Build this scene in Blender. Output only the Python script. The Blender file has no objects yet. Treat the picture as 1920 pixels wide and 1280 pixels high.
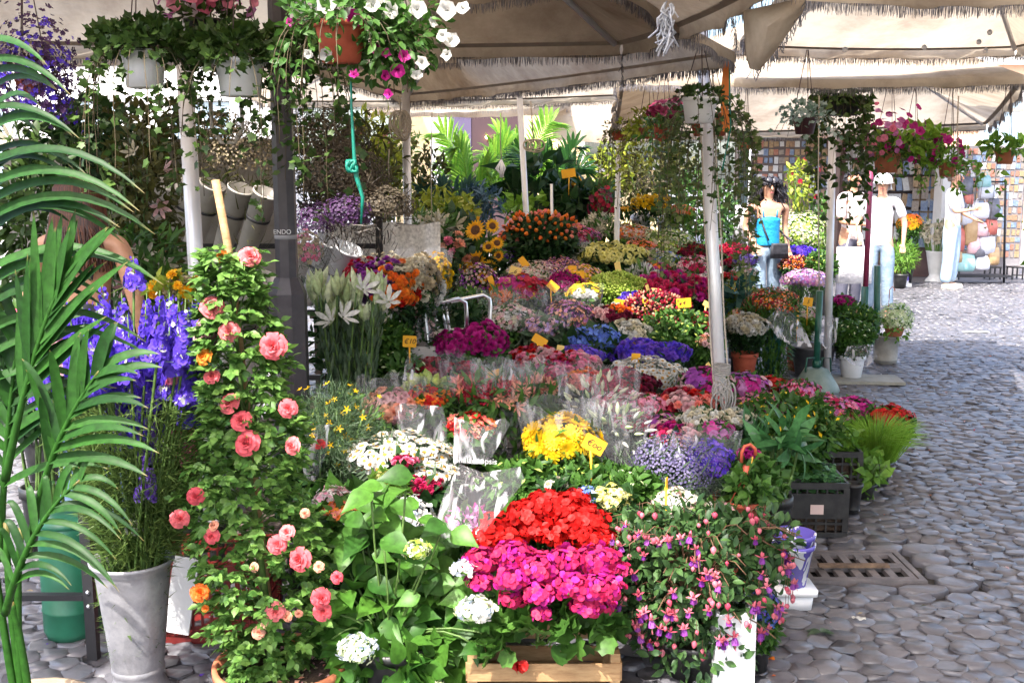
import bpy, math, random
import numpy as np
from mathutils import Vector, Matrix
random.seed(7); rng = np.random.default_rng(7)
SC = bpy.context.scene; COL = SC.collection
R_ = math.radians
# ---------------------------------------------------------------- camera
F = 2000.0; PITCH = math.atan(305/2000.0)
cam = bpy.data.cameras.new('camera'); co = bpy.data.objects.new('camera', cam); COL.objects.link(co)
co.location = (0, 0, 1.65); co.rotation_euler = (math.pi/2-PITCH, 0, 0)
cam.sensor_width = 36; cam.lens = F/1920*36; cam.clip_end = 400; cam.clip_start = 0.05
SC.camera = co
# ---------------------------------------------------------------- sky, sun, exposure
SUN = Vector((-0.30, -0.50, 0.81)).normalized()
EL = math.asin(SUN.z); AZ = math.atan2(SUN.x, SUN.y)
w = bpy.data.worlds.new('World'); SC.world = w; w.use_nodes = True
nt = w.node_tree; bg = nt.nodes['Background']
sk = nt.nodes.new('ShaderNodeTexSky'); sk.sky_type = 'NISHITA'; sk.sun_disc = False
sk.sun_elevation = EL; sk.sun_rotation = AZ; sk.air_density = 1.0; sk.dust_density = 4.0; sk.ozone_density = 1.0
nt.links.new(sk.outputs[0], bg.inputs[0]); bg.inputs[1].default_value = 0.15
sl = bpy.data.lights.new('sun', 'SUN'); sl.energy = 2.25; sl.angle = R_(0.5); sl.color = (1, .95, .87)
so = bpy.data.objects.new('sun', sl); COL.objects.link(so); so.location = (-6, -8, 14)
so.rotation_euler = SUN.to_track_quat('Z', 'Y').to_euler()
SC.view_settings.view_transform = 'Standard'; SC.view_settings.look = 'None'
SC.view_settings.exposure = 2.35; SC.view_settings.gamma = 1
SC.cycles.max_bounces = 8; SC.cycles.transparent_max_bounces = 16; SC.cycles.diffuse_bounces = 4
SC.cycles.transmission_bounces = 6
# ---------------------------------------------------------------- pixel helper (source pixels 1920x1280, y = metres ahead)
cp, sp_ = math.cos(PITCH), math.sin(PITCH)
def W(px, py, d):
    u = (px-960)/F; v = (640-py)/F
    x, y, z = u, cp+v*sp_, -sp_+v*cp
    k = d/y
    return Vector((x*k, d, 1.65+z*k))
def G(px, py, z=0.0):
    u = (px-960)/F; v = (640-py)/F
    y, zz = cp+v*sp_, -sp_+v*cp
    k = (z-1.65)/zz
    return Vector((u*k, y*k, z))
def Dp(py):   # depth of the bloom surface of the display at a picture height
    return float(np.interp(py, [435, 479, 535, 592, 668, 755, 859, 960, 1100], [10, 9, 8, 7, 6, 5, 4.2, 3.6, 3.2]))
# ---------------------------------------------------------------- materials
MC = {}
def newmat(name):
    m = bpy.data.materials.new(name); m.use_nodes = True
    return m, m.node_tree, m.node_tree.nodes['Principled BSDF']
def c4(c): return (c[0], c[1], c[2], 1)
def mat_plain(name, col, rough=.6, metal=0, noise=0, scale=20, col2=None, bump=0, spec=.5, stretch=None):
    if name in MC: return MC[name]
    m, nt, p = newmat(name)
    p.inputs['Base Color'].default_value = c4(col); p.inputs['Roughness'].default_value = rough
    p.inputs['Metallic'].default_value = metal; p.inputs['Specular IOR Level'].default_value = spec
    if noise or bump:
        tc = nt.nodes.new('ShaderNodeTexCoord'); n = nt.nodes.new('ShaderNodeTexNoise')
        n.inputs['Scale'].default_value = scale; n.inputs['Detail'].default_value = 6; n.inputs['Roughness'].default_value = .65
        if stretch:
            mp = nt.nodes.new('ShaderNodeMapping'); mp.inputs['Scale'].default_value = stretch
            nt.links.new(tc.outputs['Object'], mp.inputs[0]); nt.links.new(mp.outputs[0], n.inputs[0])
        else: nt.links.new(tc.outputs['Object'], n.inputs[0])
        if noise:
            r = nt.nodes.new('ShaderNodeValToRGB'); r.color_ramp.elements[0].position = .5-noise*.3; r.color_ramp.elements[1].position = .5+noise*.3
            r.color_ramp.elements[0].color = c4(col); r.color_ramp.elements[1].color = c4(col2 or [min(1, x*1.5) for x in col])
            nt.links.new(n.outputs[0], r.inputs[0]); nt.links.new(r.outputs[0], p.inputs['Base Color'])
        if bump:
            b = nt.nodes.new('ShaderNodeBump'); b.inputs['Strength'].default_value = bump; b.inputs['Distance'].default_value = .01
            nt.links.new(n.outputs[0], b.inputs['Height']); nt.links.new(b.outputs[0], p.inputs['Normal'])
    MC[name] = m; return m
def mat_petal(name, a, b, base=None, trans=.3, rough=.55, lo=0.0, hi=.5, spec=.3):
    """a..b by the random value of each leaf or petal; base = colour at its root (t = 0)"""
    if name in MC: return MC[name]
    m, nt, p = newmat(name); L = nt.links.new
    at = nt.nodes.new('ShaderNodeAttribute'); at.attribute_name = 'rnd'
    mx = nt.nodes.new('ShaderNodeMix'); mx.data_type = 'RGBA'
    mx.inputs[6].default_value = c4(a); mx.inputs[7].default_value = c4(b); L(at.outputs['Fac'], mx.inputs[0])
    out = mx.outputs[2]
    tc = nt.nodes.new('ShaderNodeTexCoord'); nz = nt.nodes.new('ShaderNodeTexNoise'); nz.inputs['Scale'].default_value = 55; nz.inputs['Detail'].default_value = 3; L(tc.outputs['Object'], nz.inputs[0])
    mz = nt.nodes.new('ShaderNodeMapRange'); mz.inputs[1].default_value = .3; mz.inputs[2].default_value = .7; mz.inputs[3].default_value = .62; mz.inputs[4].default_value = 1.12; L(nz.outputs[0], mz.inputs[0])
    vs = nt.nodes.new('ShaderNodeVectorMath'); vs.operation = 'SCALE'; L(out, vs.inputs[0]); L(mz.outputs[0], vs.inputs['Scale']); out = vs.outputs[0]
    if base:
        t = nt.nodes.new('ShaderNodeAttribute'); t.attribute_name = 't'
        mr = nt.nodes.new('ShaderNodeMapRange'); mr.inputs[1].default_value = lo; mr.inputs[2].default_value = hi
        L(t.outputs['Fac'], mr.inputs[0])
        m2 = nt.nodes.new('ShaderNodeMix'); m2.data_type = 'RGBA'; m2.inputs[6].default_value = c4(base)
        L(mr.outputs[0], m2.inputs[0]); L(out, m2.inputs[7]); out = m2.outputs[2]
    L(out, p.inputs['Base Color']); p.inputs['Roughness'].default_value = rough; p.inputs['Specular IOR Level'].default_value = spec
    tr = nt.nodes.new('ShaderNodeBsdfTranslucent'); L(out, tr.inputs[0])
    ms = nt.nodes.new('ShaderNodeMixShader'); ms.inputs[0].default_value = trans
    o = nt.nodes['Material Output']; L(p.outputs[0], ms.inputs[1]); L(tr.outputs[0], ms.inputs[2]); L(ms.outputs[0], o.inputs[0])
    MC[name] = m; return m
def mat_wrap(name, fac=.3):
    """clear film: see-through, with creases running up it whose highlights are painted as pale streaks"""
    if name in MC: return MC[name]
    m, nt, p = newmat(name); L = nt.links.new
    p.inputs['Base Color'].default_value = (.75, .75, .8, 1); p.inputs['Roughness'].default_value = .15; p.inputs['Specular IOR Level'].default_value = .9
    tc = nt.nodes.new('ShaderNodeTexCoord'); mp = nt.nodes.new('ShaderNodeMapping'); mp.inputs['Scale'].default_value = (1, 1, .22); mp.inputs['Rotation'].default_value = (0, .3, 0)
    n = nt.nodes.new('ShaderNodeTexNoise'); n.inputs['Scale'].default_value = 24; n.inputs['Detail'].default_value = 1; n.inputs['Distortion'].default_value = .8
    L(tc.outputs['Object'], mp.inputs[0]); L(mp.outputs[0], n.inputs[0])
    b = nt.nodes.new('ShaderNodeBump'); b.inputs['Strength'].default_value = .7; b.inputs['Distance'].default_value = .02
    L(n.outputs[0], b.inputs['Height']); L(b.outputs[0], p.inputs['Normal'])
    r = nt.nodes.new('ShaderNodeValToRGB'); e = r.color_ramp.elements; e[0].position = .57; e[0].color = (.05, .05, .05, 1); e[1].position = .66; e[1].color = (fac*1.7,)*3+(1,)  # thresholded noise paints whitish streaks as crease highlights
    L(n.outputs[0], r.inputs[0])
    fr = nt.nodes.new('ShaderNodeLayerWeight'); fr.inputs[0].default_value = .3
    mr = nt.nodes.new('ShaderNodeMapRange'); mr.inputs[1].default_value = .35; mr.inputs[3].default_value = 0; mr.inputs[4].default_value = fac*1.6; L(fr.outputs['Facing'], mr.inputs[0])
    ad = nt.nodes.new('ShaderNodeMath'); ad.operation = 'ADD'; ad.use_clamp = True; L(mr.outputs[0], ad.inputs[0]); L(r.outputs[0], ad.inputs[1])
    tr = nt.nodes.new('ShaderNodeBsdfTransparent'); tr.inputs[0].default_value = (.97, .97, .98, 1)
    ms = nt.nodes.new('ShaderNodeMixShader'); L(ad.outputs[0], ms.inputs[0]); L(tr.outputs[0], ms.inputs[1]); L(p.outputs[0], ms.inputs[2])
    L(ms.outputs[0], nt.nodes['Material Output'].inputs[0])
    MC[name] = m; return m
# ---------------------------------------------------------------- mesh accumulator
def nrm(a):
    a = np.asarray(a, float); return a/np.maximum(np.linalg.norm(a, axis=-1, keepdims=True), 1e-9)
class Tpl:
    def __init__(s, V, Fc, T=None, MI=None):
        s.V = np.array(V, float); s.T = np.array(T if T is not None else np.zeros(len(V)), float)
        s.L = np.array([i for f in Fc for i in f], np.int64); s.S = np.array([len(f) for f in Fc], np.int64)
        s.M = np.array(MI if MI is not None else [0]*len(Fc), np.int64)
class MB:
    def __init__(s): s.V = []; s.L = []; s.S = []; s.M = []; s.R = []; s.T = []; s.n = 0; s.FL = []
    def add(s, V, Fc, mi=0, rnd=.5, T=None, sm=True):
        s.FL.append(np.full(len(Fc), sm))
        V = np.array([tuple(v) for v in V], float)
        s.V.append(V); s.L.append(np.array([i for f in Fc for i in f], np.int64)+s.n); s.S.append(np.array([len(f) for f in Fc], np.int64))
        s.M.append(np.full(len(Fc), mi, np.int64)); s.R.append(np.full(len(V), rnd)); s.T.append(np.array(T, float) if T is not None else np.full(len(V), .5))
        s.n += len(V)
    def inst(s, tpl, P, Y, N, S, mi=0, rnd=None, zmode=False, jit=0):
        P = np.atleast_2d(np.asarray(P, float)); k = len(P)
        if k == 0: return
        Y = np.broadcast_to(np.asarray(Y, float), (k, 3)); N = np.broadcast_to(np.asarray(N, float), (k, 3))
        if zmode:
            Z = nrm(N); X = nrm(np.cross(Y+1e-4, Z)); Yv = np.cross(Z, X)
        else:
            Yv = nrm(Y); X = nrm(np.cross(Yv, N+np.array([1e-4, 2e-4, 0]))); Z = np.cross(X, Yv)
        S = np.asarray(S, float)
        if S.ndim == 0: S = np.full((k, 3), float(S))
        elif S.ndim == 1: S = np.repeat(S[:, None], 3, 1) if len(S) == k else np.tile(S, (k, 1))
        nv = len(tpl.V); s.FL.append(np.ones(k*len(tpl.S), bool))
        v = tpl.V[None]*S[:, None, :]
        out = P[:, None]+v[..., 0:1]*X[:, None]+v[..., 1:2]*Yv[:, None]+v[..., 2:3]*Z[:, None]
        if jit: out = out+rng.normal(0, 1, out.shape)*jit
        s.V.append(out.reshape(-1, 3))
        s.L.append((tpl.L[None]+(np.arange(k)*nv)[:, None]+s.n).ravel()); s.S.append(np.tile(tpl.S, k))
        mi = np.broadcast_to(np.asarray(mi), (k,))
        s.M.append((tpl.M[None]+mi[:, None]).ravel())
        r = rng.random(k) if rnd is None else np.broadcast_to(np.asarray(rnd, float), (k,))
        s.R.append(np.repeat(r, nv)); s.T.append(np.tile(tpl.T, k)); s.n += k*nv
    def box(s, c, size, mi=0, rot=None, rnd=.5):
        x, y, z = [a/2 for a in size]
        V = [Vector((i*x, j*y, k*z)) for k in (-1, 1) for j in (-1, 1) for i in (-1, 1)]
        if rot is not None:
            M = rot if isinstance(rot, Matrix) else Matrix.Rotation(rot, 3, 'Z'); V = [M @ v for v in V]
        V = [v+Vector(c) for v in V]
        s.add(V, [(0, 2, 3, 1), (4, 5, 7, 6), (0, 1, 5, 4), (2, 6, 7, 3), (0, 4, 6, 2), (1, 3, 7, 5)], mi, rnd, sm=False)
    def tube(s, pts, r, seg=8, mi=0, cap=True, rnd=.5):
        pts = [Vector(p) for p in pts]; n = len(pts)
        rs = r if hasattr(r, '__len__') else [r]*n
        V = []; up = Vector((0.13, 0.21, 1)).normalized(); prevx = None
        for i, p in enumerate(pts):
            t = (pts[min(i+1, n-1)]-pts[max(i-1, 0)]).normalized()
            x = (prevx-t*prevx.dot(t)) if prevx is not None else t.cross(up)
            if x.length < 1e-4: x = t.cross(Vector((1, 0, 0)))
            x.normalize(); y = t.cross(x); prevx = x
            for k in range(seg):
                a = 2*math.pi*k/seg; V.append(p+(x*math.cos(a)+y*math.sin(a))*rs[i])
        Fc = [(i*seg+k, i*seg+(k+1) % seg, (i+1)*seg+(k+1) % seg, (i+1)*seg+k) for i in range(n-1) for k in range(seg)]
        if cap: Fc += [tuple(range(seg))[::-1], tuple((n-1)*seg+k for k in range(seg))]
        s.add(V, Fc, mi, rnd, [i/(n-1) for i in range(n) for k in range(seg)])
    def lathe(s, prof, seg=24, c=(0, 0, 0), mi=0, M=None, rnd=.5, closed=False, jit=0):
        V = []
        for r, z in prof:
            for k in range(seg):
                a = 2*math.pi*k/seg; rr = r*(1+random.uniform(-jit, jit)); v = Vector((rr*math.cos(a), rr*math.sin(a), z))
                V.append((M @ v if M else v)+Vector(c))
        n = len(prof)
        Fc = [(i*seg+k, i*seg+(k+1) % seg, (i+1)*seg+(k+1) % seg, (i+1)*seg+k) for i in range(n-1) for k in range(seg)]
        if closed: Fc += [tuple(range(seg))[::-1], tuple((n-1)*seg+k for k in range(seg))]
        s.add(V, Fc, mi, rnd)
    def blade(s, pts, wd, nrmv, fold=.25, mi=0, rnd=None, prof=None):
        """long leaf along pts; V fold; width profile sin-like"""
        pts = [Vector(p) for p in pts]; n = len(pts); V = []; T = []; nv = Vector(nrmv)
        for i, p in enumerate(pts):
            t = (pts[min(i+1, n-1)]-pts[max(i-1, 0)]).normalized()
            x = t.cross(nv); 
            if x.length < 1e-3: x = t.cross(Vector((1, 0, 0)))
            x.normalize(); z = x.cross(t); u = i/(n-1)
            ww = wd*(prof(u) if prof else max(.02, math.sin(math.pi*min(1, u*.92+.08))**.6))*.5
            V += [p-x*ww+z*ww*fold, p, p+x*ww+z*ww*fold]; T += [u]*3
        Fc = []
        for i in range(n-1):
            a = i*3; Fc += [(a, a+1, a+4, a+3), (a+1, a+2, a+5, a+4)]
        s.add(V, Fc, mi, random.random() if rnd is None else rnd, T)
    def build(s, name, mats, parent=None, origin=None, smooth=True, loc=None):
        me = bpy.data.meshes.new(name)
        if not isinstance(mats, (list, tuple)): mats = [mats]
        if s.n:
            V = np.concatenate(s.V); L = np.concatenate(s.L); S = np.concatenate(s.S); M = np.concatenate(s.M)
            if origin is not None: V = V-np.array(tuple(origin))
            me.vertices.add(len(V)); me.vertices.foreach_set('co', V.astype(np.float32).ravel())
            me.loops.add(len(L)); me.loops.foreach_set('vertex_index', L.astype(np.int32))
            me.polygons.add(len(S)); st = np.concatenate([[0], np.cumsum(S)[:-1]])
            me.polygons.foreach_set('loop_start', st.astype(np.int32))
            me.polygons.foreach_set('material_index', M.astype(np.int32))
            me.update(calc_edges=True)
            me.polygons.foreach_set('use_smooth', np.concatenate(s.FL) if smooth else np.zeros(len(S), bool))
            for an, arr in (('rnd', s.R), ('t', s.T)):
                a = me.attributes.new(an, 'FLOAT', 'POINT'); a.data.foreach_set('value', np.concatenate(arr).astype(np.float32))
        for m in mats: me.materials.append(m)
        o = bpy.data.objects.new(name, me); COL.objects.link(o)
        if parent is not None: o.parent = parent
        elif origin is not None: o.location = origin
        if loc is not None: o.location = loc
        return o
def tag(o, label=None, cat=None, group=None, kind=None):
    if label: o['label'] = label
    if cat: o['category'] = cat
    if group: o['group'] = group
    if kind: o['kind'] = kind
    return o
def thing(name, label, cat, loc, group=None, rz=0):
    o = bpy.data.objects.new(name, None); COL.objects.link(o); o.location = loc; o.rotation_euler = (0, 0, rz)
    o.empty_display_size = .1
    return tag(o, label, cat, group)
def copy_thing(o, label, loc, rz=0, sc=1, group=None):
    def cp_(a, par):
        c = a.copy(); COL.objects.link(c); c.parent = par
        for ch in list(a.children): cp_(ch, c)
        return c
    r = cp_(o, None); r.location = loc; r.rotation_euler = (0, 0, rz); r.scale = (sc, sc, sc); r['label'] = label
    if group: r['group'] = group
    return r
def text_mesh(name, txt, size, mat, parent, M, ext=.0006, shear=0):
    cu = bpy.data.curves.new(name, 'FONT'); cu.body = txt; cu.size = size; cu.extrude = ext; cu.align_x = 'CENTER'; cu.align_y = 'CENTER'; cu.shear = shear
    ob = bpy.data.objects.new(name, cu); COL.objects.link(ob); bpy.context.view_layer.update()
    me = bpy.data.meshes.new_from_object(ob.evaluated_get(bpy.context.evaluated_depsgraph_get()))
    bpy.data.objects.remove(ob); bpy.data.curves.remove(cu)
    me.name = name; me.materials.clear(); me.materials.append(mat)
    o = bpy.data.objects.new(name, me); COL.objects.link(o); o.parent = parent; o.matrix_local = M
    return o
# ---------------------------------------------------------------- templates (unit size)
def leaf_tpl(w=.5, prof=(0, .75, 1, .7, 0), fold=.3, droop=.25):
    n = len(prof); V = []; T = []
    for i, p in enumerate(prof):
        u = i/(n-1); ww = w*.5*p; z = -droop*u*u
        if p == 0: V.append((0, u, z)); T.append(u)
        else: V += [(-ww, u, z+fold*ww), (0, u, z), (ww, u, z+fold*ww)]; T += [u]*3
    idx = []; k = 0
    for p in prof:
        idx.append((k,)*3 if p == 0 else (k, k+1, k+2)); k += 1 if p == 0 else 3
    Fc = []
    for i in range(n-1):
        a, b = idx[i], idx[i+1]
        for s in (0, 1):
            f = [a[s], a[s+1], b[s+1], b[s]]; g = []
            for q in f:
                if q not in g: g.append(q)
            if len(g) > 2: Fc.append(tuple(g))
    return Tpl(V, Fc, T)
def fan_tpl(rad, z0=0, cup=.1, notch=None):
    """lobed leaf as a fan; outline radii list, attached at (0,0)"""
    n = len(rad); V = [(0, .45, -.03)]; T = [.1]
    for i, r in enumerate(rad):
        a = -math.pi/2+2*math.pi*(i+.5)/n
        V.append((math.cos(a)*r, .5+math.sin(a)*r, cup*r*r*(1 if i % 2 else .4))); T.append(1)
    return Tpl(V, [(0, 1+i, 1+(i+1) % n) for i in range(n)], T)
def petals(V, Fc, T, M, n, r0, r1, wd, z0, z1, a0=0, mi=0, curl=0, jit=0, rows=2, prof=None):
    for i in range(n):
        a = a0+2*math.pi*(i+random.uniform(-jit, jit))/n; ca, sa = math.cos(a), math.sin(a); b = len(V)
        zj = random.uniform(-jit, jit)*.15
        for j in range(rows+1):
            u = j/rows; r = r0+(r1-r0)*u; z = z0+(z1-z0)*u-curl*u*u+zj*u
            ww = wd*.5*(prof[j] if prof else (.35, 1, .55)[min(2, int(round(u*2)))])
            for s in (-1, 1):
                V.append((ca*r-sa*ww*s, sa*r+ca*ww*s, z)); T.append(u)
        for j in range(rows):
            q = b+j*2; Fc.append((q, q+1, q+3, q+2)); M.append(mi)
def mk(fn):
    V, Fc, T, M = [], [], [], []; fn(V, Fc, T, M); return Tpl(V, Fc, T, M)
def disc(V, Fc, T, M, r, z, h, mi, n=8):
    b = len(V); V.append((0, 0, z+h)); T.append(0)
    for i in range(n):
        a = 2*math.pi*i/n; V.append((r*math.cos(a), r*math.sin(a), z)); T.append(.2)
    for i in range(n): Fc.append((b, b+1+i, b+1+(i+1) % n)); M.append(mi)
LEAF = leaf_tpl(.5); LEAF_S = leaf_tpl(.45, (0, 1, 0), .35, .2); LEAF_B = leaf_tpl(.68, (0, .6, .95, 1, .8, .5, .2, 0), .3, .35)
LEAF_N = leaf_tpl(.14, (.4, 1, 0), .2, .3); LEAF_L = leaf_tpl(.26, (.2, .8, 1, .7, 0), .3, .5); NEEDLE = leaf_tpl(.07, (1, .7, 0), .1, .15)
LEAF_R = leaf_tpl(.68, (0, .75, 1, .85, .35, 0), .25, .18)
IVY = fan_tpl([.25, .42, .33, .5, .34, .62, .34, .5, .33, .42], cup=.15)
GERL = fan_tpl([.2, .5, .44, .52, .45, .55, .46, .56, .46, .55, .45, .52, .44, .5], cup=.5)
FLO5 = mk(lambda V, Fc, T, M: (petals(V, Fc, T, M, 5, .06, .5, .42, 0, .12, jit=.08)))
FLO5W = mk(lambda V, Fc, T, M: (petals(V, Fc, T, M, 5, .04, .5, .56, 0, .16, curl=.1, jit=.1, rows=3, prof=(.3, .9, 1.05, .6)), disc(V, Fc, T, M, .06, .02, .05, 0, 5)))
FLO4 = mk(lambda V, Fc, T, M: (petals(V, Fc, T, M, 4, .03, .5, .55, 0, .1, jit=.05)))
STAR = mk(lambda V, Fc, T, M: (petals(V, Fc, T, M, 5, .02, .5, .22, 0, .1, jit=.1, rows=1, prof=(1, .5))))
DAISY = mk(lambda V, Fc, T, M: (petals(V, Fc, T, M, 13, .1, .5, .2, .02, .05, rows=1, prof=(.6, 1), jit=.15), disc(V, Fc, T, M, .2, .06, .05, 1, 7)))
GERB = mk(lambda V, Fc, T, M: (petals(V, Fc, T, M, 20, .08, .5, .13, .02, .08, jit=.2, curl=.05), petals(V, Fc, T, M, 16, .06, .36, .11, .06, .16, jit=.2), petals(V, Fc, T, M, 12, .03, .2, .08, .08, .14, jit=.2, mi=0), disc(V, Fc, T, M, .1, .08, .03, 1, 10)))
SUNF = mk(lambda V, Fc, T, M: (petals(V, Fc, T, M, 18, .18, .52, .14, .0, .1, jit=.25, curl=.08, prof=(.7, 1, .15)), petals(V, Fc, T, M, 15, .18, .46, .13, .03, .14, jit=.25, prof=(.7, 1, .15)), disc(V, Fc, T, M, .24, .05, .07, 1, 14)))
def pom_f(layers, wd=.24):
    def f(V, Fc, T, M):
        for k, (n, r0, r1, z0, z1) in enumerate(layers): petals(V, Fc, T, M, n, r0, r1, wd, z0, z1, a0=k*.4, jit=.2)
    return mk(f)
POM = pom_f([(9, .12, .5, .02, .04), (8, .12, .44, .06, .2), (7, .08, .3, .1, .32), (5, .02, .14, .12, .36)])
CARN = pom_f([(7, .05, .5, .0, .1), (7, .05, .42, .02, .24), (6, .04, .3, .05, .33), (4, .02, .14, .1, .36)], .36)
def rose_f(V, Fc, T, M):
    for k, (n, r, h, lean, sp) in enumerate([(6, .2, .14, .3, 1.25), (6, .2, .24, .2, 1.2), (5, .16, .3, .09, 1.25), (5, .11, .33, .04, 1.3), (4, .07, .34, .0, 1.4), (3, .035, .33, -.01, 1.6)]):
        for i in range(n):
            a = 2*math.pi*(i+random.uniform(-.12, .12))/n+k*.7; b = len(V); half = math.pi/n*sp
            for j in range(4):
                u = j/3
                for q in range(5):
                    s = q/4*2-1; aa = a+half*s*(.6+.4*math.sin(math.pi*min(1, u*.75+.15)))
                    rr = r*(.3+.7*math.sqrt(u))+lean*u*u+random.uniform(-.008, .008)
                    z = h*u-(.07+lean*.35)*u*u*u-.05*abs(s)**2*u*(1 if k < 3 else .3)+.012*math.sin(q*2.1+i)*u
                    V.append((rr*math.cos(aa), rr*math.sin(aa), z)); T.append(u)
            for j in range(3):
                for q in range(4):
                    c = b+j*5+q; Fc.append((c, c+1, c+6, c+5)); M.append(0)
ROSE = mk(rose_f)
def bud_f(V, Fc, T, M, L=1, r=.17, n=6, mi=0, z0=0):
    b = len(V); pr = [(.3, 0), (1, .3), (.8, .65), (.05, 1)]
    for p, u in pr:
        for i in range(n):
            a = 2*math.pi*i/n; V.append((r*p*math.cos(a), r*p*math.sin(a), z0+u*L)); T.append(u)
    for j in range(3):
        for i in range(n): Fc.append((b+j*n+i, b+j*n+(i+1) % n, b+(j+1)*n+(i+1) % n, b+(j+1)*n+i)); M.append(mi)
BUD = mk(lambda V, Fc, T, M: bud_f(V, Fc, T, M)); FATBUD = mk(lambda V, Fc, T, M: bud_f(V, Fc, T, M, .9, .35))
# drooping fuchsia, hanging along -Z given as +Z axis: sepals mat0, skirt mat1, stamens mat0
FUCH = mk(lambda V, Fc, T, M: (bud_f(V, Fc, T, M, .42, .09, 5, 0), petals(V, Fc, T, M, 4, .07, .42, .2, .36, .22, jit=.1, prof=(.8, 1, .2)),
     petals(V, Fc, T, M, 5, .05, .17, .26, .38, .74, jit=.05, mi=1, prof=(.7, 1.1, .9)), petals(V, Fc, T, M, 3, .02, .04, .02, .6, 1.05, mi=0, prof=(1, 1, 1))))
def pet_f(V, Fc, T, M, n=15):
    b = len(V)
    for j, (r, z) in enumerate([(.05, -.35), (.1, -.12), (.24, .0), (.5, .05)]):
        for i in range(n):
            a = 2*math.pi*i/n; lob = 1+(.12*math.cos(5*a) if j == 3 else 0)
            V.append((r*lob*math.cos(a), r*lob*math.sin(a), z+(.05*math.sin(5*a+1)+random.uniform(-.03, .03) if j == 3 else 0))); T.append(j/3)
    for j in range(3):
        for i in range(n): Fc.append((b+j*n+i, b+j*n+(i+1) % n, b+(j+1)*n+(i+1) % n, b+(j+1)*n+i)); M.append(0)
PETU = mk(pet_f)
LILY = mk(lambda V, Fc, T, M: (petals(V, Fc, T, M, 6, .04, .5, .2, -.4, .12, jit=.06, curl=.12, rows=4, prof=(.3, .7, 1, .8, .2))))
CALLA = mk(lambda V, Fc, T, M: (bud_f(V, Fc, T, M, .3, .1, 6, 0, -.3), petals(V, Fc, T, M, 5, .08, .42, .5, -.05, .25, jit=.1, curl=.1), bud_f(V, Fc, T, M, .35, .04, 5, 1, 0)))
TUFT = mk(lambda V, Fc, T, M: [petals(V, Fc, T, M, 4, .02, .3+.1*k, .05, 0, .8-.15*k, a0=k, jit=.3, rows=1, prof=(1, .3)) for k in range(3)])
CUBE = Tpl([(x, y, z) for z in (-.5, .5) for y in (-.5, .5) for x in (-.5, .5)], [(0, 2, 3, 1), (4, 5, 7, 6), (0, 1, 5, 4), (2, 6, 7, 3), (0, 4, 6, 2), (1, 3, 7, 5)], [0]*4+[1]*4)
# ---------------------------------------------------------------- colours
def LM(n, a, b, tr=.28, rough=.4): return mat_petal('leaf_'+n, a, b, None, tr, rough+.08, spec=.3)
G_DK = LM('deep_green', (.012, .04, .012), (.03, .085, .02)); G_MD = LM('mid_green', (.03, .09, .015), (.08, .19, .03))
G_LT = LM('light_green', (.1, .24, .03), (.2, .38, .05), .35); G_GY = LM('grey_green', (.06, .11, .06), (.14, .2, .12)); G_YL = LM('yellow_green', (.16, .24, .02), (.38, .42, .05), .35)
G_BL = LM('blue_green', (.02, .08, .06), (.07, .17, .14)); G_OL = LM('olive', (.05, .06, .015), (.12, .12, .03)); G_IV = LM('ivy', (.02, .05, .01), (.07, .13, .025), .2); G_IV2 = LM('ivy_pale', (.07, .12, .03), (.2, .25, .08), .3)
G_LIME = LM('lime', (.16, .34, .03), (.3, .5, .07), .35); G_PALM = mat_petal('leaf_palm', (.01, .05, .008), (.03, .115, .014), (.2, .15, .05), trans=.28, rough=.5, lo=1.0, hi=.93, spec=.3); G_PURP = LM('dusk_leaf', (.03, .015, .02), (.08, .03, .04))
STEM = LM('stem', (.06, .14, .03), (.14, .22, .06), .1)
def PM(n, a, b, base=None, **k): return mat_petal('petal_'+n, a, b, base, **k)
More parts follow.
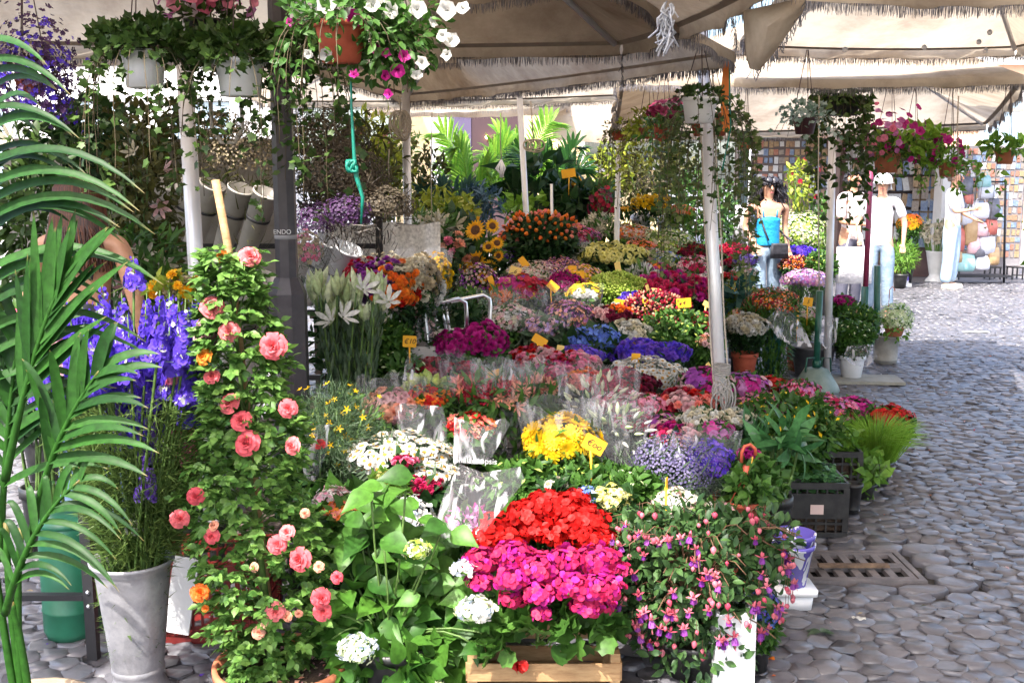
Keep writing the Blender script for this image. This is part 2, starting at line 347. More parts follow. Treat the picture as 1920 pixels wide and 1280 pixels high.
P = dict(
 red=PM('red', (.38, .002, .002), (.62, .01, .008)), crimson=PM('crimson', (.3, .005, .02), (.55, .02, .06)), wine=PM('wine', (.12, .006, .03), (.3, .02, .07)),
 hot=PM('hot_pink', (.4, .004, .06), (.62, .03, .14)), magenta=PM('magenta', (.36, .006, .16), (.6, .025, .3)), pink=PM('pink', (.8, .16, .3), (.85, .35, .5)),
 coral=PM('coral', (.85, .16, .14), (.9, .34, .28), (.9, .45, .2)), rose=PM('rose_pink', (.8, .1, .14), (.88, .24, .25), (.75, .12, .08), lo=.0, hi=.4), orange=PM('orange', (.85, .14, .02), (.9, .3, .03)),
 salmon=PM('salmon', (.8, .3, .2), (.85, .5, .35)), palepink=PM('pale_pink', (.7, .36, .4), (.82, .56, .56)), white=PM('white', (.6, .6, .55), (.76, .75, .72)), cream=PM('cream', (.6, .54, .38), (.72, .67, .53)),
 yellow=PM('yellow', (.75, .45, .005), (.85, .6, .015)), paley=PM('pale_yellow', (.8, .75, .2), (.88, .85, .4)), gold=PM('gold', (.85, .4, .01), (.9, .55, .02), (.7, .25, .01)),
 violet=PM('violet', (.1, .03, .42), (.28, .14, .7)), blue=PM('blue', (.06, .11, .5), (.16, .28, .72)), sky=PM('sky_blue', (.25, .35, .75), (.45, .55, .85)), lilac=PM('lilac', (.4, .25, .6), (.6, .45, .75)),
 purple=PM('purple', (.2, .02, .25), (.4, .08, .45)), dusk=PM('dusk_purple', (.03, .012, .05), (.1, .04, .13), trans=.1), lav=PM('lavender', (.13, .11, .25), (.25, .22, .37)), straw=PM('straw', (.3, .24, .14), (.5, .42, .28)), dry=PM('dry_brown', (.07, .055, .04), (.17, .14, .1)),
 limey=PM('lime_bloom', (.3, .45, .05), (.55, .65, .15)), pgreen=PM('pale_green_bloom', (.5, .62, .3), (.75, .8, .55)), iris=PM('blue_violet', (.07, .03, .5), (.16, .08, .75)), pinkwhite=PM('pink_white', (.85, .5, .6), (.9, .86, .86), (.85, .15, .35)), mauve=PM('mauve', (.5, .12, .4), (.65, .3, .6)), icy=PM('icy_blue', (.55, .65, .85), (.82, .86, .9)), stamen=mat_plain('stamen_brown', (.05, .02, .008), .9, noise=.3, scale=60, col2=(.1, .04, .01)), eye=mat_plain('daisy_eye', (.38, .2, .03), .9), fuchpink=PM('fuchsia_pink', (.55, .06, .12), (.75, .24, .3)), fuchpurp=PM('fuchsia_purple', (.18, .02, .28), (.35, .08, .42)))
TERRA = mat_plain('terracotta', (.42, .13, .06), .8, noise=.6, scale=12, col2=(.55, .2, .1), bump=.2); TERRA2 = mat_plain('brick_red_pot', (.35, .06, .03), .75, noise=.5, scale=14, col2=(.45, .1, .05))
BLACKP = mat_plain('black_plastic', (.012, .012, .014), .4, noise=.4, scale=20, col2=(.03, .03, .03)); WHITEP = mat_plain('white_plastic', (.72, .73, .76), .35, noise=.5, scale=8, col2=(.82, .82, .84))
SOIL = mat_plain('soil', (.02, .012, .008), .95, noise=.5, scale=60, col2=(.07, .045, .03), bump=.8)
GREENP = mat_plain('green_plastic', (.015, .11, .06), .4, noise=.4, scale=6, col2=(.02, .15, .085), bump=.05); DKGREEN = mat_plain('green_enamel', (.008, .065, .045), .35, noise=.5, scale=14, col2=(.015, .1, .07), bump=.1)
WOOD = mat_plain('wood', (.3, .16, .07), .7, noise=.7, scale=5, col2=(.48, .3, .15), bump=.3, stretch=(1, 12, 12)); WOODL = mat_plain('pale_wood', (.24, .13, .055), .7, noise=.7, scale=5, col2=(.42, .27, .13), stretch=(3, 3, 14), bump=.3)
ALU = mat_plain('aluminium', (.72, .72, .74), .28, 1, noise=.5, scale=8, col2=(.82, .82, .84)); POLE = mat_plain('pole_paint', (.62, .62, .66), .35, .35, noise=.6, scale=5, col2=(.75, .75, .78)); ZINC = mat_plain('zinc', (.2, .2, .22), .5, .5, noise=.7, scale=9, col2=(.48, .47, .5), bump=.4)  # zinc mottle blends stains with dappled light painted into the colour
IRON = mat_plain('cast_iron', (.085, .078, .08), .6, .2, noise=.7, scale=14, col2=(.2, .175, .175), bump=.3); POSTM = mat_plain('post_paint', (.035, .03, .038), .42, noise=.5, scale=18, col2=(.055, .048, .055), bump=.25); DARKST = mat_plain('dark_steel', (.02, .02, .024), .5, .2)
CORD = mat_plain('cord', (.35, .3, .24), .9, noise=.5, scale=90, col2=(.5, .45, .38)); GCORD = mat_plain('green_cord', (.0, .17, .12), .5); WIRE = mat_plain('dark_wire', (.08, .05, .05), .6)
SIGN = mat_plain('yellow_card', (.85, .42, .015), .6); SIGNP = mat_plain('pale_yellow_card', (.85, .62, .18), .6); INK = mat_plain('ink', (.02, .015, .02), .7)
# ---------------------------------------------------------------- growth helpers
UP = np.array([0, 0, 1.0])
def rdir(k): return nrm(rng.normal(size=(k, 3)))
def dome(k, R, hz, low=-.25, jit=.12):
    i = np.arange(k)+.5; ct = 1-(1-low)*i/k; ph = i*2.399963+rng.random()*6
    ct = np.clip(ct+rng.normal(0, .03, k), low, 1); st = np.sqrt(1-ct**2)
    d = np.stack([st*np.cos(ph), st*np.sin(ph), ct], 1)
    lump = 1+.1*np.sin(3*ph+ct*5)+rng.uniform(-jit, jit*.4, k)
    p = d*lump[:, None]*np.array([R, R, R*hz]); n = nrm(d/np.array([1, 1, max(hz, .3)]))
    return p, nrm(n+rng.normal(0, .18, (k, 3)))
def leafy(mb, k, c, rad, size, tpl=LEAF, mi=0, shell=.45, up=.4, low=-1, clump=0):
    d = rdir(k); d = d[d[:, 2] > low]; k = len(d)
    r = shell+(1-shell)*rng.random(k)**.6
    if clump:
        cs = rdir(clump); j = rng.integers(0, clump, k); d = nrm(cs[j]+rng.normal(0, .28, (k, 3)))
        r = .4+.65*rng.random(k)
    p = d*r[:, None]*np.array(rad)+np.array(tuple(c))
    y = nrm(d*.8+rdir(k)*.7+UP*rng.uniform(-.3, up+.3, (k, 1)))
    n = nrm(d+UP*.8+rng.normal(0, .4, (k, 3)))
    mb.inst(tpl, p, y, n, size*rng.uniform(.6, 1.25, k), mi)
def pot_mb(h, r, rim=.012, taper=.72, thick=.008):
    m = MB(); m.lathe([(.001, 0), (r*taper, 0), (r*.95, h*.84), (r*.96, h*.85), (r+rim*.5, h*.85), (r+rim*.5, h), (r-thick, h), (r-thick-.004, h*.8)], 20)
    m.lathe([(.001, h*.84), (r*.95, h*.83)], 20, mi=1); return m
# ================================================================ ground
def stone_mat():
    m, nt, p = newmat('basalt_setts'); L = nt.links.new
    at = nt.nodes.new('ShaderNodeAttribute'); at.attribute_name = 'rnd'
    tc = nt.nodes.new('ShaderNodeTexCoord'); n = nt.nodes.new('ShaderNodeTexNoise'); n.inputs['Scale'].default_value = 22; n.inputs['Detail'].default_value = 8
    n2 = nt.nodes.new('ShaderNodeTexNoise'); n2.inputs['Scale'].default_value = .9; n2.inputs['Detail'].default_value = 4
    L(tc.outputs['Object'], n.inputs[0]); L(tc.outputs['Object'], n2.inputs[0])
    a = nt.nodes.new('ShaderNodeMath'); a.operation = 'MULTIPLY_ADD'; a.inputs[1].default_value = .55; L(at.outputs['Fac'], a.inputs[0])
    b = nt.nodes.new('ShaderNodeMath'); b.operation = 'MULTIPLY_ADD'; b.inputs[1].default_value = .5; L(n.outputs[0], b.inputs[0]); L(n2.outputs[0], b.inputs[2]); L(b.outputs[0], a.inputs[2])
    r = nt.nodes.new('ShaderNodeValToRGB'); e = r.color_ramp.elements; e[0].position = .45; e[0].color = (.017, .017, .02, 1); e[1].position = 1; e[1].color = (.12, .117, .132, 1)
    L(a.outputs[0], r.inputs[0]); L(r.outputs[0], p.inputs['Base Color'])
    p.inputs['Roughness'].default_value = .36; p.inputs['Specular IOR Level'].default_value = .6
    bp = nt.nodes.new('ShaderNodeBump'); bp.inputs['Strength'].default_value = .5; bp.inputs['Distance'].default_value = .006; L(n.outputs[0], bp.inputs['Height']); L(bp.outputs[0], p.inputs['Normal'])
    return m
STONE = stone_mat()
GROUT = mat_plain('grout', (.015, .013, .013), .95, noise=.6, scale=30, col2=(.05, .045, .04), bump=.5)
FAR = mat_plain('far_paving', (.16, .15, .16), .7, noise=.6, scale=4, col2=(.24, .23, .23))
g = MB(); g.add([(-70, -12, -.03), (70, -12, -.03), (70, 22, -.03), (-70, 22, -.03)], [(0, 1, 2, 3)]); tag(g.build('ground', GROUT), kind='structure')
g = MB(); g.add([(-120, 17.0, -.006), (120, 17.0, -.006), (120, 160, -.006), (-120, 160, -.006)], [(0, 1, 2, 3)]); tag(g.build('far_paving', FAR), kind='structure')
def stones():
    out = [(-.49, -.12), (-.23, -.48), (.23, -.48), (.49, -.12), (.49, .12), (.23, .48), (-.23, .48), (-.49, .12)]
    V = []
    for s, z in ((1.03, -.035), (1.03, -.008), (.965, -.0015), (.87, 0.0005)): V += [(x*s, y*s, z) for x, y in out]
    V.append((0, 0, .001)); Fc = [(j*8+k, j*8+(k+1) % 8, (j+1)*8+(k+1) % 8, (j+1)*8+k) for j in range(3) for k in range(8)]
    Fc += [(24+k, 24+(k+1) % 8, 32) for k in range(8)]
    t = Tpl(V, Fc); m = MB(); ang = R_(-11); ca, sa = math.cos(ang), math.sin(ang); sw_, sh_ = .114, .1
    I, J = np.meshgrid(np.arange(-85, 85), np.arange(-45, 360)); I = I.ravel(); J = J.ravel()
    px_ = .166; py2 = .052
    lx = (I+.5*(J % 2)+.1*np.sin(J*.07)+rng.normal(0, .018, len(I)))*px_; ly = (J+.5*np.sin(I*.21)+.4*np.sin(I*.5+J*.06)+rng.normal(0, .07, len(I)))*py2
    x = lx*ca-ly*sa; y = lx*sa+ly*ca
    k = (y > 2.3) & (y < 17.2) & (x > -.75*y*.62-1.2) & (x < .55*y+1.5)
    gx0, gy0, gx1, gy1 = GR
    k &= ~((x > gx0-.08) & (x < gx1+.2) & (y > gy0-.1) & (y < gy1+.16))
    x, y = x[k], y[k]; n = len(x); a = ang+rng.normal(0, .07, n)
    Y = np.stack([-np.sin(a), np.cos(a), np.zeros(n)], 1); N = nrm(np.stack([rng.normal(0, .06, n), rng.normal(0, .06, n), np.ones(n)], 1))
    S = np.stack([sw_*rng.uniform(.92, 1.05, n), sh_*rng.uniform(.92, 1.05, n), np.ones(n)], 1)
    m.inst(t, np.stack([x, y, rng.normal(0, .003, n)+.002*np.sin(x*3)], 1), Y, N, S, 0, None, True, jit=.0034)
    for (ax, ay, bx, by, sw, sl) in frame_rows:
        L_ = math.hypot(bx-ax, by-ay); q = int(L_/sl); dx, dy = (bx-ax)/L_, (by-ay)/L_
        for i in range(q):
            u = (i+.5)*L_/q; m.inst(t, [(ax+dx*u, ay+dy*u, 0)], [(-dy, dx, 0)], [(0, 0, 1)], [(L_/q*.97, sw, 1)], 0, None, True, jit=.002)
    return m.build('paving_stones', STONE)
gl = G(1740, 1092); gt = G(1732, 1034)
gx1 = gl.x; gx0 = gx1-.92; gy0 = gl.y; gy1 = gt.y
GR = (gx0, gy0, gx1, gy1)
frame_rows = [(gx0-.05, gy1+.075, gx1+.06, gy1+.075, .12, .16), (gx1+.125, gy0-.05, gx1+.125, gy1+.13, .16, .13), (gx0-.05, gy0-.055, gx1+.06, gy0-.055, .09, .2)]
tag(stones(), kind='structure')
# drain grate: frame and a slotted lid
t = thing('drain_grate', 'rusty cast iron drain grate with two rows of slots set in the paving', 'drain grate', (gx0, gy0, 0))
m = MB(); w_, h_ = gx1-gx0, gy1-gy0
for (cx, cy, sx, sy) in ((w_/2, .0125, w_, .025), (w_/2, h_-.0125, w_, .025), (.0125, h_/2, .025, h_-.05), (w_-.0125, h_/2, .025, h_-.05)): m.box((cx, cy, -.012), (sx, sy, .04))
m.build('grate_frame', IRON, t)
m = MB(); n = 12; x0, x1, y0, y1 = .032, w_-.032, .032, h_-.032; sw = (x1-x0)/n; ym = (y0+y1)/2
bars = [(y0, y0+.02), (ym-.028, ym+.028), (y1-.02, y1)]
for (a, b) in bars: m.box(((x0+x1)/2, (a+b)/2, -.004), (x1-x0, b-a, .02))
for i in range(n):
    for (a, b) in ((y0+.02, ym-.028), (ym+.028, y1-.02)):
        if i == 0: m.box((x0+.012, (a+b)/2, -.004), (.024, b-a, .02))
        m.box((x0+(i+1)*sw-(.017 if i < n-1 else .012), (a+b)/2, -.004), (.034 if i < n-1 else .024, b-a, .02))
m.build('slotted_lid', IRON, t)
m = MB(); m.add([(.02, .02, -.022), (w_-.02, .02, -.022), (w_-.02, h_-.02, -.022), (.02, h_-.02, -.022)], [(0, 1, 2, 3)]); m.build('pit_shade', mat_plain('drain_shade', (.004, .003, .003), .9), t)  # near-black sheet stands in for the shade below the slots
# ================================================================ buildings
CREAM = mat_plain('cream_plaster', (.6, .45, .24), .9, noise=.6, scale=3, col2=(.7, .56, .34)); WALLW = mat_plain('white_stone', (.72, .7, .68), .85, noise=.5, scale=4, col2=(.8, .78, .76))
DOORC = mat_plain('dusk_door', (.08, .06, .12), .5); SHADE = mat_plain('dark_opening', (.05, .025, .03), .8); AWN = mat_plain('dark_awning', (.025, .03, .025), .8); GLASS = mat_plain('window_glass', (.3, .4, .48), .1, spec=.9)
ORG = mat_plain('pink_plaster', (.6, .36, .24), .9, noise=.5, scale=3, col2=(.68, .44, .3)); LAMPM, nt_, p_ = newmat('lit_lamp'); p_.inputs['Emission Color'].default_value = (1, .6, .25, 1); p_.inputs['Emission Strength'].default_value = 6
def facade(name, label, x0, x1, y, h, mat, wins, depth=3, cornice=True):
    t = thing(name, label, 'building', ((x0+x1)/2, y+depth/2, 0)); W_ = x1-x0
    m = MB(); m.box((0, 0, h/2), (W_, depth, h)); m.build('wall', mat, t)
    if cornice:
        m = MB(); m.box((0, -depth/2-.1, h-.3), (W_+.2, .2, .35)); m.box((0, -depth/2-.06, 4.1), (W_+.04, .12, .18)); m.build('cornice', WALLW, t)
    for i, (wx, wz, ww, wh) in enumerate(wins):
        f = MB()
        for (cx, cz, sx, sz) in ((0, wh/2+.05, ww+.3, .14), (0, -wh/2-.05, ww+.3, .12), (-ww/2-.06, 0, .12, wh-.02), (ww/2+.06, 0, .12, wh-.02)): f.box((wx-(x0+x1)/2+cx, -depth/2-.04, wz+cz), (sx, .1, sz))
        fo = f.build('window', WALLW, t)
        p = MB(); p.box((wx-(x0+x1)/2, -depth/2-.01, wz), (ww-.01, .04, wh-.06)); p.box((wx-(x0+x1)/2, -depth/2-.035, wz), (.05, .03, wh-.1), 1); p.build('pane', [GLASS, WALLW], fo)
    return t
# shop front far behind the palms
B1 = facade('shop_building', 'cream shop building behind the palms with an open dusky doorway', -2.6, 3.4, 24, 8.5, CREAM, [(-.2, 5.4, 1.1, 1.8), (2.2, 5.4, 1.1, 1.8), (2.75, 2.2, .7, .5), (1.9, 2.2, .5, .6)])
m = MB(); m.box((-2.0-.0, -1.55, 1.6), (.4, .1, 3.2)); m.box((-1.15, -1.54, 3.3), (2.1, .08, .2)); m.build('door_surround', WALLW, B1)
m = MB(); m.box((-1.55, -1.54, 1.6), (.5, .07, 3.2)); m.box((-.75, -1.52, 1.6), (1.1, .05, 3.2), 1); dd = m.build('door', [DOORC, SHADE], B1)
for i in range(2):
    m = MB(); m.lathe([(.001, -.04), (.035, -.02), (.04, .02), (.001, .045)], 10, (-.95+i*.22, -1.6, 2.55)); m.build('lamp', LAMPM, dd)
m = MB(); m.add([(1.2, -1.52, 2.55), (3, -1.52, 2.55), (3, -2.3, 2.25), (1.2, -2.3, 2.25), (1.2, -1.52, 2.5), (3, -1.52, 2.5), (3, -2.3, 2.05), (1.2, -2.3, 2.05)], [(0, 3, 2, 1), (4, 5, 6, 7), (2, 3, 7, 6), (0, 4, 7, 3), (1, 2, 6, 5)]); m.build('awning', AWN, B1)
facade('white_building', 'tall pale stone building far left behind the hanging ivy', -12, -4.2, 19, 9, WALLW, [(-9.3, 2.2, 1, 1.6), (-7.3, 2.2, 1, 1.6), (-5.4, 2.2, 1, 1.6), (-9.3, 5.8, 1, 1.7), (-7.3, 5.8, 1, 1.7), (-5.4, 5.8, 1, 1.7)])
facade('pink_building', 'pale pink plaster building at the far right behind the kiosk', 9, 22, 30, 5.2, ORG, [(11, 3.2, 1, 1.5), (13.5, 3.2, 1, 1.5), (16, 3.2, 1, 1.5), (18.5, 3.2, 1, 1.5)])
# ================================================================ parasols
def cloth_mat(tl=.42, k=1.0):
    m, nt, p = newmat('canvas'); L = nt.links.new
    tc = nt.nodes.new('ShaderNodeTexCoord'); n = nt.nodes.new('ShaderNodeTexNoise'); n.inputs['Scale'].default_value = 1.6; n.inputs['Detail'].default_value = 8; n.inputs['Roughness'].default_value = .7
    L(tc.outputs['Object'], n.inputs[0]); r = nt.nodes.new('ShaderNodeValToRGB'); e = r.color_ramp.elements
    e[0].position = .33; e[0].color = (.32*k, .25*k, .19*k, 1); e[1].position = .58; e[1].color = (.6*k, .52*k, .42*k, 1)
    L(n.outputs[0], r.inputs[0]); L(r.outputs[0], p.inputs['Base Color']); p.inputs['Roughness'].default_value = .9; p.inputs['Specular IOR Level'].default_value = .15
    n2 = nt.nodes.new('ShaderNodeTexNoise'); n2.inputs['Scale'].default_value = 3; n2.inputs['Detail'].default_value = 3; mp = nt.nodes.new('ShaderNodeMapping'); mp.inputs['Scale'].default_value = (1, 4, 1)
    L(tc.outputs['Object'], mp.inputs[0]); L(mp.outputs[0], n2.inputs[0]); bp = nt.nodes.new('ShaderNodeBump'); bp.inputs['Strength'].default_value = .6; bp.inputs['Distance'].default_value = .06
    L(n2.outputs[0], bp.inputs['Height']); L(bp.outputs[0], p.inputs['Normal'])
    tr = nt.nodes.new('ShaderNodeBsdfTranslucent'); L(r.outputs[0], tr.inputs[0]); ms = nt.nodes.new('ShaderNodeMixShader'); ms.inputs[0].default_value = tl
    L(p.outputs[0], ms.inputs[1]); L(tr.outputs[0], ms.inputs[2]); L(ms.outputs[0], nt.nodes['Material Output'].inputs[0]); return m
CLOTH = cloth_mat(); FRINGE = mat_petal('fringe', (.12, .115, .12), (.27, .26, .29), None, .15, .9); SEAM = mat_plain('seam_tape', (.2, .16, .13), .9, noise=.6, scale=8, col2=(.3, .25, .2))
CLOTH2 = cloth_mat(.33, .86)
def parasol(label, corners, apex, val=.055, frl=.042, strut=True, sag=.05, N=14, dens=.0026, skipsides=(), cm=None):
    """corners: four eave points going round; cloth rises to the apex, a flap and a fringe hang round the rim"""
    c = [Vector(p) for p in corners]; A = Vector(apex); base = Vector((A.x, A.y, 0))
    t = thing('market_parasol', label, 'parasol', base, 'square canvas parasols over the flower stall')
    cl = MB(); fr = MB(); se = MB(); off = base
    for k in range(4):
        a, b = c[k], c[(k+1) % 4]; V = []
        for i in range(N+1):
            u = i/N
            for j in range(9):
                v = j/8; e = a.lerp(b, u); e = e+Vector((0, 0, -sag*4*u*(1-u)))
                p = e.lerp(A, v); p.z -= .16*(A.z-e.z)*math.sin(math.pi*v)*math.sin(math.pi*u)+.014*math.sin(u*19+k)*math.sin(math.pi*v)
                V.append(p-off)
        cl.add(V, [(i*9+j, (i+1)*9+j, (i+1)*9+j+1, i*9+j+1) for i in range(N) for j in range(8)])
        if k in skipsides: continue
        out = ((a+b)/2-A); out.z = 0; out.normalize(); L_ = (b-a).length
        V = []; M_ = int(L_/.06)+2
        for i in range(M_+1):
            u = i/M_; e = a.lerp(b, u)+Vector((0, 0, -sag*4*u*(1-u)))
            wv = .012*math.sin(u*L_*9+k*2)+.006*math.sin(u*L_*23)
            V += [e-off+out*.004, e-off+out*(.02+wv)-Vector((0, 0, val*.5)), e-off+out*(.015+wv*1.6)-Vector((0, 0, val+.006*math.sin(u*40)))]
        cl.add(V, [(i*3+j, (i+1)*3+j, (i+1)*3+j+1, i*3+j+1) for i in range(M_) for j in range(2)])
        kf = int(L_/dens); u = (np.arange(kf)+rng.random(kf))/kf
        e = np.array(a)+(np.array(b)-np.array(a))*u[:, None]; e[:, 2] -= sag*4*u*(1-u)+val-.006
        wv = .012*np.sin(u*L_*9+k*2)+.006*np.sin(u*L_*23)
        e = e-np.array(off)+np.array(out)*(.016+wv*1.6)[:, None]
        Y = nrm(np.stack([rng.normal(0, .09, kf), rng.normal(0, .09, kf), -np.ones(kf)], 1))
        fr.inst(Tpl([(-.5, 0, 0), (.5, 0, 0), (.6, .5, .02), (-.6, .5, -.02), (-.3, 1, 0), (.3, 1, 0)], [(0, 1, 2, 3), (3, 2, 5, 4)]), e, Y, np.array(out)+rng.normal(0, .4, (kf, 3)), np.stack([np.full(kf, .0024), frl*rng.uniform(.65, 1.15, kf), np.full(kf, .004)], 1))
        V = []
        for i in range(M_+1):
            u = i/M_; e = a.lerp(b, u)+Vector((0, 0, -sag*4*u*(1-u))); ii = e.lerp(A, .02)
            V += [e-off-Vector((0, 0, .006)), ii-off-Vector((0, 0, .006))]
        se.add(V, [(i*2, i*2+1, i*2+3, i*2+2) for i in range(M_)])
    cl.build('canopy', cm or CLOTH, t); fr.build('fringe', FRINGE, t, smooth=False); se.build('hem', SEAM, t)
    if strut:
        for k in range(4):
            m = MB(); m.tube([c[k].lerp(A, .03)-off-Vector((0, 0, .03)), A-off-Vector((0, 0, .05))], .014, 6); m.build('strut', POLE, t)
        m = MB(); m.lathe([(.04, -.12), (.05, -.1), (.05, -.03), (.03, 0.0)], 12, A-off, closed=True); m.build('hub', DARKST, t)
    return t, off
# 1 nearest
c = [W(-420, -130, 3.5), W(1480, -55, 3.5), W(1165, 82, 5.1), W(-340, 68, 5.1)]
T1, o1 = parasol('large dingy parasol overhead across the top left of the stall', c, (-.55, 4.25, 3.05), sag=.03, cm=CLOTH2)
# 2 its fringe rises from lower left to upper right
c = [W(1378, 98, 4.9), W(762, 178, 7.9), W(420, 60, 6.6), W(1120, -60, 3.9)]
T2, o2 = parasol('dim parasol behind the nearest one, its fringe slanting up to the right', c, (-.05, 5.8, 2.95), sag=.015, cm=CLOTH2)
# 3 beige band behind
c = [W(400, 105, 7.4), W(1330, 85, 6.6), W(1235, 175, 10.5), W(500, 190, 10.5)]
T3, o3 = parasol('beige parasol whose pale fringe hangs over the palms', c, (-.3, 8.6, 3.05), sag=.03)
# 4 right, white sunlit top
c = [W(1165, 142, 6.4), W(1925, 142, 6.3), W(1850, 232, 9.6), W(1150, 250, 9.6)]
T4, o4 = parasol('parasol with bright sunlit top and grey fringe, right of the tall silver pole', c, (2.1, 7.9, 2.93), sag=.02)
# 5 top right
c = [W(1470, -22, 4.25), W(2250, -24, 4.1), W(1905, 88, 6.4), W(1375, 84, 6.3)]
T5, o5 = parasol('parasol at the top right corner with grommets along its dark hem', c, (2.1, 5.1, 2.86), sag=.02)
c = [W(-420, 50, 5.4), W(560, 62, 5.4), W(560, 108, 8.2), W(-560, 100, 8.2)]
parasol('parasol added over the far left to shade the tilted tubes', c, (-2.3, 6.8, 3.05), sag=.02, cm=CLOTH2)  # extra cover added to darken the left background
# 6 far small ones
c = [W(1040, 215, 13.6), W(1290, 215, 13.4), W(1330, 205, 16), W(1080, 208, 16)]
parasol('small far beige parasol right of the palms in front of the shop', c, (1.6, 14.8, 3.05), val=.3, dens=.02, N=8)
c = [W(700, 188, 12.5), W(1050, 176, 12.5), W(1090, 196, 16), W(690, 200, 16)]
parasol('far white parasol with scalloped edge above the palms', c, (-.4, 14.2, 3.15), val=.12, dens=.02, N=8)
# out-of-view parasols added only for the shade they cast on the paving
c = [Vector((-.3, -3.2, 3.3)), Vector((7.5, -3.2, 3.3)), Vector((7.5, 5.0, 3.35)), Vector((-.3, 5.0, 3.35))]
parasol('unseen parasol added behind the viewer to shade the paving at the right', c, (3.6, .9, 4.2), dens=.05, N=8)
c = [Vector((-6, -2.4, 3.0)), Vector((-2.5, -2.4, 3.0)), Vector((-2.5, 2.55, 3.0)), Vector((-6, 2.55, 3.0))]
parasol('unseen parasol added behind the viewer to shade the ground at the left', c, (-4, .1, 3.7), dens=.05, N=8)  # added out of view to shade the vase and lower left ground
c = [Vector((2.9, 4.4, 4.1)), Vector((8.2, 4.4, 4.1)), Vector((8.2, 8.0, 4.1)), Vector((2.9, 8.0, 4.1))]
parasol('unseen tall parasol added above the view to shade the paving at the far right', c, (5.5, 6.2, 4.9), dens=.05, N=8)  # added above the frame to close a sunlit gap on the paving
# folded corner flap of parasol 1, and a knotted rag
m = MB(); pts = [W(1395, 20, 3.62), W(1512, -5, 3.55), W(1508, 20, 3.56), W(1455, 95, 3.6), W(1425, 132, 3.6), W(1408, 128, 3.62), W(1400, 100, 3.64)]
ctr = W(1440, 50, 3.53); o = Vector((ctr.x, ctr.y, ctr.z)); V = [ctr]+pts; T_ = [v-o1 for v in V]; back = [v+Vector((0, .02, 0)) for v in T_]
m.add(T_+back, [(0, 1+i, 1+(i+1) % 7) for i in range(7)]+[(8, 9+(i+1) % 7, 9+i) for i in range(7)]+[(1+i, 9+i, 9+(i+1) % 7, 1+(i+1) % 7) for i in range(7)])
m.build('corner_flap', CLOTH, T1)
def fringe_along(pts, fl, parent, off, k=6):
    mm = MB()
    for i in range(len(pts)-1):
        a, b = Vector(pts[i]), Vector(pts[i+1]); n = max(2, int((b-a).length/.005))
        for j in range(n):
            p = a.lerp(b, random.random())-off; d = Vector((random.gauss(0, .25), random.gauss(0, .1), -1)).normalized()*fl*random.uniform(.5, 1.1)
            mm.tube([p, p+d*.5+Vector((random.gauss(0, .004), 0, 0)), p+d], .0016, 3, cap=False, rnd=random.random())
    return mm.build('fringe', FRINGE, parent)
fringe_along([pts[1], pts[2], pts[3], pts[4], pts[5]], .035, T1, o1)
fringe_along([W(1372, 20, 4.88), W(1382, 70, 4.88), W(1372, 125, 4.9)], .05, T2, o2)
fringe_along([W(1165, 112, 5.1), W(1168, 165, 5.1)], .03, T1, o1)
mm = MB()
o = W(1250, 0, 3.5)
for j in range(60):
    a = Vector((random.gauss(0, .012), random.gauss(0, .01), -random.uniform(0, .13)))
    mm.tube([a, a+Vector((random.gauss(0, .01), 0, -.02)), a+Vector((random.gauss(0, .02), 0, -.045))], .0035, 4, rnd=random.random())
tag(mm.build('frayed_rag', mat_petal('rag', (.5, .52, .6), (.75, .76, .8)), loc=o), 'frayed bluish white rag dangling from the front fringe', 'rag')
# hem grommets: white discs painted in for sun showing through the holes
def studs(pts, T, off, r=.009):
    for p in pts:
        m = MB(); m.lathe([(.001, 0), (r, .001), (r*1.25, .003), (r*1.1, .005)], 10, W(*p)-off-Vector((0, .02, 0)), M=Matrix.Rotation(math.pi/2, 3, 'X')); m.build('grommet_sunspot', WHITEP, T)
studs([(755, 185, 7.8), (864, 162, 7.3), (1005, 142, 6.4)], T2, o2); studs([(1582, 94, 5.9), (1730, 90, 5.9), (1832, 80, 5.8), (1852, 62, 5.7), (1845, 96, 5.9)], T5, o5, .012)
# ================================================================ poles and posts
def pole(name, label, cat, pts, r, mat, extra=None, group=None, seg=16):
    b = Vector(pts[0]); t = thing(name, label, cat, b, group)
    m = MB(); m.tube([Vector(p)-b for p in pts], r, seg); m.build('tube', mat, t); return t, b
def ft(px, d, z=0): v = W(px, 600, d); return Vector((v.x, v.y, z))
def addring(t, b, at, r, mat, nm='collar', h=.03):
    m = MB(); m.lathe([(r, -h/2), (r+.006, -h/2), (r+.006, h/2), (r, h/2)], 16, Vector(at)-b); m.build(nm, mat, t)
GP = 'silver parasol poles'
b0 = ft(379, 4.6); t, b = pole('parasol_pole', 'thick silver pole left of the dark lamp post, behind the rose bush', 'pole', [b0, b0+Vector((-.03, 0, 2.35))], .034, POLE, group=GP); addring(t, b, b0+Vector((-.012, 0, 1.05)), .034, DARKST)
tp = W(1318, 105, 5.2); bt = W(1359, 790, 4.95); bt.z = max(bt.z, .0); bt = Vector((W(1366, 900, 4.9).x, 4.9, 0))
t, b = pole('parasol_pole', 'leaning silver pole with a rope tied round it in the middle of the stall', 'pole', [bt, tp+(tp-bt).normalized()*.25], .03, POLE, group=GP)
dirp = (tp-bt).normalized(); m = MB()
for q, lo, hi_, rr in ((0, .55, 2.2, .036), (1, .5, 1.9, -.034)):
    m.tube([bt-b+dirp*(lo+(hi_-lo)*i/12)+Vector((rr+.003*math.sin(i*1.3), -.02, 0)) for i in range(13)], .004, 5)
m.build('cord', CORD, t)
mk_ = MB(); kz = W(1352, 735, 4.9)-b
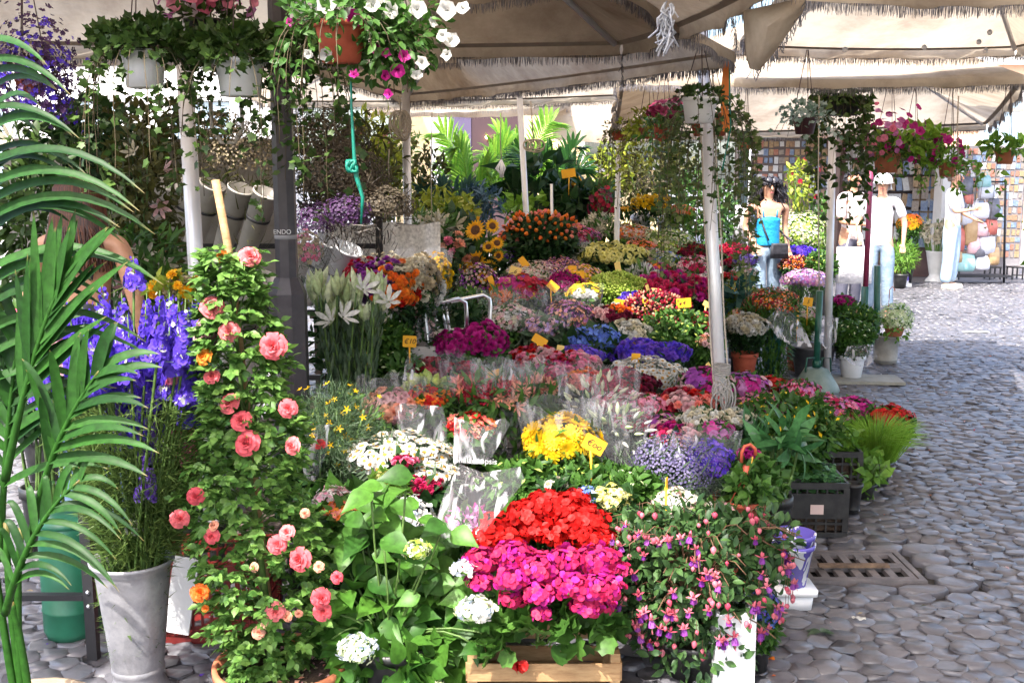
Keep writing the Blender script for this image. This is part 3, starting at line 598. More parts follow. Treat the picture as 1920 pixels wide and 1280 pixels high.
for q in range(9):
    a = random.uniform(.5, 1.2); h = random.uniform(.05, .15); x = random.uniform(-.03, .05)
    mk_.tube([kz+Vector((x+.03*math.sin(u*6.28)*a, -.05-.01*q/3, .08-h*.5*(1-math.cos(u*6.28))-q*.008)) for u in np.linspace(0, 1, 14)], .0045, 5)
for q in range(5): mk_.tube([kz+Vector((.038*math.cos(u*6.28), .038*math.sin(u*6.28), .09+q*.009+.004*math.sin(u*6))) for u in np.linspace(0, 1, 15)], .0045, 5)
mk_.build('rope_knot', mat_plain('grey_rope', (.22, .21, .2), .9, noise=.5, scale=80), t)
m = MB()
for q in range(8): m.lathe([(.001, 0), (.004, .0005)], 8, W(1322, 115+q*22, 5.18)-b-Vector((0, .034, 0)), M=Matrix.Rotation(math.pi/2, 3, 'X'))
m.build('pin_holes', DARKST, t)
b0 = ft(767, 7.4); pole('parasol_pole', 'silver pole beside the coiled rope, left of the white lilies', 'pole', [b0, b0+Vector((.0, 0, 2.3))], .028, POLE, group=GP)
b0 = ft(1003, 9.6); pole('parasol_pole', 'slightly leaning pole behind the orange roses', 'pole', [b0, W(974, 180, 9.6)], .026, POLE, group=GP)
b0 = ft(1152, 8.7); pole('parasol_pole', 'thin white pole rising from the pale yellow roses', 'pole', [b0, b0+Vector((.02, 0, 2.6))], .022, WHITEP, group=GP)
b0 = ft(1036, 9.2); pole('short_pole', 'short white stake among the dark leaves behind the orange roses', 'stake', [b0+Vector((0, 0, .8)), W(1034, 345, 9.2)], .012, WHITEP)
b0 = ft(1556, 8.6); t, b = pole('parasol_pole', 'grey silver pole standing in the black bucket beside the green base', 'pole', [b0, W(1561, 240, 8.6)], .03, POLE, group=GP)
b0 = ft(551, 5.1); pole('parasol_pole', 'narrow silver pole hard against the dark lamp post', 'pole', [b0, b0+Vector((-.005, 0, 2.3))], .018, ALU, group=GP)
b0 = ft(370, 3.9); 
pole('parasol_pole', 'pale pole stub above the pink petunias at the top left', 'pole', [W(367, 120, 4.05), W(367, -40, 4.05)], .05, POLE, group=GP)
b0 = ft(1620, 9.9); pole('maroon_pole', 'slim maroon painted pole in front of the shopper in white', 'pole', [b0+Vector((0, 0, .5)), W(1633, 315, 9.9)], .025, mat_plain('maroon_paint', (.18, .02, .06), .45, noise=.4, scale=20))
# octagonal lamp post
b0 = ft(541, 4.75); t = thing('lamp_post', 'dark octagonal lamp post with a wider base behind the rose bush', 'lamp post', b0)
def octo(m, prof, mi=0):
    m.lathe(prof, 8, mi=mi, M=Matrix.Rotation(R_(22.5), 3, 'Z'), closed=True)
zb = W(541, 520, 4.75).z; m = MB(); octo(m, [(.1, 0), (.1, .08), (.086, .1), (.086, zb-.07), (.084, zb-.065), (.056, zb)]); m.build('base', POSTM, t, smooth=False)
m = MB(); octo(m, [(.05, zb), (.046, 2.9)]); m.build('shaft', POSTM, t, smooth=False)
m = MB(); octo(m, [(.051, W(0, 448, 4.75).z), (.051, W(0, 440, 4.75).z)]); bnd = m.build('band', mat_plain('grey_band', (.25, .25, .27), .5), t)
text_mesh('lettering', 'ENDO', .028, mat_plain('pale_ink', (.6, .6, .62), .6), bnd, Matrix.Translation((-.004, -.0535, W(0, 434, 4.75).z)) @ Matrix.Rotation(math.pi/2, 4, 'X'))
# ================================================================ benches under the display
m = MB(); BW = mat_plain('grey_bench_wood', (.07, .05, .04), .85, noise=.6, scale=6, col2=(.14, .11, .09), bump=.3, stretch=(1, 8, 1))
BENCH = [(4.15, 5.35, -1.25, .75, .12), (5.45, 6.75, -1.5, 1.15, .26), (6.85, 8.25, -1.2, 1.2, .4), (8.35, 10.4, -1.6, 1.35, .58)]
for i, (y0, y1, x0, x1, z) in enumerate(BENCH):
    t = thing('display_bench', ['low front', 'second', 'third', 'highest, rearmost'][i]+' slatted grey bench hidden under the flower buckets', 'bench', ((x0+x1)/2, (y0+y1)/2, 0), 'benches under the flowers')
    m = MB(); n = int((y1-y0)/.13)
    for k in range(n): m.box((0, -(y1-y0)/2+(k+.5)*(y1-y0)/n, z-.0125), (x1-x0, .11, .025))
    m.build('slatted_top', BW, t)
    for sx in (-1, 1):
        for sy in (-1, 1):
            m = MB(); m.box((sx*((x1-x0)/2-.05), sy*((y1-y0)/2-.08), (z-.026)/2), (.05, .05, z-.027)); m.build('leg', BW, t)
def zbase(x, y):
    for (y0, y1, x0, x1, z) in BENCH:
        if y0-.02 <= y <= y1+.05 and x0 <= x <= x1: return z
    return 0.0
# ================================================================ bunch styles
# template, materials, floret size, height ratio, leaf template, leaf size, leaf material
def st(t, m, fs, hz=.5, lt=LEAF, ls=.05, lm=G_DK, dens=1.0, eye=None, show=.35): return dict(t=t, m=m, fs=fs, hz=hz, lt=lt, ls=ls, lm=lm, dens=dens, eye=eye, show=show)
ST = dict(
 carn_red=st(CARN, ['red', 'crimson'], .05, .35), carn_mix=st(CARN, ['crimson', 'hot', 'pink', 'palepink', 'red'], .045, .35), carn_pink=st(CARN, ['hot', 'magenta', 'pink'], .045, .35), carn_wine=st(CARN, ['wine', 'crimson'], .035, .35),
 coralmix=st(CARN, ['coral', 'red', 'palepink', 'orange'], .05, .4), dianthus=st(FLO5W, ['hot', 'pinkwhite', 'crimson'], .03, .4, LEAF_N, .06, G_GY), phlox=st(FLO5, ['hot', 'pinkwhite', 'pink', 'crimson'], .032, .5, LEAF, .05, G_MD),
 magenta=st(CARN, ['magenta'], .06, .6, LEAF, .06, G_MD), peony=st(POM, ['magenta', 'hot'], .09, .45, LEAF, .07), purplemix=st(FLO5W, ['magenta', 'purple', 'mauve', 'palepink'], .035, .5, LEAF, .05, G_MD),
 daisy=st(DAISY, ['white'], .042, .4, LEAF_N, .06, G_GY, .8, eye='eye'), mums=st(POM, ['white', 'cream'], .05, .55, LEAF_S, .05), mumsy=st(POM, ['yellow'], .06, .6, LEAF_S, .05),
 hyd_blue=st(FLO4, ['blue'], .03, .75, LEAF_B, .1), hyd_lil=st(FLO4, ['lilac', 'palepink'], .028, .6, LEAF_B, .08, G_GY), iris=st(STAR, ['iris'], .05, .4, LEAF_N, .08, G_DK, 1.6), cornfl=st(POM, ['iris', 'violet'], .045, .4, LEAF_N, .08),
 statice=st(FLO5, ['iris', 'violet'], .018, .8, LEAF_N, .05, G_GY), lav=st(FLO5, ['lav'], .01, .9, NEEDLE, .09, G_GY, .35), dryp=st(FLO5, ['dusk', 'purple'], .018, .8, NEEDLE, .09, LM('dry_stem', (.03, .024, .024), (.08, .065, .05), .1), .6), dryb=st(FLO5, ['dry'], .016, .8, NEEDLE, .1, LM('dry_stem', (), (), 0), .6), straw=st(FLO5, ['straw', 'dry'], .014, .8, NEEDLE, .1, G_OL, .3),
 hyper=st(FATBUD, ['wine', 'crimson', 'salmon'], .028, .45, LEAF, .05, G_DK, .8), kal_red=st(FLO5, ['red', 'orange'], .022, .5, LEAF, .06, G_MD), kal_or=st(FLO5, ['orange', 'coral'], .022, .5, LEAF, .06, G_MD), kal_mix=st(FLO5, ['salmon', 'orange', 'cream', 'palepink'], .025, .5, LEAF, .05, G_LT),
 kal_cream=st(FLO5, ['cream', 'palepink', 'white'], .022, .5, LEAF, .05, G_MD), alstro=st(LILY, ['coral', 'crimson', 'salmon'], .07, .55, LEAF_L, .09, G_MD, .9), rosep=st(ROSE, ['palepink', 'salmon'], .06, .55, LEAF, .05, G_MD), roser=st(ROSE, ['crimson', 'wine', 'red'], .06, .5, LEAF, .05), rosey=st(ROSE, ['paley'], .055, .5, LEAF, .06), roseo=st(FATBUD, ['orange', 'coral'], .05, .5, LEAF, .06, G_DK, .3),
 gerb=st(GERB, ['yellow', 'gold'], .1, .6, LEAF_L, .08, G_MD, 1.1), lagur=st(BUD, ['pgreen', 'cream'], .05, .9, NEEDLE, .1, G_GY, .35), pansy=st(FLO5W, ['crimson', 'purple', 'gold', 'magenta', 'orange'], .045, .45, LEAF, .05, G_MD),
 helich=st(POM, ['crimson', 'red', 'purple', 'purple', 'cream', 'orange', 'dusk', 'straw'], .042, .65, LEAF_S, .04), white=st(FLO5W, ['white'], .035, .5, LEAF, .05, G_MD), whitelily=st(LILY, ['white'], .13, .6, LEAF_L, .1, G_MD, .9), cream=st(FLO5W, ['cream', 'white'], .04, .5, LEAF, .05, G_MD),
 limeb=st(FATBUD, ['limey'], .03, .4, LEAF_S, .035, G_LIME, 1.6), greens=st(LEAF_S, ['limey'], .03, .5, LEAF, .05, G_MD, .1), dark=st(LEAF_S, ['limey'], .03, .7, LEAF, .06, G_DK, .0), palegr=st(FLO5, ['pgreen', 'limey', 'cream'], .03, .55, LEAF, .05, G_LT, .8),
 yellow=st(FLO5W, ['yellow'], .04, .5, LEAF, .05, G_MD), sedum=st(FLO5, ['paley', 'limey'], .018, .4, LEAF, .05, G_LT), red=st(FLO5W, ['red'], .035, .5, LEAF, .05, G_MD), orangef=st(FLO5W, ['orange', 'gold'], .035, .5, LEAF, .05, G_MD), pinkl=st(FLO5W, ['lilac', 'palepink', 'mauve'], .03, .5, LEAF_N, .06, G_MD), crim=st(POM, ['crimson', 'hot'], .045, .5, LEAF, .05), limon=st(FLO5, ['lilac', 'violet'], .014, .6, NEEDLE, .08, G_GY, .5), rust=st(FLO5, ['mauve', 'salmon', 'dusk'], .014, .5, NEEDLE, .06, G_GY, .6),
 cocks=st(POM, ['pink', 'salmon'], .05, .6, LEAF, .06, G_DK, 1.5), small=st(FLO5, ['sky', 'blue'], .02, .6, LEAF_S, .03, G_MD, .8), pinkw=st(FLO5, ['hot', 'pink', 'mauve'], .03, .5, LEAF, .05, G_MD), rusty=st(FLO5, ['orange', 'crimson', 'salmon'], .02, .5, LEAF_L, .07, G_MD, .5))
WRAP = mat_wrap('cellophane', .13); WRAP2 = mat_wrap('cellophane_thick', .34)
def wrap_cone(m, R, H0, H1, R0, zsh=0, seg=26, sq=.8):
    """crumpled sleeve open at the top with pointed corners"""
    rows = 9; V = []; ph = random.random()*6
    for j in range(rows):
        u = j/(rows-1)
        for k in range(seg):
            a = 2*math.pi*k/seg; cr = 1+.07*math.sin(3*a+u*4+ph)+.05*math.sin(7*a+ph*2+u*2)
            r = (R0+(R-R0)*u**.8)*cr*(1+.1*math.cos(2*a)*u); top = (.07*abs(math.cos(2*a+ph))+.05*random.random())*(H1-H0) if j == rows-1 else 0
            V.append((r*math.cos(a), r*math.sin(a)*sq, H0+(H1-H0)*u+top))
    m.add(V, [(j*seg+k, j*seg+(k+1) % seg, (j+1)*seg+(k+1) % seg, (j+1)*seg+k) for j in range(rows-1) for k in range(seg)])
def bunch(label, px, py, w, sty, name='flower_bunch', cat='flowers', d=None, zb=None, wrap=0, pot='bucket', hz=None, n=1, group='flowers massed on the benches', potc=None, mats=None, tilt=0, lk=1.0, fs=None, depthr=1.0, ph=None):
    s = ST[sty]; d = d or Dp(py); big = 1.13 if group == 'flowers massed on the benches' else 1.0
    c = W(px, py, d); R = w/2*d/F*big; hz = hz or s['hz']*(1.25 if big > 1 else 1)
    zb = zbase(c.x, c.y) if zb is None else zb
    H = max(.12, c.z-zb); t = thing(name, label, cat, (c.x, c.y, zb), group)
    f = fs or s['fs']; cz = H-R*hz*.15
    near = 1 if d < 7 else 1.15
    k = int(s['dens']*13*(R/f)**2*(.75+hz*.5)/near); k = min(k, 3200)
    ms = mats or s['m']
    if k > 2:
        p, nn = dome(k, R, hz, -.3); p[:, 2] += cz; p[:, 1] *= depthr
        m = MB(); slots = [P[q] for q in ms]; mi = rng.integers(0, len(ms), k)
        if len(ms) > 2 and f > .03:   # same colours stand together in clumps
            cs = rng.normal(size=(len(ms)*3, 3)); mi = np.argmax(nrm(p-[0, 0, cz]) @ nrm(cs).T+rng.normal(0, .1, (k, len(ms)*3)), 1) % len(ms)
        if s['eye']: slots = [P[ms[0]], P[s['eye']]]; mi = np.zeros(k, int)
        elif s['t'] in (GERB, SUNF): slots = [P['yellow'], P['gold'], P['stamen']]; mi = rng.integers(0, 1, k)
        S = f*rng.uniform(.75, 1.2, k)
        if k <= 60:
            for q in range(k):
                m = MB(); m.inst(s['t'], [(0, 0, 0)], rdir(1), nn[q:q+1], S[q], 0, None, True); o = m.build('bloom', slots if s['t'] in (GERB, SUNF, DAISY) else [slots[mi[q]]], t); o.location = p[q]
        else: m.inst(s['t'], p, rdir(k), nn, S, mi, None, True); m.build('blooms', slots, t)
    m = MB(); nl = int(lk*60*(R/s['ls'])**2*(.6+H/R*.25)*(1 if k > 2 else 2.2)); nl = min(nl, 2600)
    leafy(m, nl//2, (0, 0, cz-.03), (R*.97, R*.97*depthr, R*hz*.95+.01), s['ls'], s['lt'], shell=.6)
    ptop = 0
    if pot: ptop = ph or min(.3, H*.5)
    kk = nl//2; u = rng.random(kk)**.8; a = rng.random(kk)*6.283; rr = R*(.5+.42*u)*(.7+.3*rng.random(kk))
    pp = np.stack([rr*np.cos(a), rr*np.sin(a)*depthr, ptop*.9+(cz-ptop*.9)*u], 1)
    m.inst(s['lt'], pp, nrm(np.stack([np.cos(a), np.sin(a), rng.uniform(-.3, 1.2, kk)], 1)), nrm(np.stack([np.cos(a), np.sin(a), rng.uniform(.2, 1, kk)], 1)), s['ls']*rng.uniform(.7, 1.3, kk))
    m.build('foliage', s['lm'], t)
    if pot:
        pm = potc or {'bucket': BLACKP, 'terra': TERRA, 'white': WHITEP, 'pot': TERRA2}[pot]
        pot_mb(ptop, max(.03, R*.58)).build('pot' if pot != 'bucket' else 'bucket', [pm, SOIL], t)
    if wrap:
        m = MB(); wrap_cone(m, R*1.12, max(ptop*.6, cz-R*2.4), cz+R*hz*.9+wrap*R*.6, R*.5); m.build('wrapper', WRAP, t)
    return t
B = bunch
# ---- row at the back of the benches (label, px, py, width, style ...)
B('magenta and purple stock above the crimson mass, right of the big orange rose bush', 1085, 445, 70, 'pinkw', d=9.3)
B('creamy white gladioli left of the thin white pole', 1125, 425, 70, 'whitelily', d=9.8, fs=.09, mats=['cream'])
B('white lilies glowing left of the pale yellow roses', 1098, 470, 55, 'whitelily', d=9.0, fs=.08)
B('small white flowers under the magenta stock, right of the orange rose bush', 1082, 487, 40, 'white', d=8.9)
B('pale yellow roses over a ball of dark leaves', 1150, 478, 108, 'rosey', name='rose_bunch', d=8.7, lk=1.6, hz=.42)
B('dark leafy ball below the pale yellow roses', 1152, 505, 92, 'dark', name='leaf_ball', cat='foliage', d=8.62, lk=2.2, hz=.95, zb=.6)
B('big bunch of orange rosebuds behind the sunflowers', 1013, 430, 122, 'roseo', name='rose_bunch', d=9.05, hz=.5, lk=2.6, fs=.05)
B('large dark round ball of leaves under the orange rosebuds', 1013, 460, 138, 'dark', name='leaf_ball', cat='foliage', d=9.0, lk=2.4, hz=.8, zb=.6)
B('orange and salmon kalanchoe right of the thin white pole', 1190, 440, 62, 'kal_mix', d=9.6)
B('pale green and cream bells below the white tubes', 1250, 460, 90, 'palegr', d=9.3)
B('yellow freesias between the thin white pole and the tubes', 1168, 432, 40, 'yellow', d=10.0)
B('coral and orange flowers right of the yellow roses', 1200, 468, 60, 'kal_or', d=9.1)
B('cream and blush flowers right of the yellow roses', 1222, 487, 66, 'kal_cream', d=8.9)
B('red and orange anemones above the magenta peonies', 1228, 505, 52, 'pansy', d=8.6, fs=.035)
B('white and blue pansies in green leaves above the peonies', 1250, 492, 56, 'palegr', d=8.75, mats=['white', 'blue', 'pgreen'])
B('dazzling white lilies left of the magenta peonies', 1203, 517, 62, 'whitelily', d=8.35)
B('crimson snapdragons in green left of the leaning pole', 1290, 470, 66, 'carn_wine', d=9.2, lk=1.8)
B('magenta and pink sweet williams left of the leaning pole', 1302, 500, 66, 'phlox', d=8.6)
B('white and rose cyclamen touching the leaning pole', 1322, 527, 52, 'dianthus', d=8.2, mats=['pinkwhite', 'white'])
B('magenta peonies with yellow card at their left', 1258, 540, 122, 'peony', d=8.0, hz=.42, zb=.4, pot='terra')
B('small magenta peony clump touching the leaning pole at its left', 1312, 548, 46, 'peony', d=7.9)
B('lime green button flowers in a white tray', 1157, 538, 96, 'limeb', d=7.9, pot='white')
B('purple stock under the sunflowers', 952, 478, 46, 'limon', d=8.9, fs=.02)
B('cream filler flowers below the orange rose ball', 1005, 512, 108, 'kal_cream', d=8.4, fs=.02, hz=.4)
B('rust pink heather right of the cream filler flowers', 1052, 508, 82, 'rust', d=8.4)
B('dusty pink and yellow statice left of the lime buttons', 1090, 518, 70, 'kal_mix', d=8.25, mats=['salmon', 'yellow', 'palepink'])
B('white and dark purple filler in front of the sunflowers', 895, 525, 70, 'straw', d=8.2, mats=['palepink', 'purple', 'cream'], fs=.025)
B('anemones of red, violet and orange below three yellow cards', 975, 540, 96, 'pansy', d=8.0)
B('bright magenta asters left of the orange-yellow card', 1060, 532, 58, 'magenta', d=8.0, fs=.035)
B('white and yellow blooms beside the lime buttons', 1098, 548, 60, 'cream', d=7.8, mats=['white', 'yellow', 'palepink'])
B('dark leafy shrub behind the aluminium chair', 880, 575, 96, 'greens', name='leafy_shrub', cat='shrub', d=7.6, lk=1.5, hz=.9, mats=['limey'])
B('salmon gerberas behind the left clear sleeve', 945, 560, 52, 'alstro', d=7.7, fs=.06, mats=['salmon', 'orange'])
# ---- middle
B('pale flowers in a tall clear sleeve behind the magenta orchids', 955, 600, 96, 'kal_cream', d=7.0, wrap=.7, lk=1.6, fs=.03)
B('pink and green flowers in a tall clear sleeve above the blue hydrangeas', 1068, 590, 92, 'rust', d=7.2, wrap=.8, lk=1.6, fs=.025)
B('lilac hydrangea wrapped in a clear round sleeve', 1018, 612, 72, 'hyd_lil', name='hydrangea', d=6.7, wrap=.15, hz=.5, zb=.26, lk=1.2)
B('orange and white gerberas behind the white chrysanthemums', 1150, 590, 74, 'coralmix', d=7.2, mats=['orange', 'white', 'palepink', 'wine'], fs=.045)
B('round head of bright blue hydrangea, left of the two', 1094, 640, 56, 'hyd_blue', name='hydrangea', d=6.5)
B('round head of bright blue hydrangea, right of the two', 1131, 636, 56, 'hyd_blue', name='hydrangea', d=6.55)
B('white chrysanthemums right of the blue hydrangeas', 1180, 626, 70, 'mums', d=6.8)
B('wine red hypericum berries in the middle of the stall', 1228, 580, 112, 'hyper', d=7.3)
B('violet asters half hidden behind the hypericum berries', 1190, 563, 56, 'cornfl', d=7.6)
B('dark green shrub speckled with light right of the white chrysanthemums', 1268, 622, 140, 'greens', name='leafy_shrub', cat='shrub', d=6.9, lk=1.7, hz=.7)
B('crimson flowers touching the leaning pole', 1322, 604, 52, 'crim', d=7.0)
B('small pink roses under the crimson flowers at the leaning pole', 1330, 640, 44, 'rosep', d=6.7, fs=.04)
B('violet statice in front of the blue hydrangeas', 1085, 668, 84, 'statice', d=6.15, hz=.5)
B('deep blue violet cornflowers behind the white daisies', 1200, 660, 90, 'cornfl', d=6.4)
B('deep violet cornflowers right of the white daisies', 1258, 660, 66, 'cornfl', d=6.35)
B('flat round bowl of white daisies with orange card', 1208, 698, 132, 'daisy', name='daisy_bowl', d=5.95, hz=.42, pot='white')
B('bright magenta orchids in front of the aluminium chair, left clump', 850, 645, 66, 'magenta', d=5.75, hz=.7)
B('bright magenta orchids in front of the aluminium chair, right clump', 908, 640, 76, 'magenta', d=5.8, hz=.85)
B('red and blush carnations under the orange card', 1005, 672, 96, 'carn_mix', d=6.0)
B('rose and crimson carnations left of the daisy bowl', 1070, 682, 96, 'carn_mix', d=5.9, mats=['crimson', 'pink', 'red', 'palepink'])
B('hot pink carnations at the centre of the stall', 1040, 702, 88, 'carn_pink', d=5.6)
B('red and blush roses left of the crimson carnations', 1095, 712, 70, 'coralmix', d=5.5)
B('crimson carnations heaped in front of the daisy bowl', 1160, 722, 128, 'carn_wine', d=5.55, mats=['crimson', 'wine', 'hot'])
B('hot pink sweet williams over the grass bouquet', 1165, 752, 96, 'dianthus', d=5.15)
B('magenta and coral sweet peas right of the grass bouquet', 1215, 765, 90, 'phlox', d=5.0)
B('dark red roses in clear sleeve above the yellow buds', 812, 700, 86, 'roser', d=5.45, wrap=.3)
B('crimson freesias under the magenta orchids', 868, 700, 60, 'crim', d=5.4, lk=1.6)
B('small green and white buds behind the dark lilies', 742, 690, 110, 'greens', name='green_bunch', cat='foliage', d=5.4, lk=1.2, mats=['pgreen'])
# ---- wrapped bouquets in the middle foreground
B('blush roses in a crumpled sleeve left of the yellow and orange flowers', 732, 762, 96, 'rosep', d=4.75, wrap=.5, zb=.12)
B('orange kalanchoe topped with green buds in clear sleeve', 803, 745, 76, 'kal_red', d=4.8, wrap=.5, fs=.03)
B('round yellow green buds above the orange kalanchoe', 800, 727, 56, 'limeb', d=4.95, mats=['limey'], fs=.06)
B('coral alstroemeria in clear wrap, left bunch', 885, 730, 92, 'alstro', d=4.95, wrap=.55)
B('coral alstroemeria in clear wrap, middle bunch', 950, 738, 100, 'alstro', d=4.85, wrap=.6)
B('coral alstroemeria in clear wrap, right bunch', 1005, 722, 76, 'alstro', d=5.0, wrap=.5)
B('bright red orange flowers behind the cone of printed film', 880, 800, 84, 'kal_red', d=4.5, fs=.04, mats=['red', 'orange', 'coral'])
B('pale bunny tail grass in big clear wrap', 1120, 775, 120, 'lagur', name='grass_bouquet', d=4.7, wrap=.5)
B('white and green wild grasses in clear wrap, right of the gerberas', 1155, 815, 100, 'lagur', name='grass_bouquet', d=4.45, wrap=.3, mats=['pgreen', 'white'])
B('yellow gerberas wrapped in clear film with an orange price card', 1052, 822, 118, 'gerb', name='gerbera_bouquet', d=4.15, wrap=.45, zb=.2, hz=.75)
B('pink and blush freesias in wrap right of the grasses', 1185, 790, 70, 'dianthus', d=4.75, wrap=.4)
# ---- right middle
B('magenta and white phlox left of the leaning pole foot', 1245, 800, 76, 'purplemix', d=4.75)
B('coral and blush roses left of the rope knot', 1285, 752, 90, 'coralmix', d=5.0, mats=['coral', 'palepink', 'red', 'crimson'])
B('purple and cream stock beside the rope knot', 1325, 715, 90, 'purplemix', d=5.4, zb=.0)
B('salmon ranunculus under the rope knot', 1322, 758, 60, 'coralmix', d=4.95, mats=['salmon', 'coral', 'white'])
B('magenta sweet williams below the white carnations', 1280, 815, 96, 'carn_pink', d=4.55, mats=['magenta', 'hot', 'magenta', 'palepink'])
B('creamy white carnations, larger left dome', 1318, 785, 74, 'mums', d=4.6, hz=.55, fs=.03)
B('creamy white carnations, narrow right dome', 1378, 785, 66, 'mums', d=4.65, hz=.5, fs=.03)
B('mauve stock between the two white carnation domes', 1345, 805, 56, 'purplemix', d=4.5, mats=['mauve', 'magenta'])
B('lavender in grey clouds at the centre front', 1262, 868, 150, 'lav', name='lavender_bunch', d=4.1, zb=0, hz=.75)
B('violet statice in clear sleeve right of the lavender', 1330, 862, 84, 'statice', d=4.15, zb=0, wrap=.5, hz=.9)
B('purple and pink verbena right of the rope knot', 1395, 725, 86, 'purplemix', d=5.5, zb=0)
B('scarlet geraniums right of the rope knot', 1440, 720, 66, 'red', d=5.6, zb=0, hz=.4)
B('rose pink geraniums by the green parasol base', 1500, 730, 66, 'pinkw', d=5.45, zb=0, hz=.5, lk=1.5)
B('pink geraniums in the grass, behind the big strap leaves', 1430, 760, 90, 'pinkw', d=5.2, zb=0, lk=2, hz=.5, mats=['pink', 'mauve'])
B('bushy green plant dotted yellow right of the white carnations', 1470, 782, 190, 'greens', name='bushy_plant', cat='plant', d=5.0, zb=0, lk=2.2, hz=.5, mats=['yellow'])
B('green bush topped with pink blooms, nearest the parasol base', 1545, 768, 110, 'pinkw', name='bushy_plant', cat='plant', d=6.0, zb=0, lk=2.4, hz=.5)
B('magenta impatiens at the edge of the paving', 1600, 765, 66, 'pinkw', name='impatiens', cat='plant', d=6.3, zb=0, mats=['magenta'], fs=.045, lk=1.8, pot='bucket')
B('red impatiens furthest out on the paving', 1668, 785, 76, 'red', name='impatiens', cat='plant', d=6.2, zb=0, lk=2.2, hz=.7)
B('scarlet marigold clump beside the lime grass', 1598, 828, 56, 'red', name='marigold', cat='plant', d=5.75, zb=0, fs=.03, lk=1.5)
B('small orange marigolds among leaves behind the black crate', 1545, 848, 70, 'orangef', name='marigold', cat='plant', d=5.7, zb=0, lk=3)
# ---- behind, right of the leaning pole
B('orange red flowers in the tall green bucket', 1448, 565, 100, 'rusty', d=8.6, zb=0, pot=None, hz=.6, lk=2, group='flowers right of the leaning pole')
B('crimson mass left of the woman in turquoise', 1375, 470, 60, 'crim', d=10.6, zb=.6, group='flowers right of the leaning pole')
B('rose pink carnations in front of the crimson mass', 1385, 492, 56, 'carn_mix', d=10.2, zb=.5, group='flowers right of the leaning pole')
B('lilac flowers beside the jeans of the woman', 1398, 487, 46, 'pinkl', d=10.0, zb=.5, group='flowers right of the leaning pole', mats=['violet', 'lilac'])
B('white cream flowers below the lilac ones', 1395, 510, 50, 'kal_cream', d=9.8, zb=.3, group='flowers right of the leaning pole')
B('scarlet blooms just right of the leaning pole', 1372, 518, 40, 'red', d=9.6, zb=.3, group='flowers right of the leaning pole')
B('leafy green plants with yellow blooms right of the leaning pole', 1385, 545, 70, 'palegr', d=9.2, zb=.1, lk=2, group='flowers right of the leaning pole', mats=['yellow', 'white'])
B('white chrysanthemum balls in a terracotta bowl', 1398, 610, 84, 'mums', name='chrysanthemums', cat='plant', d=8.4, zb=.06, fs=.055, pot='pot', group='flowers right of the leaning pole')
B('light pink and green flowers above the white chrysanthemums', 1395, 590, 56, 'kal_mix', d=8.7, zb=0, group='flowers right of the leaning pole')
B('lilac pink heather right of the jeans of the woman', 1510, 523, 84, 'pinkl', d=10.6, zb=.15, group='flowers right of the leaning pole')
B('blue and violet cornflowers behind the lilac heather', 1500, 472, 60, 'cornfl', d=12.2, zb=.6, group='flowers right of the leaning pole', fs=.04)
B('orange and wine zinnias behind the lilac heather', 1495, 495, 66, 'hyper', d=11.6, zb=.4, group='flowers right of the leaning pole', mats=['salmon', 'wine', 'orange'])
B('green bush behind the woman in turquoise', 1500, 435, 100, 'palegr', name='leafy_shrub', cat='shrub', d=12.6, zb=.5, lk=2.2, hz=.9, group='flowers right of the leaning pole')
B('tall green bush right behind the zinnias', 1540, 490, 60, 'greens', name='leafy_shrub', cat='shrub', d=11.4, zb=.2, lk=2, hz=.9, group='flowers right of the leaning pole')
B('mixed rose and white begonias right of the tall green bucket', 1500, 585, 70, 'kal_mix', d=9.2, zb=0, lk=2, mats=['palepink', 'white', 'cream'], group='flowers right of the leaning pole')
B('magenta geranium beside the grey silver pole', 1580, 565, 40, 'magenta', d=9.8, zb=0, fs=.035, lk=2, group='flowers right of the leaning pole')
# cluster bits front left
B('white daisies with brown eyes left of the printed film', 750, 850, 180, 'daisy', name='daisy_bush', cat='plant', d=4.1, zb=.1, hz=.42, lk=2.2)
B('second drift of white daisies close to the orchid sleeve', 805, 885, 100, 'daisy', name='daisy_bush', cat='plant', d=3.95, zb=.0, hz=.4)
B('bushy grey green shrub with tiny yellow dots left of the daisies', 635, 810, 165, 'greens', name='shrub', cat='shrub', d=4.35, zb=0, hz=1.0, lk=.4)
# ================================================================ hero plants
def curve(a, b, c, n=8):
    a, b, c = Vector(a), Vector(b), Vector(c); return [a*(1-u)**2+b*2*u*(1-u)+c*u*u for u in [i/(n-1) for i in range(n)]]
# ---- climbing rose in a terracotta bowl
RB = G(530, 1310); t = thing('rose_bush', 'tall climbing rose with pink and coral blooms in a wide terracotta bowl', 'rose bush', RB)
m = MB(); m.lathe([(.001, 0), (.15, 0), (.195, .09), (.197, .1), (.215, .1), (.215, .13), (.2, .13), (.19, .1)], 40, (0, .0, 0), mi=0); m.lathe([(.001, .1), (.19, .098)], 30, mi=1); m.build('bowl', [TERRA, SOIL], t)
m = MB(); k = 120; a = rng.random(k)*6.28; r = .18*np.sqrt(rng.random(k))
m.inst(LEAF_S, np.stack([r*np.cos(a), r*np.sin(a), np.full(k, .108)], 1), rdir(k)*[1, 1, .1], UP+rng.normal(0, .3, (k, 3)), .025*rng.uniform(.5, 1.2, k), rng.integers(0, 3, k)); m.build('fallen_petals', [P['palepink'], P['salmon'], P['straw']], t)
d0 = RB.y
prof_y = [(1250, 495, 60), (1180, 505, 115), (1080, 500, 140), (980, 475, 142), (900, 455, 120), (820, 480, 105), (740, 458, 82), (660, 452, 84), (590, 440, 62), (520, 432, 46), (480, 430, 36)]
py_ = [p[0] for p in prof_y][::-1]; cx_ = [p[1] for p in prof_y][::-1]; hw_ = [p[2] for p in prof_y][::-1]
hw_ = [h*.86 for h in hw_]
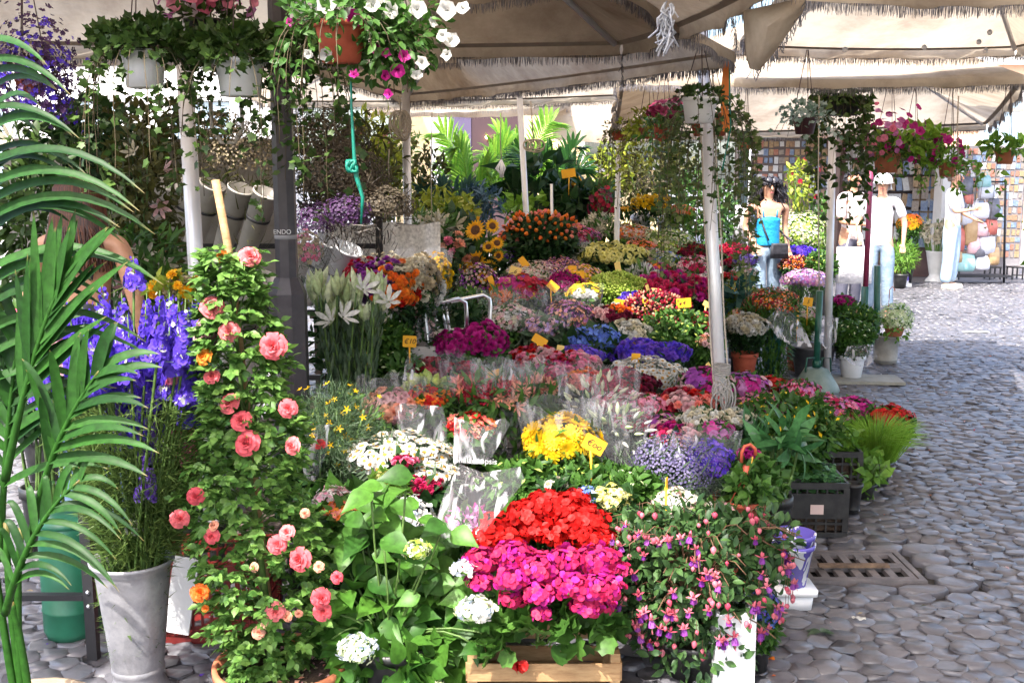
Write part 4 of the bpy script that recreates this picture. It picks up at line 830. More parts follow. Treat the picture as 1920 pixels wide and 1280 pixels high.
fo = MB(); k = 3000; yy = np.concatenate([rng.uniform(475, 1255, k)]); cxx = np.interp(yy, py_, cx_); hww = np.interp(yy, py_, hw_)
a = rng.random(k)*6.283; q = np.sqrt(rng.random(k))*.5+.5; hm = hww*d0/F
pts = np.array([tuple(W(cxx[i], yy[i], d0)-RB) for i in range(k)])+np.stack([hm*q*np.cos(a), hm*q*np.sin(a)*.85, np.zeros(k)], 1)+rng.normal(0, .012, (k, 3))
out = np.stack([np.cos(a), np.sin(a), rng.normal(.1, .4, k)], 1)
# leaflets in fives
cen = pts[:1350]; od = nrm(out[:1350]+rdir(1350)*.6)
for j, (s_, side) in enumerate([(.0, 0), (.012, 1), (.012, -1), (.028, 1), (.028, -1), (.04, 0)]):
    sd = nrm(np.cross(od, UP))*side; y = nrm(od+sd*1.2) if side else od
    fo.inst(LEAF_R, cen+od*s_, y+rng.normal(0, .1, cen.shape), nrm(UP*1+od*.7+rng.normal(0, .35, cen.shape)), .031*rng.uniform(.7, 1.2, len(cen)))
G_ROSE = LM('rose_leaf', (.06, .16, .03), (.2, .37, .08), .33, .35)
fo.build('foliage', G_ROSE, t)
m = MB()
m.tube([(-.02, .0, .1), W(470, 900, d0)-RB, W(440, 600, d0)-RB, W(430, 480, d0)-RB], [.012, .008, .006, .003], 6)
for i in range(60):
    y0 = random.uniform(520, 1150); cx = np.interp(y0+40, py_, cx_); hw = np.interp(y0, py_, hw_); an = random.random()*6.28
    s0 = W(cx, y0+60, d0)-RB; e = W(np.interp(y0, py_, cx_), y0, d0)-RB+Vector((math.cos(an), math.sin(an), 0))*hw*d0/F*.95
    m.tube(curve(s0, (s0+e)/2+Vector((0, 0, .03)), e, 5), [.004, .003, .003, .002, .0015], 5)
m.build('stems', STEM, t)
m = MB(); m.tube([(-.03, .04, .1), W(431, 480, d0+.05)-RB, W(404, 338, d0+.07)-RB], .0125, 10); m.build('wooden_stake', WOODL, t)
rl = [(468, 480, 21, 0), (415, 480, 13, 1), (398, 575, 23, 0), (430, 622, 20, 0), (512, 648, 26, 0), (382, 668, 17, 1), (397, 705, 15, 0), (430, 755, 21, 0), (452, 788, 20, 0), (463, 830, 25, 0), (540, 765, 18, 0), (548, 835, 17, 0), (367, 930, 17, 0), (337, 972, 18, 0), (397, 1005, 15, 0), (520, 1020, 18, 0), (538, 997, 15, 0), (562, 1048, 23, 0), (602, 1120, 19, 0), (605, 1146, 18, 0), (375, 1110, 18, 1), (516, 1146, 19, 0), (485, 1185, 16, 2), (632, 1082, 12, 0), (400, 985, 13, 2), (598, 1062, 13, 2), (476, 1063, 12, 2), (538, 1155, 14, 2), (560, 1150, 10, 2), (572, 962, 12, 2), (385, 1140, 7, 1), (497, 1170, 11, 2)]
for (px, py, r, k_) in rl:
    m = MB(); c = W(px, py, d0-np.interp(py, py_, hw_)*d0/F*.98)-RB; s = r*c.y*0+r*(d0-.1)/F
    nn = Vector((random.uniform(-.5, .5), -1, random.uniform(.1, .8))).normalized()
    m.inst(ROSE, [(0, 0, 0)], [(1, .3, 0)], [nn], s*2.1*(.8 if k_ == 2 else 1), 0, None, True, jit=s*.03)
    o = m.build('rose', [P['rose'], P['orange'], P['salmon']][k_:k_+1], t); o.location = c
# ---- delphiniums in the tall zinc vase
VB = G(262, 1296); t = thing('zinc_vase', 'tall grey zinc florist vase with flared rim and foot, dappled by the palm', 'vase', VB)
sc = VB.y/F; rr = 80*sc; zt = W(262, 1045, VB.y).z
m = MB(); m.lathe([(.001, 0), (rr*.72, 0), (rr*.72, .02), (rr*.58, .055), (rr*.6, .07), (rr*.88, zt-.05), (rr*.88, zt-.03), (rr*1.0, zt-.012), (rr*1.02, zt), (rr*.97, zt), (rr*.84, zt-.04), (rr*.56, .08)], 40); m.build('vase_body', ZINC, t)
m = MB(); m.lathe([(rr*.62, .075), (rr*.635, .08), (rr*.64, .088), (rr*.62, .095)], 40); m.build('ring', ZINC, t)
DB = VB+Vector((0, 0, .02)); t = thing('delphinium_bunch', 'violet blue delphinium spikes standing in the tall zinc vase', 'flowers', DB)
spk = [(118, 560, .2, 0), (150, 545, .16, 0), (192, 530, .2, 0), (228, 548, .2, 0), (250, 480, .1, 0), (275, 548, .26, 0), (318, 548, .24, 0), (348, 560, .2, 0), (372, 555, .16, 0), (135, 620, .2, 0), (170, 640, .16, 0), (205, 620, .2, 0), (262, 640, .3, 0), (300, 660, .3, 0), (335, 600, .16, 0), (285, 745, .2, 1), (255, 780, .18, 1), (350, 690, .2, 2), (362, 770, .16, 2), (340, 660, .1, 2), (70, 640, .14, 0), (95, 600, .16, 3), (210, 740, .16, 1), (310, 580, .16, 0), (330, 640, .2, 0), (240, 600, .22, 0), (62, 700, .1, 0), (245, 960, .06, 4), (275, 850, .14, 1), (345, 820, .12, 2), (375, 600, .2, 0), (358, 630, .2, 0), (325, 560, .2, 0), (390, 575, .1, 3), (300, 545, .2, 0), (215, 575, .2, 0), (290, 610, .26, 0), (160, 580, .2, 0), (365, 690, .18, 0), (320, 700, .24, 0), (240, 690, .24, 0), (80, 570, .12, 3), (55, 620, .14, 3), (180, 560, .2, 0)]
spk += [(random.uniform(95, 385), random.uniform(545, 640), random.uniform(.14, .24), 0) for _ in range(16)]
sm = MB(); lm = MB()
for i, (px, py, L_, kk) in enumerate(spk):
    dd = VB.y+random.uniform(-.12, .22); top = W(px, py, dd)-DB; foot = Vector((random.uniform(-.04, .04), random.uniform(-.04, .04), .1))
    dirv = (top-foot).normalized(); dirv = (dirv+Vector((0, 0, .6))).normalized(); b = top-dirv*L_
    cv = curve(foot, foot.lerp(b, .5)+Vector((0, 0, .05)), b, 6)+[top]; sm.tube(cv, [.0045]*6+[.0015], 5)
    m = MB(); n = int(L_*850); u = np.sqrt(rng.random(n)); an = rng.random(n)*6.28; rad = .034*(u*.75+.25)
    ax = np.array(dirv); e1 = nrm(np.cross(ax, [0, 1, .1])); e2 = np.cross(ax, e1); o_ = np.cos(an)[:, None]*e1+np.sin(an)[:, None]*e2
    p = np.array(top)[None]-ax*(u*L_)[:, None]+o_*rad[:, None]
    m.inst(FLO5W, p, rdir(n), nrm(o_+ax*.1+rng.normal(0, .2, (n, 3))), .026*(.35+.75*u)*rng.uniform(.8, 1.2, n), rng.choice(2, n, p=[.93, .07]), None, True)
    mt = [[P['iris'], P['white']], [P['violet'], P['lav']], [P['pink'], P['mauve']], [P['palepink'], P['pink']], [P['white'], P['cream']]][kk]
    o = m.build('flower_spike', mt, t, origin=None)
    for _ in range(28):
        v = random.random()**.8; q = foot.lerp(b, v) if v < .9 else b; lm.inst(NEEDLE if kk != 4 else LEAF_N, [tuple(q+Vector((random.gauss(0, .02), random.gauss(0, .02), 0)))]*5, rdir(5)*[1, 1, .6]+UP*.3, UP+rng.normal(0, .4, (5, 3)), .05*rng.uniform(.6, 1.4, 5))
k = 5000; py = rng.uniform(760, 1040, k); hw = np.interp(py, [760, 900, 1040], [115, 110, 72])*VB.y/F; cx = np.interp(py, [760, 1040], [262, 262]); a = rng.random(k)*6.28; q = .5+.5*rng.random(k)**.5
pts = np.array([tuple(W(cx[i], py[i], VB.y)-DB) for i in range(k)])+np.stack([hw*q*np.cos(a), hw*q*np.sin(a)*.7, np.zeros(k)], 1)
lm.inst(NEEDLE, pts, nrm(np.stack([np.cos(a), np.sin(a), rng.normal(.5, .5, k)], 1)), rdir(k), .055*rng.uniform(.5, 1.4, k))
sm.build('stems', STEM, t); lm.build('foliage', LM('feathery', (.05, .1, .02), (.16, .24, .06), .3), t)
# cellophane behind the delphiniums
# ---- kentia palm at the left edge
PB = G(15, 1330) ; PB = Vector((W(20, 900, 2.7).x, 2.7, 0)); t = thing('palm_plant', 'big potted palm whose arching green fronds fill the left edge', 'palm', PB)
pot_mb(.24, .17).build('pot', [mat_plain('sandy_pot', (.25, .19, .13), .9, noise=.6, scale=10), SOIL], t)
def frond(ra, rb, rc, n, L_, wd, ang=45, droop=.25, side=(1, -1), face=(0, -1, .5), seg=8, lo=.12, hi=1.0, jitter=.12):
    r = curve(ra, rb, rc, 24); m = MB(); m.tube([p-PB for p in r], [.009*(1-i/26)+.002 for i in range(24)], 6, rnd=.9)
    for i in range(n):
        u = lo+(hi-lo)*(i+random.uniform(-.2, .2))/(n-1); u = min(max(u, 0), .999); f_ = u*23; j = int(f_); p = r[j].lerp(r[min(j+1, 23)], f_-j); tg = (r[min(j+1, 23)]-r[max(j-1, 0)]).normalized()
        for s in side:
            sd = tg.cross(Vector(face)).normalized()*s; a = R_(ang*(1-.45*u)+random.gauss(0, 5)); d = (tg*math.cos(a)+sd*math.sin(a)).normalized()
            d = (d+Vector((random.gauss(0, jitter), random.gauss(0, jitter), random.gauss(0, jitter)))).normalized()
            l = L_*math.sin(math.pi*(.15+.75*u))**.6*random.uniform(.8, 1.15); pts = []
            for q in range(seg): v = q/(seg-1); pts.append(p+d*l*v+Vector((0, 0, -droop*l*v**2.4))-PB)
            m.blade(pts, wd*random.uniform(.8, 1.15), Vector(face)+Vector((random.gauss(0, .2), 0, .3)), fold=.35, prof=lambda x: max(.02, (math.sin(math.pi*(.12+.88*x)**.75))**.7 if x < .97 else .02))
    return m.build('frond', G_PALM, t)
fd = lambda a, b, c, *r, **k: frond(W(*a), W(*b), W(*c), *r, **k)
fd((-60, 900, 2.7), (-120, 500, 2.7), (-90, 110, 2.55), 17, .62, .027, ang=62, droop=.5, side=(1,), lo=.2, jitter=.05, seg=11)
fd((-40, 800, 2.75), (-90, 450, 2.75), (-30, 230, 2.65), 13, .5, .025, ang=50, droop=.55, side=(1,), lo=.3, jitter=.06, seg=11)
fd((10, 900, 2.65), (60, 640, 2.6), (120, 520, 2.6), 11, .32, .03, ang=24, droop=.08, lo=.35, jitter=.05)
fd((60, 1000, 2.6), (90, 820, 2.5), (190, 690, 2.5), 10, .3, .027, ang=42, droop=.3, lo=.4, jitter=.08)
fd((10, 1150, 2.6), (50, 980, 2.5), (150, 900, 2.5), 11, .24, .02, ang=50, droop=.55, lo=.2)
fd((0, 1050, 2.75), (10, 800, 2.7), (35, 620, 2.7), 11, .34, .026, ang=52, droop=.3, lo=.3)
for i, (x0, x1, y1) in enumerate([(0, -35, 880), (25, 40, 990), (12, 12, 980), (34, 20, 1130)]):
    m = MB(); m.tube(curve(PB-PB+Vector((.012*(i-2), 0, .2)), W(x0, 1150, 2.7)-PB, W(x1, y1, 2.68)-PB, 8), [.012, .011, .011, .01, .01, .009, .009, .008], 8, rnd=.95); m.build('frond_stalk', G_PALM, t)
# ---- geranium crates
def head(px, py, r, d, mats, par, off, tpl=FLO5W, f=.03, nm='flower_head', flat=.6, dens=15):
    c = W(px, py, d)-off; R = r*d/F*.92; m = MB(); k = int(dens*(R/f)**2); p, nn = dome(k, R, flat, -.6); nn = nrm(nn+rng.normal(0, .3, (k, 3))); m.inst(tpl, p*rng.uniform(.82, 1.05, (k, 1)), rdir(k), nn, f*rng.uniform(.7, 1.15, k), rng.integers(0, len(mats), k), None, True)
    o = m.build(nm, mats, par); o.location = c; return c
CB = G(1018, 1300); CB.y = 3.32; CB = Vector((W(1018, 1000, 3.32).x, 3.32, 0))
zt = W(0, 1238, 3.18).z; t = thing('wooden_crate', 'pale wooden crate holding the magenta geraniums at the front', 'crate', CB); wx = 150*3.2/F
m = MB()
for sx in (-1, 1):
    for yy in (-.14, .14): m = MB(); m.box((sx*(wx-.015), yy, zt/2+.015), (.03, .03, zt+.03)); m.build('corner_post', WOODL, t)
for q in range(2):
    for yy in (-.158, .158):
        m = MB(); m.box((0, yy, zt-.03-q*.085), (2*wx, .006, .058)); m.build('slat', WOODL, t)
    for sx in (-1, 1):
        m = MB(); m.box((sx*(wx+.003), 0, zt-.03-q*.085), (.006, .31, .058)); m.build('slat', WOODL, t)
m = MB(); m.box((0, 0, .01), (2*wx-.06, .25, .01)); m.build('crate_floor', WOODL, t)
def geran(label, heads, mats, base, lc, lr, nlv, group=None, f=.03, leafm=None):
    t = thing('geranium', label, 'geranium', base, group); m = MB(); leafy(m, nlv, Vector(lc)-base, lr, .075, GERL, shell=.3, up=.8, low=-.5); m.build('foliage', leafm or G_MD, t)
    s = MB()
    for (px, py, r, d) in heads:
        c = head(px, py, r, d, mats, t, base, f=f, flat=.62); s.tube(curve(Vector(lc)-base+Vector((random.gauss(0, .05), random.gauss(0, .04), -.05)), c*.6+(Vector(lc)-base)*.4+Vector((0, 0, .02)), c-Vector((0, 0, r*d/F*.3)), 6), .003, 5)
    s.build('stems', STEM, t); m = MB(); 
    return t
cb = CB+Vector((0, 0, .02))
geran('hot magenta geranium filling the wooden crate', [(905, 1050, 42, 3.25), (962, 1040, 48, 3.2), (1012, 1062, 50, 3.15), (1060, 1048, 42, 3.2), (1118, 1050, 50, 3.2), (1010, 1110, 42, 3.1), (1072, 1098, 46, 3.1), (1128, 1100, 50, 3.1), (960, 1085, 38, 3.1), (965, 1120, 34, 3.12), (1015, 1150, 24, 3.08), (1098, 1135, 36, 3.1), (900, 1090, 30, 3.2), (1150, 1065, 32, 3.2), (1040, 1080, 44, 3.2), (985, 1075, 40, 3.25), (1130, 1135, 26, 3.1)], [P['hot'], P['hot'], P['magenta']], cb, W(1015, 1165, 3.22), (.25, .16, .13), 420, f=.024)
RB2 = Vector((W(1030, 980, 3.62).x, 3.64, 0))
geran('scarlet red geranium directly behind the magenta one', [(935, 985, 44, 3.5), (985, 965, 46, 3.5), (1020, 945, 44, 3.55), (1062, 950, 48, 3.55), (1095, 975, 52, 3.5), (1110, 1005, 48, 3.45), (1060, 985, 48, 3.5), (1010, 990, 44, 3.48), (915, 1010, 38, 3.42), (955, 1012, 38, 3.42), (1130, 1010, 36, 3.42), (1035, 1005, 34, 3.42), (1080, 935, 30, 3.58)], [P['red']], RB2, W(1030, 1060, 3.6), (.26, .14, .15), 240, f=.027)
# single red bloom drooping over the crate
m = MB(); m.inst(FLO5W, rdir(9)*.012, rdir(9), rdir(9)+[0, -.8, .2], .034, 0, None, True); tag(m.build('fallen_bloom', P['red'], loc=W(974, 1247, 3.12)), 'single red bloom hanging over the edge of the wooden crate', 'flower')
# ---- broad leaved hydrangea, front
HB = Vector((W(730, 1000, 3.2).x, 3.22, 0)); t = thing('hydrangea', 'broad leaved hydrangea with pale green flower heads next to the rose bush', 'hydrangea', HB)
pot_mb(.2, .13).build('pot', [BLACKP, SOIL], t)
m = MB(); s = MB(); G_HY = LM('hydrangea_leaf', (.025, .09, .014), (.09, .23, .03), .28, .35)
lp = [(700, 1150), (745, 1085), (800, 1110), (655, 1110), (720, 1175), (775, 1170), (700, 1080), (680, 1020), (725, 960), (755, 985), (735, 1030), (790, 1220), (860, 1220), (905, 1180), (850, 1180), (640, 1180), (760, 1240), (700, 1245), (650, 1060), (840, 1000), (820, 1050), (770, 1040), (690, 975), (660, 985), (745, 930), (700, 945), (865, 1090), (620, 1150), (800, 1150), (730, 1120), (600, 1210), (640, 1230), (830, 1120), (780, 1070), (718, 1210), (820, 1250), (745, 1260), (670, 1260), (880, 1250)]
for (px, py) in lp:
    for q in range(10 if py > 1170 else 6):
        x, y = px+random.gauss(0, 22), py+random.gauss(0, 18); dd = 3.08+random.random()*.3+(0 if q == 0 else .1); c = W(x, y, dd)-HB
        an = random.uniform(0, 6.28); od = Vector((math.cos(an), -abs(math.sin(an))*.6, random.uniform(-.35, .25))).normalized()
        m.inst(LEAF_B, [tuple(c-od*.04)], [tuple(od)], [(random.gauss(0, .3), -.75+random.gauss(0, .3), 1)], random.uniform(.075, .125))
        if q == 0: s.tube(curve((random.gauss(0, .03), 0, .18), (c.x*.5, c.y*.5, .3), c-od*.03, 6), .0035, 5)
leafy(m, 170, W(715, 1150, 3.3)-HB, (.2, .14, .2), .1, LEAF_B, shell=.2, up=.3); leafy(m, 90, W(735, 1240, 3.12)-HB, (.17, .09, .07), .09, LEAF_B, shell=.2, up=.2); m.build('foliage', G_HY, t); s.build('stems', STEM, t)
for (px, py, r, d, mm, ff) in [(668, 1215, 44, 3.05, ['pgreen', 'icy'], .02), (892, 1142, 42, 3.05, ['pgreen', 'icy', 'white'], .022), (780, 1030, 32, 3.1, ['limey', 'pgreen'], .016), (868, 1065, 26, 3.2, ['icy', 'white'], .024), (820, 1290, 22, 3.05, ['pgreen'], .02)]:
    head(px, py, r, d, [P[q] for q in mm], t, HB, FLO4, ff)
def hyd(label, hs, base, mats, f=.026, lv=60, lc=None):
    t = thing('hydrangea', label, 'hydrangea', base); pot_mb(.2, .12).build('pot', [BLACKP, SOIL], t); m = MB()
    for (px, py, r, d) in hs: head(px, py, r, d, mats, t, base, FLO4, f, flat=.7)
    zc = W(*hs[0][:2], hs[0][3]).z-base.z; leafy(m, lv*4, (0, 0, zc-.16), (.2, .14, .16), .11, LEAF_B, shell=.3); m.build('foliage', G_MD, t); return t
hyd('pink tinged white hydrangea left of the pure white one', [(628, 942, 46, 3.7), (665, 948, 44, 3.65), (700, 955, 30, 3.75)], Vector((W(650, 900, 3.75).x, 3.78, 0)), [P['palepink'], P['white'], P['pinkwhite']])
hyd('pure white hydrangea behind the green leaves', [(760, 962, 52, 3.7), (795, 985, 38, 3.66), (722, 945, 34, 3.78)], Vector((W(765, 900, 3.75).x, 3.82, 0)), [P['white'], P['icy']])
bunch('pale blue hydrangea under the orange kalanchoe', 660, 990, 70, 'hyd_lil', d=3.55, zb=0, mats=['icy', 'white'], name='hydrangea', cat='hydrangea', group=None)
bunch('orange kalanchoe in front of the pink tinged hydrangea', 645, 955, 84, 'kal_or', d=3.42, zb=0, fs=.024, name='kalanchoe', cat='plant', group=None, hz=.4)
bunch('hot pink geranium between the daisies and the orchid sleeve', 792, 908, 70, 'peony', d=3.85, zb=0, fs=.045, mats=['hot'], name='geranium', cat='geranium', group=None)
bunch('small rose pink geranium head among the daisies', 757, 865, 46, 'carn_pink', d=3.9, zb=0, fs=.03, name='geranium', cat='geranium', group=None, mats=['hot', 'pink'])
bunch('bright pink geranium just behind the white hydrangea', 700, 925, 56, 'carn_pink', d=3.95, zb=0, fs=.03, name='geranium', cat='geranium', group=None, mats=['hot'])
bunch('yellow green sedum standing up in front of the daisies', 728, 893, 56, 'sedum', d=3.75, zb=0, name='sedum', cat='plant', group=None)
bunch('pink and violet orchids in a tall cone of clear film', 878, 985, 110, 'alstro', d=3.55, zb=0, fs=.07, mats=['pink', 'magenta', 'mauve'], name='orchid_bunch', group=None, hz=.8, pot=None)
bunch('bushy azalea carpet with glossy dark leaves behind the red geranium', 985, 885, 150, 'greens', d=4.0, zb=0, name='azalea', cat='plant', group=None, lk=2.4, hz=.4, mats=['limey'])
bunch('second azalea carpet, right under the yellow gerberas', 1100, 892, 170, 'greens', d=4.0, zb=0, name='azalea', cat='plant', group=None, lk=2.4, hz=.4, mats=['limey'])
bunch('azalea carpet left of the lavender, lighter green', 1185, 900, 100, 'greens', d=3.9, zb=0, name='azalea', cat='plant', group=None, lk=2.4, hz=.5, mats=['pgreen'])
bunch('cream garden rose above the red geranium', 1042, 908, 34, 'rosey', d=3.8, zb=0, fs=.06, mats=['cream'], name='small_rose', cat='flowers', group=None, lk=3)
bunch('sky blue plumbago right behind the red geranium', 1100, 930, 62, 'small', d=3.7, zb=0, name='plumbago', cat='plant', group=None, lk=1.6, fs=.024)
bunch('small pale yellow roses left of the fuchsia', 1145, 935, 76, 'rosey', d=3.7, zb=0, fs=.035, name='small_roses', cat='flowers', group=None, lk=2.2, hz=.8)
bunch('cream and blush kalanchoe topping the fuchsia', 1268, 942, 96, 'kal_cream', d=3.75, zb=0, name='kalanchoe', cat='plant', group=None, fs=.026, hz=.6, lk=1.4)
bunch('second cream kalanchoe, nearer the terracotta basket', 1345, 955, 60, 'kal_cream', d=3.75, zb=0, name='kalanchoe', cat='plant', group=None, fs=.024, hz=.6, lk=1.4)
# ---- fuchsia
FB = Vector((W(1300, 1000, 3.4).x, 3.4, 0)); t = thing('fuchsia', 'wide drooping fuchsia with pink and purple bells in a dark pot', 'fuchsia', FB)
pot_mb(.13, .11).build('pot', [BLACKP, SOIL], t)
m = MB(); s = MB(); f = MB(); b = MB()
c0 = W(1300, 1070, 3.4)-FB
G_FU = LM('fuchsia_leaf', (.02, .055, .02), (.07, .15, .04), .22, .4)
leafy(m, 1700, c0, (.31, .22, .22), .045, LEAF, shell=.35, up=.3); leafy(m, 900, W(1310, 1180, 3.4)-FB, (.22, .17, .17), .04, LEAF, shell=.3, up=.1); leafy(m, 350, W(1420, 1010, 3.4)-FB, (.14, .1, .1), .04, LEAF, shell=.2)
leafy(m, 350, W(1200, 1020, 3.45)-FB, (.12, .12, .12), .04, LEAF, shell=.2)
for i in range(90):
    a = random.random()*6.28; r = random.uniform(.15, .36); e = c0+Vector((r*math.cos(a)*1.05, r*math.sin(a)*.7, random.uniform(-.15, .2))); s.tube(curve((0, 0, .13), (e.x*.4, e.y*.4, e.z+.12), e, 7), .002, 4)
k = 76; a = rng.random(k)*6.28; ph = rng.uniform(-.9, .9, k); p = np.stack([.33*np.cos(a)*np.cos(ph), -.24*np.abs(np.sin(a))*np.cos(ph), .25*np.sin(ph)], 1)+np.array(c0); p[:, 2] = np.maximum(p[:, 2], .1)
f.inst(FUCH, p, rdir(k), nrm(np.array([0, 0, -1.0])+rng.normal(0, .25, (k, 3))), .055*rng.uniform(.7, 1.15, k), 0, None, True)
k = 100; a = rng.random(k)*6.28; ph = rng.uniform(-1.1, 1.1, k); p = np.stack([.34*np.cos(a)*np.cos(ph), -.25*np.abs(np.sin(a))*np.cos(ph), .27*np.sin(ph)], 1)+np.array(c0); p[:, 2] = np.maximum(p[:, 2], .1)
b.inst(FATBUD, p, rdir(k), nrm(np.array([0, 0, -1.0])+rng.normal(0, .2, (k, 3))), .026*rng.uniform(.7, 1.2, k), 0, None, True)
for q in range(k): s.tube([p[q], p[q]+[0, 0, .03]], .001, 3)
m.build('foliage', G_FU, t); s.build('stems', mat_plain('red_stem', (.12, .06, .03), .7), t); f.build('bells', [P['fuchpink'], P['fuchpurp']], t); b.build('buds', P['fuchpink'], t)
bunch('trailing blue lobelia by the white planter', 1425, 1140, 80, 'small', d=3.42, zb=0, name='lobelia', cat='plant', group=None, lk=2.6, hz=1.2, mats=['violet', 'blue'], fs=.014, pot='bucket', ph=.08)
# ================================================================ hanging baskets
def strands(m, sm, ps, tpl, size, leafn=.022, sp=.5, wob=.03, mi=0):
    for (p, L_, ox, oy) in ps:
        pts = [Vector(p)]; n = max(4, int(L_/.04)); v = Vector((ox, oy, .35))
        for i in range(n):
            v = v*.72+Vector((random.gauss(0, wob*3), random.gauss(0, wob*3), -1))*.4; v.normalize() if v.length > 1 else None; pts.append(pts[-1]+v*(L_/n))
        sm.tube(pts, .0016, 3, rnd=.5)
        q = np.array([tuple(x) for x in pts]); k = int(L_/leafn)
        u = rng.random(k)*(len(pts)-1.01); i = u.astype(int); f = (u-i)[:, None]; c = q[i]*(1-f)+q[i+1]*f
        od = nrm(rdir(k)*[1, 1, .5]+[0, -.3, -.35]); m.inst(tpl, c+od*size*.35, od, nrm(od*.6+UP*.5+rng.normal(0, .5, (k, 3))), size*rng.uniform(.5, 1.25, k), mi)
def basket(name, label, cat, px, py, d, rpx, hpx, potm, leafm, lt=IVY, ls=.04, nst=20, sl=(.15, .5), crown=(1.5, .6), nl=250, bl=None, bt=PETU, bs=.06, nb=20, brad=(1.5, .9), boff=0, ztop=None, group='hanging flower baskets', taper=.72, ncord=3, cordm=None, spread=1.0, sn=.022):
    """px,py = middle of the pot; rpx = half width of its rim, hpx its height"""
    R = rpx*d/F; H = hpx*d/F; c = W(px, py+hpx/2, d); t = thing(name, label, cat, c, group)
    pot_mb(H, R, rim=R*.08, taper=taper).build('pot', [potm, SOIL], t)
    zt = ztop if ztop else 2.45
    w = MB()
    for i in range(ncord):
        a = 6.283*i/ncord+.5; w.tube([(R*math.cos(a), R*math.sin(a), H), (.004*math.cos(a), .004*math.sin(a), zt-c.z)], .0022, 4)
    w.build('hanger', cordm or WIRE, t)
    m = MB(); s = MB(); leafy(m, nl, (0, 0, H+R*.25), (R*crown[0], R*crown[0], R*crown[1]), ls, lt, shell=.2, up=.6, low=-.5)
    ps = []
    for i in range(nst):
        a = 6.283*(i+random.random())/nst; r = R*random.uniform(.8, 1.1); ps.append(((r*math.cos(a), r*math.sin(a), H+.01), random.uniform(*sl), math.cos(a)*spread, math.sin(a)*spread))
    strands(m, s, ps, lt, ls, sn); m.build('foliage', leafm, t); s.build('vines', mat_plain('vine_stem', (.08, .06, .03), .8), t)
    if bl:
        b = MB(); p, nn = dome(nb, R*brad[0], brad[1], -.5, .4); p = p*rng.uniform(.6, 1.1, (nb, 1)); p[:, 2] += H+R*boff; b.inst(bt, p, rdir(nb), nrm(nn+[0, -.5, 0]), bs*rng.uniform(.75, 1.2, nb), rng.integers(0, len(bl), nb), None, True, jit=.001); b.build('blooms', [P[q] for q in bl], t)
    return t
basket('ivy_basket', 'ivy trailing from a pale grey pot, left of the thick silver pole', 'hanging basket', 272, 132, 3.75, 40, 66, WHITEP, G_IV, nst=26, sl=(.2, .6), crown=(2.3, 1.1), nl=1000, ls=.036, spread=1.7, taper=.8)
basket('ivy_basket', 'ivy trailing from a pale grey pot just left of the lamp post', 'hanging basket', 452, 148, 3.8, 45, 66, WHITEP, G_IV, nst=22, sl=(.1, .38), crown=(2.2, 1.1), nl=1000, ls=.036, spread=1.9, taper=.8)
basket('ivy_basket', 'dark ivy wrapped round the top of the lamp post', 'hanging basket', 560, 120, 3.9, 30, 40, BLACKP, G_IV, nst=22, sl=(.25, .7), crown=(2.4, 1.0), nl=350, ls=.036, spread=1.4)
basket('petunia_basket', 'pale pink petunias above the ivy next to the pole stub', 'hanging basket', 385, 60, 4.0, 36, 40, BLACKP, G_IV, LEAF, .04, nst=12, sl=(.08, .2), crown=(2.4, .7), nl=200, bl=['mauve', 'pink'], nb=34, bs=.06, brad=(2.6, .5), boff=.9)
basket('petunia_basket', 'white and magenta petunias spilling from a brick red pot at the top', 'hanging basket', 640, 82, 3.35, 48, 72, TERRA2, G_MD, LEAF, .036, nst=26, sl=(.1, .3), crown=(2.3, 1.0), nl=500, bl=['white', 'magenta', 'white'], nb=10, bs=.05, brad=(1.6, .7), boff=.4, spread=1.6)
# bush of white petunias hanging right of that pot
def petbush(label, spots, cx, cy, d, rad, lm, nl, group, nm='petunia_bush'):
    o = W(cx, cy, d); t = thing(nm, label, 'petunias', o, group); m = MB(); leafy(m, nl, (0, 0, 0), rad, .036, LEAF, shell=.15, up=.1)
    m.build('foliage', lm, t); w = MB()
    for i in range(3): w.tube([(rad[0]*.4*(i-1), 0, 0), (0, 0, 2.45-o.z)], .002, 4)
    w.build('hanger', WIRE, t)
    for mat, lst, s in spots:
        for (px, py, r) in lst:
            b = MB(); b.inst(PETU, [(0, 0, 0)], [(1, .2, 0)], [(random.gauss(0, .35), -1, random.gauss(.1, .3))], r*1.5*d/F, 0, None, True, jit=.0015); q = b.build('bloom', P[mat], t); q.location = W(px, py, d-rad[1]*.9)-o+Vector((0, random.uniform(-.02, .03), 0))
    return t
petbush('bushy petunias with big white and deep magenta blooms right of the brick red pot', [('white', [(655, 28, 17), (612, 105, 17), (575, 100, 12), (700, 12, 18), (735, 20, 20), (782, 15, 20), (838, 20, 22), (868, 15, 16), (845, 75, 20), (830, 68, 14), (792, 118, 16), (780, 140, 14), (838, 103, 13), (810, 40, 12), (600, 22, 13)], 1), ('magenta', [(702, 90, 14), (722, 98, 11), (758, 105, 15), (745, 132, 18), (722, 142, 13), (665, 140, 12), (728, 176, 12), (540, 40, 10)], 1)], 728, 65, 3.4, (.19, .12, .15), G_MD, 900, 'hanging flower baskets')
